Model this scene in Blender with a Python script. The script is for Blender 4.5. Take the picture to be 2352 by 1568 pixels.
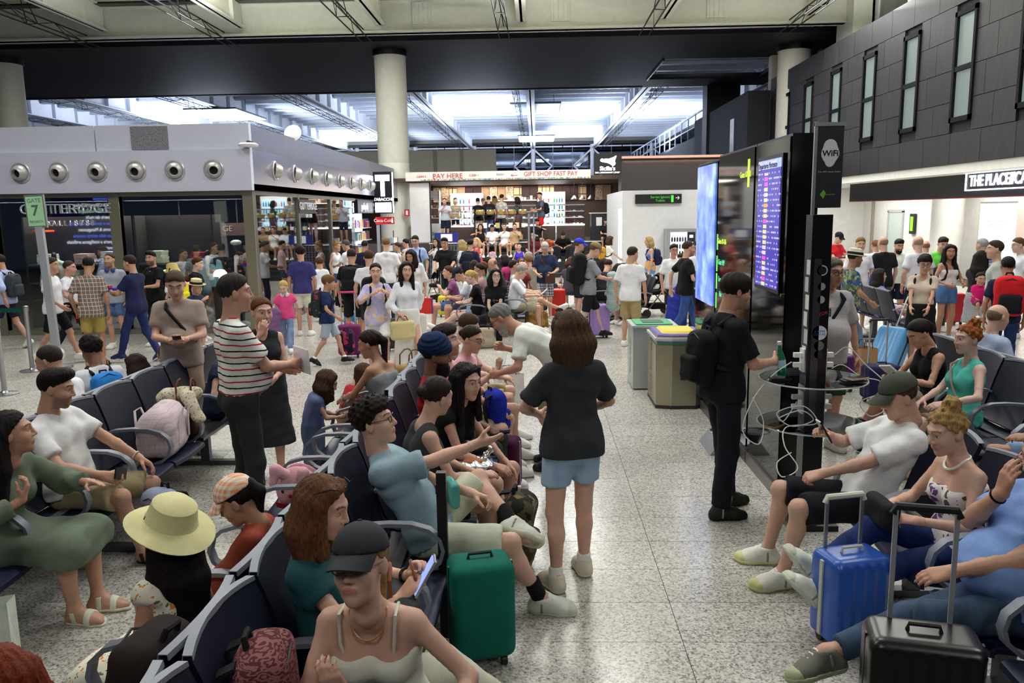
import bpy, math, random, time
import numpy as np
from mathutils import Matrix, Vector
T0 = time.time()
for o in list(bpy.data.objects): bpy.data.objects.remove(o)
SC = bpy.context.scene
COL = SC.collection
R = math.radians
A = np.array
# ---------------------------------------------------------------- camera
F = 1850.0; CH = 2.25
PITCH = math.atan(296/F); YAW = math.atan(60/F); ROLL = 0.015
fw = A([-math.sin(YAW)*math.cos(PITCH), math.cos(YAW)*math.cos(PITCH), -math.sin(PITCH)])
rt = A([math.cos(YAW), math.sin(YAW), 0.0]); up = np.cross(rt, fw)
rt, up = rt*math.cos(ROLL)-up*math.sin(ROLL), up*math.cos(ROLL)+rt*math.sin(ROLL)
CAM = A([0, 0, CH])
cd = bpy.data.cameras.new('camera'); cam = bpy.data.objects.new('camera', cd); COL.objects.link(cam)
cd.sensor_width = 36.0; cd.lens = F/2352*36; cd.clip_end = 400; cd.clip_start = 0.05
M = Matrix(((rt[0], up[0], -fw[0], 0), (rt[1], up[1], -fw[1], 0), (rt[2], up[2], -fw[2], CH), (0, 0, 0, 1)))
cam.matrix_world = M
SC.camera = cam
def ray(x, y): return fw+rt*((x-1176)/F)+up*((784-y)/F)
def G(x, y, z=0.0):
    d = ray(x, y); return CAM+d*((z-CH)/d[2])
def AY(x, y, Y):
    d = ray(x, y); return CAM+d*(Y/d[1])
def AX(x, y, X):
    d = ray(x, y); return CAM+d*(X/d[0])
# ---------------------------------------------------------------- world, lights, exposure
W = bpy.data.worlds.new('world'); SC.world = W; W.use_nodes = True
W.node_tree.nodes['Background'].inputs[0].default_value = (0.010, 0.014, 0.025, 1)
W.node_tree.nodes['Background'].inputs[1].default_value = 1.0
SC.view_settings.view_transform = 'Standard'; SC.view_settings.look = 'None'
SC.view_settings.gamma = 1.0; SC.view_settings.use_curve_mapping = False
SC.view_settings.exposure = 0.42
def area(name, loc, size, power, col=(1, 1, 1), rot=(0, 0, 0), spread=180):
    l = bpy.data.lights.new(name, 'AREA'); l.shape = 'RECTANGLE'; l.size, l.size_y = size
    l.energy = power; l.color = col; l.spread = R(spread)
    o = bpy.data.objects.new(name, l); COL.objects.link(o); o.location = loc; o.rotation_euler = rot
    return o
WARMN = (1.0, 0.99, 0.965)
for x, y, p_ in ((-8.0, 7.0, 330), (0.0, 7.5, 300), (8.0, 7.0, 330), (-8.0, 17.0, 420), (0.0, 17.0, 420), (7.0, 17.0, 420)):
    area('hall_lamp_and_fill_light', (x, y, 9.1), (4.5, 3.2), p_, WARMN)
for x in (-5, 5):
    area('hall_lamp_and_fill_light', (x, -4.5, 8.6), (4.5, 2.5), 160, WARMN, (R(38), 0, 0))  # unseen fill lights added behind the camera to brighten faces
for x, y in ((-10, 26), (0, 25.5), (7, 26)):
    area('hall_lamp_and_fill_light', (x, y, 8.3), (4.0, 2.0), 420, (0.96, 0.98, 1.0))
for x, y in ((-22, 56), (-4, 56), (7, 60), (-16, 76), (2, 76)):          # floodlights that wash the far roof
    area('roof_wash_light', (x, y, 6.4), (4, 3), 2700, (0.74, 0.82, 1.0), (R(178), 0, 0))
for x in (-9, 0, 9):            # unseen uplights added to brighten the near roof
    area('roof_fill_light', (x, 24, 7.6), (1.2, .6), 520, (1.0, 1.0, 0.93), (R(190), 0, 0))
# ---------------------------------------------------------------- mesh helpers
def tag(o, label=None, cat=None, group=None, kind=None):
    if label: o['label'] = label
    if cat: o['category'] = cat
    if group: o['group'] = group
    if kind: o['kind'] = kind
    return o
def empty(name, loc=(0, 0, 0), rz=0.0):
    o = bpy.data.objects.new(name, None); COL.objects.link(o); o.location = loc
    o.rotation_euler = (0, 0, rz); o.empty_display_size = .1
    return o
def obj(name, me, mat=None, parent=None, loc=None, rot=None):
    o = bpy.data.objects.new(name, me); COL.objects.link(o)
    if mat is not None:
        for m_ in (mat if isinstance(mat, (list, tuple)) else [mat]): me.materials.append(m_)
    if parent: o.parent = parent
    if loc is not None: o.location = loc
    if rot is not None: o.rotation_euler = rot
    return o
def npmesh(name, V, Q, smooth=True, colors=None, nv=4):
    me = bpy.data.meshes.new(name)
    V = np.asarray(V, np.float32); Q = np.asarray(Q, np.int32)
    me.vertices.add(len(V)); me.vertices.foreach_set('co', V.ravel())
    me.loops.add(Q.size); me.loops.foreach_set('vertex_index', Q.ravel())
    me.polygons.add(len(Q)); me.polygons.foreach_set('loop_start', np.arange(0, Q.size, nv, dtype=np.int32))
    me.update(calc_edges=True)
    me.polygons.foreach_set('use_smooth', np.full(len(Q), smooth)); 
    if colors is not None:
        at = me.color_attributes.new('Col', 'FLOAT_COLOR', 'POINT')
        c = np.ones((len(V), 4), np.float32); c[:, :3] = colors; at.data.foreach_set('color', c.ravel())
    return me
class MB:
    def __init__(s): s.v = []; s.f = []; s.mi = []; s.cur = 0
    def add(s, vs, fs):
        n = len(s.v); s.v += [tuple(float(c) for c in v) for v in vs]; s.f += [tuple(n+i for i in f) for f in fs]
        s.mi += [s.cur]*len(fs); return s
    def box(s, c, d, rz=0.0, Rm=None):
        x, y, z = d[0]/2, d[1]/2, d[2]/2
        vs = [(a*x, b*y, e*z) for a in (-1, 1) for b in (-1, 1) for e in (-1, 1)]
        if Rm is None and rz: Rm = Matrix.Rotation(rz, 3, 'Z')
        if Rm is not None: vs = [Rm @ Vector(v) for v in vs]
        vs = [(v[0]+c[0], v[1]+c[1], v[2]+c[2]) for v in vs]
        return s.add(vs, [(0, 1, 3, 2), (4, 6, 7, 5), (0, 4, 5, 1), (2, 3, 7, 6), (0, 2, 6, 4), (1, 5, 7, 3)])
    def bb(s, lo, hi):
        return s.box([(a+b)/2 for a, b in zip(lo, hi)], [abs(b-a) for a, b in zip(lo, hi)])
    def bar(s, a, b, w, h=None):      # square-section bar from a to b
        a = Vector(a); b = Vector(b); d = b-a; q = d.to_track_quat('Y', 'Z').to_matrix()
        return s.box((a+b)/2, (w, d.length, h or w), Rm=q)
    def tube(s, pts, r, n=8, closed=False, caps=True):
        P = [Vector(p) for p in pts]; m = len(P); rs = r if isinstance(r, (list, tuple)) else [r]*m
        t0 = (P[1]-P[0]).normalized(); u = t0.orthogonal().normalized(); rings = []
        for i in range(m):
            if closed: t = (P[(i+1) % m]-P[i-1])
            else: t = P[min(i+1, m-1)]-P[max(i-1, 0)]
            t = t.normalized() if t.length > 1e-9 else t0
            u = (u-t*u.dot(t)); u = u.normalized() if u.length > 1e-6 else t.orthogonal().normalized()
            w = t.cross(u)
            rings.append([P[i]+(u*math.cos(2*math.pi*k/n)+w*math.sin(2*math.pi*k/n))*rs[i] for k in range(n)])
        vs = [v for g_ in rings for v in g_]; fs = []
        for i in range(m if closed else m-1):
            j = (i+1) % m
            for k in range(n):
                k2 = (k+1) % n; fs.append((i*n+k, i*n+k2, j*n+k2, j*n+k))
        if caps and not closed: fs += [tuple(range(n))[::-1], tuple((m-1)*n+k for k in range(n))]
        return s.add(vs, fs)
    def lathe(s, prof, n=20, c=(0, 0, 0), sx=1.0, sy=1.0, Rm=None):
        vs = []; fs = []; m = len(prof)
        for r_, z in prof:
            for k in range(n):
                a = 2*math.pi*k/n; v = Vector((r_*math.cos(a)*sx, r_*math.sin(a)*sy, z))
                if Rm is not None: v = Rm @ v
                vs.append((v[0]+c[0], v[1]+c[1], v[2]+c[2]))
        for i in range(m-1):
            for k in range(n):
                k2 = (k+1) % n; fs.append((i*n+k, i*n+k2, (i+1)*n+k2, (i+1)*n+k))
        if prof[0][0] > 1e-6: fs.append(tuple(range(n))[::-1])
        if prof[-1][0] > 1e-6: fs.append(tuple((m-1)*n+k for k in range(n)))
        return s.add(vs, fs)
    def prism(s, poly, depth, Rm=None, c=(0, 0, 0)):   # polygon in xz-plane, extruded along y
        n = len(poly); vs = []
        for yy in (0, depth):
            for x, z in poly:
                v = Vector((x, yy, z)); v = Rm @ v if Rm is not None else v
                vs.append((v[0]+c[0], v[1]+c[1], v[2]+c[2]))
        fs = [tuple(range(n)), tuple(range(2*n-1, n-1, -1))]
        for k in range(n): fs.append((k, n+k, n+(k+1) % n, (k+1) % n))
        return s.add(vs, fs)
    def sheet(s, rows, thick=None):          # grid of points -> surface, optional solid
        m, n = len(rows), len(rows[0]); vs = [v for r_ in rows for v in r_]
        fs = [(i*n+j, i*n+j+1, (i+1)*n+j+1, (i+1)*n+j) for i in range(m-1) for j in range(n-1)]
        if thick is None: return s.add(vs, fs)
        P = np.array([[tuple(v) for v in r_] for r_ in rows], float)
        du = np.gradient(P, axis=0); dv = np.gradient(P, axis=1); N = np.cross(dv, du)
        N /= (np.linalg.norm(N, axis=2, keepdims=True)+1e-9)
        B = (P-N*thick).reshape(-1, 3); k = m*n
        vs = list(P.reshape(-1, 3))+list(B); fs2 = fs+[tuple(k+i for i in f[::-1]) for f in fs]
        e = [i*n for i in range(m)]; e2 = [i*n+n-1 for i in range(m)]
        for a, b in zip(e[:-1], e[1:]): fs2.append((a, b, k+b, k+a))
        for a, b in zip(e2[:-1], e2[1:]): fs2.append((b, a, k+a, k+b))
        for j in range(n-1):
            fs2.append((j+1, j, k+j, k+j+1)); q = (m-1)*n+j; fs2.append((q, q+1, k+q+1, k+q))
        return s.add(vs, fs2)
    def mesh(s, name, smooth=False):
        me = bpy.data.meshes.new(name); me.from_pydata(s.v, [], s.f); me.update()
        if any(s.mi): me.polygons.foreach_set('material_index', s.mi)
        if smooth:
            me.polygons.foreach_set('use_smooth', [True]*len(me.polygons))
            try: me.set_sharp_from_angle(angle=R(40))
            except Exception: pass
        return me
    def build(s, name, mat=None, parent=None, smooth=False, loc=None, rot=None):
        return obj(name, s.mesh(name, smooth), mat, parent, loc, rot)
def copy_tree(o, parent=None, loc=None, rz=None):
    c = o.copy(); COL.objects.link(c); c.parent = parent
    for ch in o.children: copy_tree(ch, c)
    if loc is not None: c.location = loc
    if rz is not None: c.rotation_euler[2] = rz
    return c
def text(body, size, mat, parent=None, loc=(0, 0, 0), rot=(0, 0, 0), ext=0.004, align='CENTER', name='lettering', sx=1.0, flip=False, bold=0.0, space=1.0):
    cu = bpy.data.curves.new(name, 'FONT'); cu.body = body; cu.size = size; cu.extrude = ext
    cu.align_x = align; cu.align_y = 'CENTER'; cu.offset = bold; cu.space_character = space; cu.resolution_u = 3
    o = bpy.data.objects.new(name, cu); COL.objects.link(o); o.data.materials.append(mat)
    dg = bpy.context.evaluated_depsgraph_get(); me = bpy.data.meshes.new_from_object(o.evaluated_get(dg))
    COL.objects.unlink(o); bpy.data.objects.remove(o)
    me.materials.clear()
    q = obj(name, me, mat, parent, loc, rot); q.scale = (-sx if flip else sx, 1, 1)
    return q
# ---------------------------------------------------------------- materials
MATS = {}
def nd(t, kind, **kw):
    n = t.nodes.new(kind)
    for k, v in kw.items(): setattr(n, k, v)
    return n
def lin(c):
    if isinstance(c, str):
        c = tuple(int(c[i:i+2], 16)/255 for i in (0, 2, 4))
    return tuple((x/12.92 if x <= .04045 else ((x+.055)/1.055)**2.4) for x in c[:3])
def base(name, rough=.5, metal=0., spec=.5):
    m = bpy.data.materials.new(name); m.use_nodes = True; t = m.node_tree
    b = t.nodes['Principled BSDF']; b.inputs['Roughness'].default_value = rough
    b.inputs['Metallic'].default_value = metal; b.inputs['Specular IOR Level'].default_value = spec
    return m, t, b
def objco(t, scale=(1, 1, 1), rot=(0, 0, 0), src='Object'):
    tc = nd(t, 'ShaderNodeTexCoord'); mp = nd(t, 'ShaderNodeMapping')
    mp.inputs['Scale'].default_value = scale; mp.inputs['Rotation'].default_value = rot
    t.links.new(tc.outputs[src], mp.inputs[0]); return mp.outputs[0]
def noise(t, co, scale, detail=3., rough=.55, out=0):
    n = nd(t, 'ShaderNodeTexNoise'); n.inputs['Scale'].default_value = scale
    n.inputs['Detail'].default_value = detail; n.inputs['Roughness'].default_value = rough
    t.links.new(co, n.inputs['Vector']); return n.outputs[out]
def ramp(t, fac, stops, interp='LINEAR'):
    r_ = nd(t, 'ShaderNodeValToRGB'); r_.color_ramp.interpolation = interp; e = r_.color_ramp.elements
    while len(e) < len(stops): e.new(0.5)
    for i, (p, c) in enumerate(stops): e[i].position = p; e[i].color = (*c, 1)
    t.links.new(fac, r_.inputs[0]); return r_.outputs[0]
def math_(t, op, a, b=None, c=None):
    n = nd(t, 'ShaderNodeMath', operation=op)
    for i, v in enumerate((a, b, c)):
        if v is None: continue
        if isinstance(v, (int, float)): n.inputs[i].default_value = v
        else: t.links.new(v, n.inputs[i])
    return n.outputs[0]
def mixc(t, fac, a, b, mode='MIX'):
    n = nd(t, 'ShaderNodeMix', data_type='RGBA', blend_type=mode)
    for i, v in ((0, fac), (6, a), (7, b)):
        if isinstance(v, (int, float)): n.inputs[i].default_value = v
        elif isinstance(v, tuple): n.inputs[i].default_value = (*v[:3], 1)
        else: t.links.new(v, n.inputs[i])
    return n.outputs[2]
def bump(t, b, h, strength=.3, dist=.01):
    n = nd(t, 'ShaderNodeBump'); n.inputs['Strength'].default_value = strength; n.inputs['Distance'].default_value = dist
    t.links.new(h, n.inputs['Height']); t.links.new(n.outputs[0], b.inputs['Normal'])
def sepxyz(t, co):
    n = nd(t, 'ShaderNodeSeparateXYZ'); t.links.new(co, n.inputs[0]); return n.outputs
def plain(c, rough=.5, metal=0., spec=.5, var=.045, vs=6.):
    key = ('p', c, rough, metal, spec, var)
    if key in MATS: return MATS[key]
    m, t, b = base('surface', rough, metal, spec); l = lin(c)
    co = objco(t); n = noise(t, co, vs, 4.)
    col = ramp(t, n, [(.3, tuple(x*(1-var) for x in l)), (.7, tuple(min(1, x*(1+var)) for x in l))])
    t.links.new(col, b.inputs['Base Color']); MATS[key] = m; return m
def emit(c, s=1.):
    key = ('e', c, s)
    if key in MATS: return MATS[key]
    m, t, b = base('glow'); l = lin(c)
    b.inputs['Base Color'].default_value = (*[x*.2 for x in l], 1)
    b.inputs['Emission Color'].default_value = (*l, 1); b.inputs['Emission Strength'].default_value = s
    MATS[key] = m; return m
def glass(tint=(1, 1, 1), refl=.12, rough=.02):
    key = ('g', tint, refl, rough)
    if key in MATS: return MATS[key]
    m, t, b = base('glass'); t.nodes.remove(b)
    tr = nd(t, 'ShaderNodeBsdfTransparent'); tr.inputs[0].default_value = (*tint, 1)
    gl = nd(t, 'ShaderNodeBsdfGlossy'); gl.inputs['Roughness'].default_value = rough
    gl.inputs[0].default_value = (.95, .97, 1, 1)
    lw = nd(t, 'ShaderNodeLayerWeight'); lw.inputs[0].default_value = .25
    f = math_(t, 'MULTIPLY_ADD', lw.outputs['Fresnel'], 1.0, refl)
    mx = nd(t, 'ShaderNodeMixShader'); t.links.new(f, mx.inputs[0]); t.links.new(tr.outputs[0], mx.inputs[1]); t.links.new(gl.outputs[0], mx.inputs[2])
    t.links.new(mx.outputs[0], t.nodes['Material Output'].inputs[0]); MATS[key] = m; return m
def hair_mat(c):
    key = ('h', c)
    if key in MATS: return MATS[key]
    m, t, b = base('hair', .6, 0, .18); l = lin(c)
    n = noise(t, objco(t, (30, 30, 5)), 6., 4., .65)
    col = ramp(t, n, [(.3, tuple(x*.5 for x in l)), (.72, tuple(min(1, x*1.7+.004) for x in l))])
    t.links.new(col, b.inputs['Base Color']); bump(t, b, n, .55, .01); MATS[key] = m; return m
def skin_mat():
    if 'skin' in MATS: return MATS['skin']
    m, t, b = base('skin', .48, 0, .4); at = nd(t, 'ShaderNodeAttribute', attribute_name='Col')
    n = noise(t, objco(t), 22., 3.)
    col = mixc(t, 1.0, at.outputs['Color'], ramp(t, n, [(.3, (.9, .88, .87)), (.7, (1., 1., 1.))]), 'MULTIPLY')
    t.links.new(col, b.inputs['Base Color']); MATS['skin'] = m; return m
def cloth(c, pat=None, c2='202020', c3='ffffff', s=1., rough=.85):
    key = ('c', c, pat, c2, c3, s, rough)
    if key in MATS: return MATS[key]
    m, t, b = base('cloth', rough, 0, .25); l, l2, l3 = lin(c), lin(c2), lin(c3)
    co = objco(t); wv = noise(t, co, 7., 4., .6); fine = noise(t, co, 160., 2.)
    col = None
    if pat is None: col = ramp(t, wv, [(.3, tuple(x*.86 for x in l)), (.7, tuple(min(1, x*1.1) for x in l))])
    elif pat == 'denim':
        n2 = noise(t, objco(t, (1, 1, .35)), 9., 4., .65)
        col = ramp(t, n2, [(.3, l2), (.68, l)])
    elif pat in ('stripes', 'hstripes'):
        x, y, z = sepxyz(t, co); zz = math_(t, 'ADD', z, math_(t, 'MULTIPLY', wv, .02))
        fr = math_(t, 'FRACT', math_(t, 'MULTIPLY', zz, s))
        col = ramp(t, fr, [(0, l2), (.11, l), (.5, l3), (.61, l)], 'CONSTANT')
    elif pat == 'vstripes':
        x, y, z = sepxyz(t, co); fr = math_(t, 'FRACT', math_(t, 'MULTIPLY', x, s))
        col = ramp(t, fr, [(0, l2), (.35, l)], 'CONSTANT')
    elif pat in ('check', 'gingham', 'plaid'):
        x, y, z = sepxyz(t, co); w = .12 if pat == 'check' else .5
        fx = math_(t, 'LESS_THAN', math_(t, 'FRACT', math_(t, 'MULTIPLY', math_(t, 'ADD', x, math_(t, 'MULTIPLY', y, .9)), s)), w)
        fz = math_(t, 'LESS_THAN', math_(t, 'FRACT', math_(t, 'MULTIPLY', z, s)), w)
        if pat == 'check': fac = math_(t, 'MAXIMUM', fx, fz); col = mixc(t, fac, l, l2)
        else:
            fac = math_(t, 'MULTIPLY', math_(t, 'ADD', fx, fz), .5); col = mixc(t, fac, l, l2)
    elif pat in ('floral', 'camo', 'splash', 'dots', 'zebra'):
        if pat == 'zebra':
            n2 = noise(t, objco(t, (1, 1, 3)), 14.*s, 2.); col = ramp(t, math_(t, 'FRACT', math_(t, 'MULTIPLY', n2, 7.)), [(0, l2), (.5, l)], 'CONSTANT')
        else:
            v = nd(t, 'ShaderNodeTexVoronoi'); v.inputs['Scale'].default_value = 16*s
            wob = mixc(t, .12 if pat != 'dots' else .0, co, noise(t, co, 12*s, 2., .5, 1)); t.links.new(wob, v.inputs['Vector'])
            if pat == 'dots': col = ramp(t, v.outputs['Distance'], [(0, l2), (.28, l)], 'CONSTANT')
            elif pat == 'floral':
                hue = sepxyz(t, v.outputs['Color'])[0]
                blob = math_(t, 'LESS_THAN', v.outputs['Distance'], .42)
                fl = ramp(t, hue, [(0, l2), (.45, l3), (.75, l)], 'CONSTANT'); col = mixc(t, blob, l, fl)
            else: col = ramp(t, sepxyz(t, v.outputs['Color'])[0], [(0, l), (.35, l2), (.68, l3)], 'CONSTANT')
    t.links.new(col, b.inputs['Base Color'])
    h = math_(t, 'ADD', wv, math_(t, 'MULTIPLY', fine, .06)); bump(t, b, h, .32, .02)
    MATS[key] = m; return m
# ---------------------------------------------------------------- signed-distance shapes meshed with surface nets
def cone(a, b, ra, rb=None, k=.03, cuts=()): return ('c', A(a, float), A(b, float), ra, ra if rb is None else rb, k, cuts)
def ell(c, r, Rm=None, k=.03, cuts=(), sub=False): return ('s' if sub else 'e', A(c, float), A(r, float), None if Rm is None else A(Rm), k, cuts)
def rbx(c, h, r, Rm=None, k=.01, cuts=()): return ('b', A(c, float), A(h, float), r, None if Rm is None else A(Rm), k, cuts)
def sdf_mesh(prims, vx, disp=None, pad=0.0, gcuts=()):
    los, his, bx = [], [], []
    for p in prims:
        if p[0] == 'c':
            rm = max(p[3], p[4])+pad; lo = np.minimum(p[1], p[2])-rm; hi = np.maximum(p[1], p[2])+rm; k = p[5]
        elif p[0] == 'b':
            rm = np.linalg.norm(p[2])+pad if p[4] is not None else p[2]+pad; lo = p[1]-rm; hi = p[1]+rm; k = p[5]
        else:
            rm = p[2].max()+pad if p[3] is not None else p[2]+pad; lo = p[1]-rm; hi = p[1]+rm; k = p[4]
        bx.append((lo, hi, k))
        if p[0] != 's': los.append(lo); his.append(hi)
    lo = np.min(los, 0)-2.5*vx; hi = np.max(his, 0)+2.5*vx
    n = np.ceil((hi-lo)/vx).astype(int)+1
    f = np.full(n, .12, np.float32)
    ax = [(lo[i]+vx*np.arange(n[i])).astype(np.float32) for i in range(3)]
    for p, (plo, phi, k) in zip(prims, bx):
        m = k+2*vx
        i0 = np.clip(np.floor((plo-m-lo)/vx).astype(int), 0, n); i1 = np.clip(np.ceil((phi+m-lo)/vx).astype(int)+1, 0, n)
        if (i1 <= i0).any(): continue
        sl = tuple(slice(i0[i], i1[i]) for i in range(3))
        X = ax[0][sl[0]][:, None, None]; Y = ax[1][sl[1]][None, :, None]; Z = ax[2][sl[2]][None, None, :]
        if p[0] == 'c':
            a, b = p[1], p[2]; ba = b-a; L = float(ba@ba)
            dx, dy, dz = X-a[0], Y-a[1], Z-a[2]
            h = np.clip((dx*ba[0]+dy*ba[1]+dz*ba[2])/L, 0, 1) if L > 1e-10 else np.zeros((1, 1, 1), np.float32)
            d = np.sqrt((dx-h*ba[0])**2+(dy-h*ba[1])**2+(dz-h*ba[2])**2)-(p[3]+h*(p[4]-p[3]))-pad
        else:
            dx, dy, dz = X-p[1][0], Y-p[1][1], Z-p[1][2]
            Rm = p[4] if p[0] == 'b' else p[3]
            if Rm is not None:
                q = [dx*Rm[0][i]+dy*Rm[1][i]+dz*Rm[2][i] for i in range(3)]; dx, dy, dz = q
            if p[0] == 'b':
                h = p[2]-p[3]; qx, qy, qz = np.abs(dx)-h[0], np.abs(dy)-h[1], np.abs(dz)-h[2]
                d = np.sqrt(np.maximum(qx, 0)**2+np.maximum(qy, 0)**2+np.maximum(qz, 0)**2)+np.minimum(np.maximum(qx, np.maximum(qy, qz)), 0)-p[3]-pad
            else:
                r = p[2]; k0 = np.sqrt((dx/r[0])**2+(dy/r[1])**2+(dz/r[2])**2); k1 = np.sqrt((dx/r[0]**2)**2+(dy/r[1]**2)**2+(dz/r[2]**2)**2)+1e-6
                d = k0*(k0-1)/k1-(0 if p[0] == 's' else pad)
        for (c0, nn) in p[-1]:
            d = np.maximum(d, (X-c0[0])*nn[0]+(Y-c0[1])*nn[1]+(Z-c0[2])*nn[2])
        g = f[sl]
        if p[0] == 's':
            h = np.maximum(k-np.abs(g+d), 0)/k; f[sl] = np.maximum(g, -d)+h*h*k*.25
        else:
            h = np.maximum(k-np.abs(g-d), 0)/k; f[sl] = np.minimum(g, d)-h*h*k*.25
    if disp is not None: f += disp(ax[0][:, None, None], ax[1][None, :, None], ax[2][None, None, :])
    for (c0, nn) in gcuts:
        f = np.maximum(f, (ax[0][:, None, None]-c0[0])*nn[0]+(ax[1][None, :, None]-c0[1])*nn[1]+(ax[2][None, None, :]-c0[2])*nn[2])
    return snets(f, lo, vx)
def snets(f, lo, vx):
    f[0] = f[-1] = .1; f[:, 0] = f[:, -1] = .1; f[:, :, 0] = f[:, :, -1] = .1
    ins = f < 0; nx, ny, nz = f.shape
    cnt = np.zeros((nx-1, ny-1, nz-1), np.int8)
    for i in (0, 1):
        for j in (0, 1):
            for k in (0, 1): cnt += ins[i:nx-1+i, j:ny-1+j, k:nz-1+k]
    cells = np.argwhere((cnt > 0) & (cnt < 8))
    idx = np.full(cnt.shape, -1, np.int32); idx[tuple(cells.T)] = np.arange(len(cells))
    acc = np.zeros((len(cells), 3), np.float32); num = np.zeros(len(cells), np.float32)
    for axis in range(3):
        for u in (0, 1):
            for v in (0, 1):
                o = [0, 0, 0]; ot = [i for i in range(3) if i != axis]; o[ot[0]] = u; o[ot[1]] = v
                c0 = cells+A(o); e = [0, 0, 0]; e[axis] = 1; c1 = c0+A(e)
                a = f[tuple(c0.T)]; b = f[tuple(c1.T)]; cr = (a < 0) != (b < 0)
                t = np.where(cr, a/np.where(cr, a-b, 1), 0)
                pt = A(o, dtype=np.float32)[None, :].repeat(len(cells), 0); pt[:, axis] = t
                acc += pt*cr[:, None]; num += cr
    V = lo+(cells+acc/np.maximum(num, 1)[:, None])*vx
    Q = []
    for axis in range(3):
        ot = [i for i in range(3) if i != axis]
        s0 = [slice(None)]*3; s1 = [slice(None)]*3; s0[axis] = slice(0, -1); s1[axis] = slice(1, None)
        a = ins[tuple(s0)]; b = ins[tuple(s1)]
        E_ = np.argwhere(a != b)
        if not len(E_): continue
        E_ = E_[(E_[:, ot[0]] > 0) & (E_[:, ot[1]] > 0)]
        e0 = np.zeros(3, int); e1 = np.zeros(3, int); e0[ot[0]] = 1; e1[ot[1]] = 1
        q = np.stack([idx[tuple((E_-e0-e1).T)], idx[tuple((E_-e1).T)], idx[tuple(E_.T)], idx[tuple((E_-e0).T)]], 1)
        fl = a[tuple(E_.T)]
        if axis == 1: fl = ~fl
        q[~fl] = q[~fl][:, ::-1]; Q.append(q)
    Q = np.concatenate(Q) if Q else np.zeros((0, 4), np.int32)
    return V, Q[(Q >= 0).all(1)]
def soft(name, prims, vx, mat, parent, disp=None, pad=0., gcuts=(), loc=None, rot=None):
    V, Q = sdf_mesh(prims, vx, disp, pad, gcuts)
    return obj(name, npmesh(name, V, Q), mat, parent, loc, rot)
def folds(amp, ph=0.0, w=1.0):
    def d(X, Y, Z):
        return (amp*(np.sin(X*38*w+Z*31*w+ph)+np.sin(Y*45*w-Z*22*w+X*13*w+ph*2)+.7*np.sin(Z*64*w+X*21*w-Y*24*w+ph))/2.2).astype(np.float32)
    return d
def rotm(yaw=0, pitch=0, roll=0):      # yaw left, pitch forward/down, roll to the right (degrees)
    y, p, r = R(yaw), R(-pitch), R(roll)
    Rz = A([[math.cos(y), -math.sin(y), 0], [math.sin(y), math.cos(y), 0], [0, 0, 1]])
    Rx = A([[1, 0, 0], [0, math.cos(p), -math.sin(p)], [0, math.sin(p), math.cos(p)]])
    Ry = A([[math.cos(r), 0, math.sin(r)], [0, 1, 0], [-math.sin(r), 0, math.cos(r)]])
    return Rz@Rx@Ry
def unit(v): v = A(v, float); return v/(np.linalg.norm(v)+1e-9)
def ik(a, t, l1, l2, pole):
    d = t-a; L = np.linalg.norm(d); u = d/(L+1e-9); L = min(max(L, abs(l1-l2)+.03), .998*(l1+l2))
    c = (l1*l1+L*L-l2*l2)/(2*l1*L); c = max(-1, min(1, c)); p = A(pole, float); p = p-u*(p@u); p = unit(p)
    return a+u*l1*c+p*l1*math.sqrt(1-c*c), a+u*L
VX = {0: (.0165, .0053, .0064), 1: (.0280, .0103, .0130), 2: (.043, .0185, .021)}
HEADS = {}
def head_mesh(fem, lod):
    if (fem, lod) in HEADS: return HEADS[(fem, lod)]
    j = .9 if fem else 1.0
    P = [ell((0, -.014, .030), (.074, .093, .083)), ell((0, .026, -.030), (.061*(.97 if fem else 1), .064, .082), k=.03),
         ell((0, .038, -.080), (.049*j, .045, .036), k=.03), ell((0, .070, -.104*(.98 if fem else 1)), (.021*j, .019, .017), k=.025),
         cone((0, -.02, -.05), (0, -.03, -.16), .055*j, .054*j, k=.03)]
    for s in (-1, 1):
        P += [ell((s*.036, .055, -.030), (.026, .026, .026), k=.03), cone((s*.012, .082, .030), (s*.046, .066, .030), .011, .009, k=.018)]
    for s in (-1, 1): P.append(ell((s*.031, .094, .006), (.019, .016, .0125), k=.012, sub=True))
    P += [cone((0, .088, .014), (0, .107, -.026), .008, .0115*j, k=.012), ell((0, .086, -.062), (.024, .012, .011), k=.012)]
    for s in (-1, 1):
        P += [ell((s*.011, .095, -.031), (.009, .010, .008), k=.008), ell((s*.031, .0725, .006), (.0135,)*3, k=.002),
              cone((s*.018, .083, .0165), (s*.046, .074, .013), .0035, .003, k=.006),
              ell((s*.077, -.008, -.008), (.009, .020, .031), rotm(s*18, 0, 0), k=.008)]
    P += [cone((-.017, .087, -.0565), (.017, .087, -.0565), .0042, k=.008), cone((-.014, .0865, -.0685), (.014, .0865, -.0685), .0052, k=.008),
          cone((0, .093, -.0565), (0, .092, -.057), .0035, k=.008)]
    P.append(('s', A((0, .1015, -.0624)), A((.026, .008, .0022)), None, .004, ()))
    V, Q = sdf_mesh(P, VX[lod][1]); HEADS[(fem, lod)] = (V, Q); return V, Q
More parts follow.
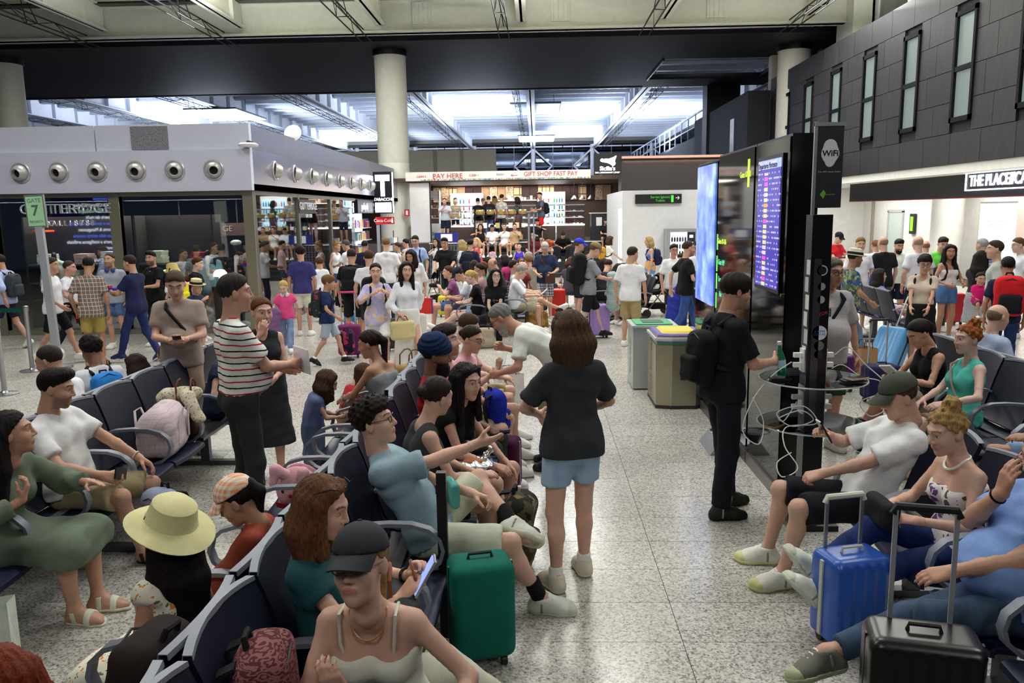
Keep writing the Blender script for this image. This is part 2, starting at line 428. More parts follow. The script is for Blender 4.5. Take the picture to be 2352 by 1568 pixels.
def head_cols(V, skin, brow, beard=None, fem=False, lod=0):
    c = np.tile(A(skin), (len(V), 1)); x, y, z = np.abs(V[:, 0]), V[:, 1], V[:, 2]
    lips = (x < .025) & (y > .078) & (np.abs(z+.0625) < .013*(1-(x/.03)**2))
    c[lips] = A(skin)*A([.82, .52, .50]) if not fem else A(skin)*A([.88, .55, .55])
    if beard is not None:
        ss = lambda v, a, b: np.clip((v-a)/(b-a), 0, 1)
        bd = ss(-z, .030+.25*np.clip(.05-x, 0, .05), .052)*ss(y, -.004, .02)*ss(z, -.15, -.125)
        mou = ss(-np.abs(z+.047), -.012, -.006)*ss(-x, -.036, -.026)*(y > .07)
        bc, w = beard; m_ = (np.maximum(bd, mou)*~lips*w)[:, None]; c = c*(1-m_)+A(bc)*m_
    wd = .0042 if lod == 0 else .006
    bz = .031+.004*np.sin(np.clip((x-.012)/.04, 0, 1)*3.1)
    c[(x > .011) & (x < .054) & (y > .055) & (np.abs(z-bz) < wd)] = brow
    for s in (-1, 1):
        e = np.linalg.norm(V-A([s*.031, .0725, .006]), axis=1) < .0152+(.002 if lod else 0)
        c[e & (y > .08) & (np.abs(z-.006) < .0075)] = (.62, .60, .58)
        c[e & (y > .08) & (np.hypot(V[:, 0]-s*.031, z-.006) < .0062)] = (.03, .02, .015)
        c[e & (y > .078) & (z > .0115) & (z < .0165)] = A(skin)*(.35 if lod == 0 else .75)
    return c
def hand_prims(W, hd, pn, side, s, curl, lod, tc=.3, spread=0.0):
    hd = unit(hd); pn = A(pn, float); pn = unit(pn-hd*(pn@hd)); l = np.cross(hd, pn)*side; P = []
    fat = (1.0, 1.12, 1.3)[lod]; k = .012*s
    for i, (o, ml, fl) in enumerate(((.029, .085, .070), (.010, .089, .078), (-.010, .084, .072), (-.028, .076, .056))):
        kn = W+hd*ml*s+l*o*s; P.append(cone(W+l*o*.6*s+hd*.005, kn, .0155*s, .0125*s*fat, k=.016*s))
        d = unit(hd+l*spread*(o/.03)); p = kn; r = (.0100, .0104, .0098, .0086)[i]*s*fat; cc = curl[i] if isinstance(curl, (list, tuple)) else curl
        ang = 0.0
        for q, w in enumerate((.46, .31, .25)):
            ang += cc*(.75, 1.0, .7)[q]; dd = d*math.cos(ang)+pn*math.sin(ang); e = p+dd*fl*w*s
            P.append(cone(p, e, r, r*.92, k=.004*s)); p = e; r *= .9
    b = W+hd*.028*s+l*.020*s+pn*.010*s; d1 = unit(hd*.62+l*.62+pn*(.25+tc)); m = b+d1*.045*s
    d2 = unit(hd*.85+l*(.35-tc)+pn*(.2+tc)); e = m+d2*.046*s
    P += [cone(W+l*.01*s, b, .016*s, .016*s, k=k), cone(b, m, .0155*s, .0115*s*fat, k=.008*s), cone(m, e, .0112*s*fat, .0085*s*fat, k=.004*s)]
    return P
SK = {'a': (.66, .40, .29), 'b': (.57, .32, .215), 'c': (.44, .235, .145), 'd': (.22, .11, .065), 'p': (.72, .48, .38)}
BODY_K = .03
def person(label, pos, face, H=1.72, fem=False, lod=1, pose='stand', skin='b', hair=('short', '2a1c12'), beard=None,
           top=None, bot=None, shoes=('sneaker', 'e8e8e4'), lean=0, side=0, twist=0, hy=0, hp=8, hr=0, ppitch=None, pz=None,
           lh=None, rh=None, lhd=None, rhd=None, lp=None, rp=None, curl=(.35, .35), la=None, ra=None, lk=None, rk=None, lf=None, rf=None,
           le=None, re=None, belly=0., bulk=1.0, hat=None, glasses=None, extras=(), group=None, seat=.41, bust=None, nobody=False, spread=0.):
    child = H < 1.45; hs = 1.04*((H/1.75)**.4 if H < 1.6 else (H/1.75)**.7); sb = (H-.275*hs)/1.475
    vb, vh, vf = VX[lod]; rng = random.Random(label)
    root = empty('person', tuple(pos), R(face)); tag(root, label, 'person', group)
    sit = pose == 'sit'
    if ppitch is None: ppitch = -12 if sit else 0
    if pz is None: pz = seat/sb+.105 if sit else .968
    if pose == 'walk': la = la or (-.08, .30, .10); ra = ra or (.08, -.30, .15); lh = lh or (-.24, -.18, -.03); rh = rh or (.24, .22, .02)
    S = lambda v: A(v, float)*sb
    P0 = S((0, 0, pz)); Rp = rotm(0, ppitch, 0); Rc = rotm(twist, lean, side); Rh = rotm(hy, hp, hr)
    Wst = P0+Rp@S((0, 0, .13)); chest = lambda x, y, z: Wst+Rc@S((x, y, z)); pel = lambda x, y, z: P0+Rp@S((x, y, z))
    fm = fem and not child
    sw = .150 if fm else (.150 if child else .170); wr = (.078 if fm else .090)*bulk; cr = (.084 if fm else .096)*bulk**.5
    hipr = (.108 if fm else .098)*bulk; ax_ = .7 if child else 1.0
    N = chest(0, -.012, .375); Sh = {}; El = {}; Wr = {}; Hp_ = {}; Kn = {}; An = {}; Fd = {}; Fu = {}
    for sd in (-1, 1):
        Sh[sd] = chest(sd*sw, -.012, .298); Hp_[sd] = pel(sd*(.092 if fm else .086), 0, -.045)
        t = lh if sd < 0 else rh
        if t is None: t = (sd*.13, .20, .075) if sit else (sd*(.245+belly*.4), .03, -.09)
        pole = (le if sd < 0 else re) or (sd*.75, -.75, -.35)
        El[sd], Wr[sd] = ik(Sh[sd], P0+S(t), .285*sb, .255*sb, pole)
        t = la if sd < 0 else ra
        if t is None: t = (sd*.13, .46, .085) if sit else (sd*.105, rng.uniform(-.05, .05), .085)
        pole = (lk if sd < 0 else rk) or (sd*.18, 1.0, .35)
        Kn[sd], An[sd] = ik(Hp_[sd], S(t), .43*sb, .412*sb, pole)
        shin = unit(An[sd]-Kn[sd]); fd = lf if sd < 0 else rf
        if fd is None:
            fwd = unit(A([sd*.16, 1, 0])); fd = fwd if t[2] < .13 else fwd-shin*(fwd@shin)*.9
        fd = unit(fd); uf = -shin; uf = unit(uf-fd*(uf@fd)); Fd[sd] = fd; Fu[sd] = uf
    Rn = Rc*.55+Rh*.45; Nt = N+Rn@S((0, .016, .070)); HC = Nt+Rh@(A((0, .022, .098))*hs)
    hx = lambda x, y, z: HC+Rh@(A((x, y, z))*hs)
    # --- torso and limb shapes
    tors = []
    for sd in (-1, 1):
        tors += [cone(pel(sd*.060, -.005, -.03), chest(sd*.052, .0, .02), hipr*sb, wr*sb, k=.05), cone(chest(sd*.052, 0, 0), chest(sd*.072, .0, .21), wr*sb, cr*sb, k=.05),
                 cone(chest(sd*.072, 0, .21), chest(sd*.085, -.012, .285), cr*sb, .060*sb, k=.04)]
    clav = [cone(chest(sd*(sw-.016), -.014, .292), N+Rc@S((0, -.006, -.042)), .046*sb, .052*sb, k=.03) for sd in (-1, 1)]
    tankc = [cone(chest(sd*.088, -.012, .306), chest(sd*.050, -.012, .322), .050*sb, .050*sb, k=.025) for sd in (-1, 1)]
    butt = [ell(pel(sd*.070, -.045, -.055), S((.086, .084, .086))*bulk, k=.05) for sd in (-1, 1)]
    if belly: tors.append(ell(pel(0, .045+belly*.3, .12), S((.135+belly*.3, .10+belly*.55, .15)), k=.06))
    if fm and bust is None: bust = .058
    if fm and bust: tors += [ell(chest(sd*.072, .072, .165), S((bust*1.08, bust, bust)), k=.035) for sd in (-1, 1)]
    neck = [cone(N+Rc@S((0, -.004, -.03)), Nt+Rh@(A((0, .0, .03))*hs), (.052 if fem else .060)*sb*(1 if not child else .9), .050*hs*(1 if not fem else .92), k=.035)]
    armw = (.88 if fm else 1.0)*bulk**.6
    arm = {sd: [ell(chest(sd*(sw-.004), -.012, .290), S((.050, .050, .050))*armw, k=.03), cone(Sh[sd], El[sd], .046*sb*armw, .037*sb*armw, k=.025)] for sd in (-1, 1)}
    fore = {sd: [cone(El[sd], El[sd]+(Wr[sd]-El[sd])*.3, .037*sb*armw, .039*sb*armw, k=.015), cone(El[sd]+(Wr[sd]-El[sd])*.3, Wr[sd], .039*sb*armw, .0262*sb*armw, k=.015)] for sd in (-1, 1)}
    lw = bulk**.5*(1.03 if fm else 1.0)
    thigh = {sd: [cone(Hp_[sd], Kn[sd], .081*sb*lw, .053*sb*lw, k=.03)] for sd in (-1, 1)}
    def calf(sd):
        k_, a_ = Kn[sd], An[sd]; sh_ = unit(a_-k_); fwd = Fd[sd]-sh_*(Fd[sd]@sh_); fwd = unit(fwd); m = k_+(a_-k_)*.33-fwd*.016*sb
        return [cone(k_, m, .050*sb*lw, .051*sb*lw, k=.02), cone(m, a_, .051*sb*lw, .034*sb, k=.02), ell(k_+fwd*.012*sb, S((.045, .045, .052)), k=.03)]
    def foot(sd, pad=0.0):
        a_ = An[sd]; fd, uf = Fd[sd], Fu[sd]; lt = np.cross(fd, uf); q = lambda f_, l_, u_: a_+(fd*f_+lt*l_+uf*u_)*sb
        return [cone(a_, q(-.03, 0, -.045), .037*sb, .036*sb, k=.03), cone(q(-.03, 0, -.048), q(.115, .016, -.052), .034*sb, .031*sb, k=.02),
                cone(q(-.03, 0, -.048), q(.115, -.018, -.054), .034*sb, .030*sb, k=.02), cone(q(.10, .016, -.054), q(.165, .012, -.060), .030*sb, .023*sb, k=.015),
                cone(q(.10, -.018, -.056), q(.150, -.018, -.060), .029*sb, .022*sb, k=.015), cone(a_, q(.09, 0, -.035), .035*sb, .028*sb, k=.03)]
    calves = {sd: calf(sd) for sd in (-1, 1)}; feet = {sd: foot(sd) for sd in (-1, 1)}
    # --- body: one surface
    BP = tors+butt+clav+neck
    for sd in (-1, 1): BP += thigh[sd]+calves[sd]+feet[sd]+arm[sd]+fore[sd]
    BP.append(ell(HC+Rh@(A((0, -.015, .0))*hs), A((.05, .06, .06))*hs, k=.03))
    tone = A(SK[skin] if isinstance(skin, str) else skin)*rng.uniform(.94, 1.06)
    parts = []
    V, Q = sdf_mesh(BP, vb*1.18); parts.append((V, Q, np.tile(tone, (len(V), 1))))
    hc = A(lin(hair[1])) if hair else A((.05, .03, .02))
    bc = None
    if beard: bc = (A(lin(beard[0])), beard[1])
    V, Q = head_mesh(fem or child, lod); cc = head_cols(V, tone, hc*.6+tone*.08, bc, fem, lod); parts.append((HC+(V*hs)@Rh.T, Q, cc))
    for sd in (-1, 1):
        fdir = unit(Wr[sd]-El[sd]); hd = (lhd if sd < 0 else rhd); hd = fdir if hd is None else unit(A(hd, float))
        pn = (lp if sd < 0 else rp)
        if pn is None: pn = (-sd*.5, .1, -.85) if sit else (-sd, -.1, .1)
        pn = A(pn, float)
        if np.linalg.norm(pn-hd*(pn@hd)) < .15: pn = A((-sd, .3, .2))
        HP = hand_prims(Wr[sd], hd, pn, sd, sb*(.94 if fem else 1.0), curl[0] if sd < 0 else curl[1], lod, spread=spread)
        HP.append(cone(Wr[sd]-fdir*.03*sb, Wr[sd], .029*sb*armw, .0265*sb*armw, k=.012))
        V, Q = sdf_mesh(HP, vf); parts.append((V, Q, np.tile(tone*A([1.02, .97, .95]), (len(V), 1))))
    off = 0; VV = []; QQ = []; CC = []
    for V, Q, c in parts: VV.append(V); QQ.append(Q+off); CC.append(c); off += len(V)
    obj('body', npmesh('body', np.concatenate(VV), np.concatenate(QQ), True, np.concatenate(CC)), skin_mat(), root)
    # --- clothes
    ph = rng.uniform(0, 6); cut = lambda p, n: (A(p), unit(n))
    fo = folds((.0052, .0042, .004)[lod], ph)
    if top:
        tk = dict(sleeve=.6, hem=-.12, pad=.013, cut=None, name='t_shirt', mat=None, skirt=None, flare=.0); tk.update(top)
        if sit and tk['hem'] < -.06: tk['hem'] = -.06
        if bot and bot.get('kind') == 'skirt': tk['hem'] = .02
        gp = list(tors)+list(butt); pad = tk['pad']; cuts = []
        z0 = tk['hem']
        if tk['skirt'] is None:
            if z0 < 0:
                for sd in (-1, 1): gp.append(cone(pel(sd*.062, -.01, 0), pel(sd*.066, -.005, min(z0, -.02)-.08), (hipr+.010)*sb, (hipr+.020+tk['flare'])*sb, k=.05))
            cuts.append((pel(0, 0, z0), -(Rp@A([0, 0, 1.]))))
        else:
            cuts = []
        sl = tk['sleeve']; cm = tk['cut']
        if cm in ('strapless', 'spaghetti'): cuts.append((chest(0, 0, .235), Rc@A([0, .12, 1.])))
        elif cm == 'tank': gp += tankc
        else: gp += clav
        if cm == 'tank':
            gp = [p if p[0] == 'e' else p for p in gp]
        if cm == 'vneck' or cm == 'tank': gp.append(ell(chest(0, .085, .375), S((.062, .09, .10)), Rc, k=.01, sub=True))
        pr = []
        for p in gp: pr.append(p)
        if sl > 0:
            for sd in (-1, 1):
                fr = min(sl, 1.0); e = Sh[sd]+(El[sd]-Sh[sd])*fr; ax1 = unit(El[sd]-Sh[sd]); fl = .004+tk.get('sflare', .010)
                c_ = () if sl > 1 else ((e, ax1),)
                pr.append(ell(chest(sd*(sw-.004), -.012, .290), S((.051,)*3)*armw, k=.03))
                pr.append(cone(Sh[sd], e+ax1*.03, .047*sb*armw, (.045+fl)*sb*armw, k=.03, cuts=c_))
                if sl > 1:
                    w_ = El[sd]+(Wr[sd]-El[sd])*(sl-1); ax2 = unit(Wr[sd]-El[sd])
                    pr.append(cone(El[sd], w_+ax2*.03, .045*sb*armw, (.036+fl*.6)*sb*armw, k=.02, cuts=((w_, ax2),)))
        if tk['skirt'] is not None: pr += skirt_prims(tk['skirt'], sit, pel, P0, Kn, An, Hp_, sb, hipr)
        if tk['skirt'] is not None and not sit: cuts.append(((0, 0, tk['skirt']*sb), (0, 0, -1.)))
        V, Q = sdf_mesh(pr, vb, fo, pad, [cut(*c) for c in cuts])
        t_ = obj(tk['name'], npmesh(tk['name'], V, Q), tk['mat'], root)
        if cm == 'spaghetti':
            b = MB()
            for sd in (-1, 1): b.tube([chest(sd*.085, .085, .20), chest(sd*.095, .075, .29), chest(sd*.10, .02, .372), chest(sd*.095, -.06, .34), chest(sd*.085, -.10, .22)], .006*sb, 6)
            b.build('shoulder_strap', tk['mat'], t_, True)
    if bot:
        bk = dict(kind='shorts', t=.8, pad=.007, name=None, mat=None, flare=.016, waist=.085); bk.update(bot)
        pr = list(tors[0:1]+tors[3:4])+butt; cuts = [(pel(0, 0, bk['waist']), Rp@A([0, 0, 1.]))]; kd = bk['kind']; nm = bk['name'] or {'shorts': 'shorts', 'pants': 'trousers', 'skirt': 'skirt'}[kd]
        if kd == 'shorts':
            for sd in (-1, 1):
                e = Hp_[sd]+(Kn[sd]-Hp_[sd])*bk['t']; a1 = unit(Kn[sd]-Hp_[sd])
                pr.append(cone(Hp_[sd], e+a1*.04, .084*sb*lw, (.086-.026*bk['t']+bk['flare'])*sb*lw, k=.035, cuts=((e, a1),)))
        elif kd == 'pants':
            for sd in (-1, 1):
                e = Kn[sd]+(An[sd]-Kn[sd])*bk.get('len', .97); a1 = unit(An[sd]-Kn[sd]); wd = bk.get('wide', .0)
                pr += [cone(Hp_[sd], Kn[sd], .084*sb*lw, (.059+wd*.7)*sb*lw, k=.03), cone(Kn[sd], e+a1*.03, (.058+wd*.8)*sb*lw, (.047+wd)*sb, k=.03, cuts=((e, a1),)), calves[sd][0], calves[sd][2], calves[sd][1][:6]+(((e, a1),),)]
        else:
            pr += skirt_prims(bk['t'], sit, pel, P0, Kn, An, Hp_, sb, hipr)
            if not sit: cuts.append(((0, 0, bk['t']*sb), (0, 0, -1.)))
        V, Q = sdf_mesh(pr, vb, folds((.0045, .005, .006)[lod], ph+2, .8), bk['pad'], [cut(*c) for c in cuts]); obj(nm, npmesh(nm, V, Q), bk['mat'], root)
        if bk.get('belt') is not None:
            V, Q = sdf_mesh(list(tors[0:1]+tors[3:4]), vb, None, bk['pad']+.006, [cut(pel(0, 0, .085), Rp@A([0, 0, 1.])), cut(pel(0, 0, .048), -(Rp@A([0, 0, 1.])))]); obj('belt', npmesh('belt', V, Q), bk['belt'], root)
    if shoes:
        sk, sc = shoes[0], shoes[1]; vs = (.0098, .017, .03)[lod]
        for sd in (-1, 1):
            a_, fd, uf = An[sd], Fd[sd], Fu[sd]; bt = a_-uf*.085*sb
            if sk == 'sneaker':
                V, Q = sdf_mesh(feet[sd], vs, None, .011*sb, [cut(a_+uf*.025*sb+fd*.0, uf), cut(bt, -uf)]); sh = obj('shoe', npmesh('shoe', V, Q), cloth(sc, rough=.6), root)
                V, Q = sdf_mesh(feet[sd][1:5], vs, None, .017*sb, [cut(bt+uf*.026*sb, uf), cut(bt, -uf)]); obj('sole', npmesh('sole', V, Q), cloth(shoes[2] if len(shoes) > 2 else 'dcdcd2', rough=.6), sh)
                if len(shoes) > 3:
                    k_ = unit(Kn[sd]-a_); V, Q = sdf_mesh([cone(a_-uf*.02, a_+k_*shoes[4]*sb, .038*sb, .040*sb)], vs, None, .006, [cut(a_+k_*shoes[4]*sb, k_)]); obj('sock', npmesh('sock', V, Q), cloth(shoes[3]), root)
                if lod == 0:
                    b = MB(); lt = np.cross(fd, uf)
                    for i in range(4):
                        c_ = a_+(fd*(.042+.024*i)+uf*(.026-.0125*i))*sb
                        b.tube([c_+lt*.030*sb-uf*.016*sb, c_+lt*.014*sb+uf*.003*sb, c_-lt*.014*sb+uf*.003*sb, c_-lt*.030*sb-uf*.016*sb], .0055*sb, 5)
                    b.build('laces', cloth('f0f0ea'), sh, True)
                    V, Q = sdf_mesh(feet[sd][3:5], vs, None, .0135*sb, [cut(a_+fd*.128*sb, -fd), cut(bt, -uf)]); obj('toe_cap', npmesh('toe_cap', V, Q), cloth(shoes[2] if len(shoes) > 2 else 'dcdcd2', rough=.6), sh)
                    V, Q = sdf_mesh(feet[sd], vs, None, .0145*sb, [cut(a_+fd*.012*sb, fd), cut(a_-fd*.004*sb, -fd), cut(a_+uf*.012*sb, uf), cut(bt, -uf)]); obj('side_stripe', npmesh('side_stripe', V, Q), cloth('8f8f86', rough=.6), sh)
            else:
                V, Q = sdf_mesh(feet[sd][1:5], vs, None, .010*sb, [cut(bt+uf*.018*sb, uf), cut(bt-uf*.004, -uf)]); sh = obj('sandal', npmesh('sandal', V, Q), cloth(sc, rough=.6), root)
                for f0, f1 in ((.075, .115), (-.005, .028)):
                    V, Q = sdf_mesh(feet[sd], vs*.8, None, .005*sb, [cut(a_+fd*f1*sb, fd), cut(a_+fd*f0*sb, -fd), cut(a_+uf*.012*sb, uf), cut(bt, -uf)]); obj('strap', npmesh('strap', V, Q), cloth(sc, rough=.6), sh)
    # --- hair, hat, glasses
    if beard and beard[1] >= .8:
        V, Q = sdf_mesh([ell(hx(0, .045, -.088), A((.056, .052, .050))*hs*(1.15 if beard[1] >= .99 else 1), Rh), ell(hx(0, .06, -.115), A((.040, .036, .045))*hs*(1.25 if beard[1] >= .99 else 1), Rh, k=.03), ell(hx(0, .095, -.060), A((.022, .03, .013))*hs, Rh, k=.006, sub=True)], (.0085, .015, .025)[lod], folds(.002, 0, 4.), 0, [(hx(0, .05, -.052), Rh@unit((0, -.35, 1)))]); obj('beard', npmesh('beard', V, Q), hair_mat(beard[0]), root)
    if hair: hair_mesh(hair, hx, Rh, hs, HC, chest, sb, lod, root, rng, bool(hat))
    if hat: hat_mesh(hat, hx, Rh, hs, HC, lod, root)
    if glasses:
        b = MB(); y0, z0, gy = (.092, .005, 0) if glasses[0] == 'on' else (.066, .104, .0)
        for sd in (-1, 1):
            rr = .021
            if glasses[0] == 'on': b.tube([hx(sd*.031+rr*math.cos(a)*1.15, y0+.004, z0+rr*.85*math.sin(a)) for a in np.linspace(0, 2*math.pi, 14)[:-1]], .0022*hs, 5, closed=True)
            else: b.add([hx(sd*.031+rr*1.2*math.cos(a), y0+.006+.5*rr*math.sin(a), z0+.013+rr*.75*math.sin(a)) for a in np.linspace(0, 2*math.pi, 13)[:-1]], [tuple(range(12))])
            b.tube([hx(sd*.054, y0, z0+.004), hx(sd*.074, y0-.03, z0+.006), hx(sd*.080, -.02, z0+(.006 if glasses[0] == 'on' else -.03))], .002*hs, 5)
        b.tube([hx(-.010, y0+.006, z0+.003), hx(.010, y0+.006, z0+.003)], .0022*hs, 5)
        b.build('glasses', plain(glasses[1], .3), root, True)
    J = dict(root=root, P0=P0, pel=pel, chest=chest, hx=hx, Sh=Sh, El=El, Wr=Wr, Kn=Kn, An=An, Rc=Rc, Rp=Rp, Rh=Rh, sb=sb, hs=hs, N=N, HC=HC, lod=lod, Fd=Fd, Fu=Fu, tors=tors)
    J['world'] = lambda p: tuple((Matrix.Rotation(R(face), 3, 'Z') @ Vector([float(c) for c in p]))+Vector([float(c) for c in pos]))
    for e in extras: e(J)
    return J
def skirt_prims(h, sit, pel, P0, Kn, An, Hp_, sb, hipr):
    if not sit:
        hem = h*sb; n = 5; pr = []
        for i in range(n):
            a = -1+2*i/(n-1)
            pr.append(cone(pel(a*.06, 0, .03), (P0[0]+a*.16*sb, P0[1], hem-.02), hipr*sb*.95, (.085+.05*(1-a*a))*sb, k=.06))
        return pr
    km = (Kn[-1]+Kn[1])/2; pr = []
    for sd in (-1, 1):
        pr.append(cone(Hp_[sd], Kn[sd]+A([0, .02, .0]), .095*sb, .075*sb, k=.08))
        e = Kn[sd]+(An[sd]-Kn[sd])*h+A([0, .0, 0]); pr.append(cone(Kn[sd], e, .075*sb, .085*sb, k=.08, cuts=((e, unit(An[sd]-Kn[sd])),)))
    pr.append(cone(P0+A([0, .05, -.02]), km, .085*sb, .07*sb, k=.08))
    e = km+((An[-1]+An[1])/2-km)*h; pr.append(cone(km, e, .075*sb, .09*sb, k=.08, cuts=((e, unit(e-km)),)))
    return pr
def hair_mesh(hair, hx, Rh, hs, HC, chest, sb, lod, root, rng, hatted=False):
    st, col = hair[0], hair[1]
    if st == 'bald': col = ''.join('%02x' % ((int(col[i:i+2], 16)+int('b08a70'[i:i+2], 16))//2) for i in (0, 2, 4))
    L = hair[2] if len(hair) > 2 else None
    vx = (.0085, .0150, .025)[lod]; e = lambda c, r, k=.02, sub=False: ell(hx(*c), A(r)*hs, Rh, k=k, sub=sub)
    n = Rh@unit((0, .72, -.69)); hl = (hx(0, .078, .092), n); D = A([0, 0, -1.0]); pr = []; amp, fq = .0035, 30
    side = lambda z: [(hx(0, .03, z), Rh@unit((0, .9, -.35)))]
    if st == 'bald': pr = [ell(hx(0, -.018, .018), A((.0765, .0945, .083))*hs, Rh, cuts=((hx(0, .005, 0), Rh@A([0, 1., 0])), (hx(0, 0, -.055), Rh@A([0, 0, -1.])), (hx(0, 0, .030), Rh@unit((0, .5, 1.)))))]; amp = .0
    elif st == 'buzz': pr = [ell(hx(0, -.016, .034), A((.079, .096, .087))*hs, Rh, cuts=(hl,))]; amp = .0006
    elif st in ('short', 'quiff'):
        pr = [ell(hx(0, -.017, .034), A((.0795, .0985, .0875))*hs, Rh, cuts=(hl,)), ell(hx(0, .0, .070), A((.066, .078, .052))*hs, Rh, k=.03, cuts=((hx(0, .066, .085), Rh@unit((0, .9, -.45))),))]
        if st == 'quiff': pr.append(ell(hx(0, .045, .102), A((.060, .045, .032))*hs, Rh, k=.03))
    elif st == 'curly':
        pr = [ell(hx(0, -.018, .045), A((.092, .108, .098))*hs, Rh, cuts=(hl,)), ell(hx(0, .02, .09), A((.075, .075, .05))*hs, Rh, k=.03)]; amp, fq = .009, 75
    elif st == 'mop':
        pr = [ell(hx(0, -.012, .036), A((.089, .106, .092))*hs, Rh, cuts=((hx(0, .085, .032), Rh@unit((0, .72, -.68))),)), ell(hx(0, .03, .07), A((.072, .066, .045))*hs, Rh, k=.02)]
    else:
        pr = [ell(hx(0, -.016, .038), A((.084, .101, .088))*hs, Rh, cuts=(hl,))]
        bk = hx(0, -.075, .0)
        if st in ('long', 'bob', 'wavy'):
            L = L or (.42 if st == 'long' else .17 if st == 'bob' else .32); amp, fq = (.005, 46) if st != 'wavy' else (.010, 40)
            rd = .058 if st == 'bob' else .050
            for a in (-1, -.5, 0, .5, 1):
                r0 = hx(a*.066, -.045-.03*(1-a*a), .02); t1 = HC+A([0, 0, 0]); 
                back = Rh@A([a*.35, -.55, 0]); back[2] = 0
                m = r0+(D*.5*L)+back*.03*hs; q = r0+D*L+back*(.05 if st != 'bob' else .01)*hs
                pr += [cone(r0, m, .040*hs, rd*hs, k=.03), cone(m, q, rd*hs, (.034 if st != 'bob' else .05)*hs, k=.03)]
            if not (len(hair) > 3 and hair[3] == 'back'):
                for s in (-1, 1):
                    r0 = hx(s*.074, .012, .035); f_ = Rh@A([s*.25, .12, 0]); f_[2] = 0
                    q = r0+D*min(L, .34)*.9+f_*.05*hs; pr += [cone(hx(s*.05, .035, .085), r0, .026*hs, .026*hs, k=.025), cone(r0, q, .027*hs, .024*hs, k=.02)]
        elif st == 'pony':
            L = L or .26; r0 = hx(0, -.105, .045); b_ = Rh@A([0, -1., 0]); b_[2] = 0; m = r0+b_*.05*hs+D*.04
            pr += [cone(hx(0, -.08, .04), r0, .034*hs, .022*hs), cone(r0, m, .024*hs, .032*hs, k=.02), cone(m, m+D*L, .032*hs, .014*hs, k=.02)]
        elif st == 'bun': pr += [ell(hx(0, -.115, .02), A((.040, .032, .036))*hs, Rh, k=.015)]
        elif st == 'topbun': pr += [ell(hx(0, -.06, .135), A((.045, .045, .035))*hs, Rh, k=.015)]; amp, fq = .008, 60
    if hatted: amp = .0015; pr[0] = ell(hx(0, -.014, .030), A((.080, .097, .082))*hs, Rh, cuts=(hl,))
    def dsp(X, Y, Z):
        x, y, z = X-HC[0], Y-HC[1], Z-HC[2]; u = x*Rh[0, 0]+y*Rh[1, 0]+z*Rh[2, 0]; v = x*Rh[0, 1]+y*Rh[1, 1]+z*Rh[2, 1]; w = x*Rh[0, 2]+y*Rh[1, 2]+z*Rh[2, 2]
        if st in ('curly', 'topbun'): return (amp*(np.sin(u*fq*1.6)*np.sin(v*fq*1.5+1)*np.sin(w*fq*1.7)*1.6+.3*np.sin(u*31+w*44))).astype(np.float32)
        an = np.arctan2(u, -v+.02); return (amp*(np.sin(an*fq*.55+4*np.sin(w*9))+.5*np.sin(an*fq*1.2+w*20))*.7).astype(np.float32)
    V, Q = sdf_mesh(pr, vx, dsp if lod < 2 or st == 'curly' else None); return obj('hair', npmesh('hair', V, Q), hair_mat(col), root)
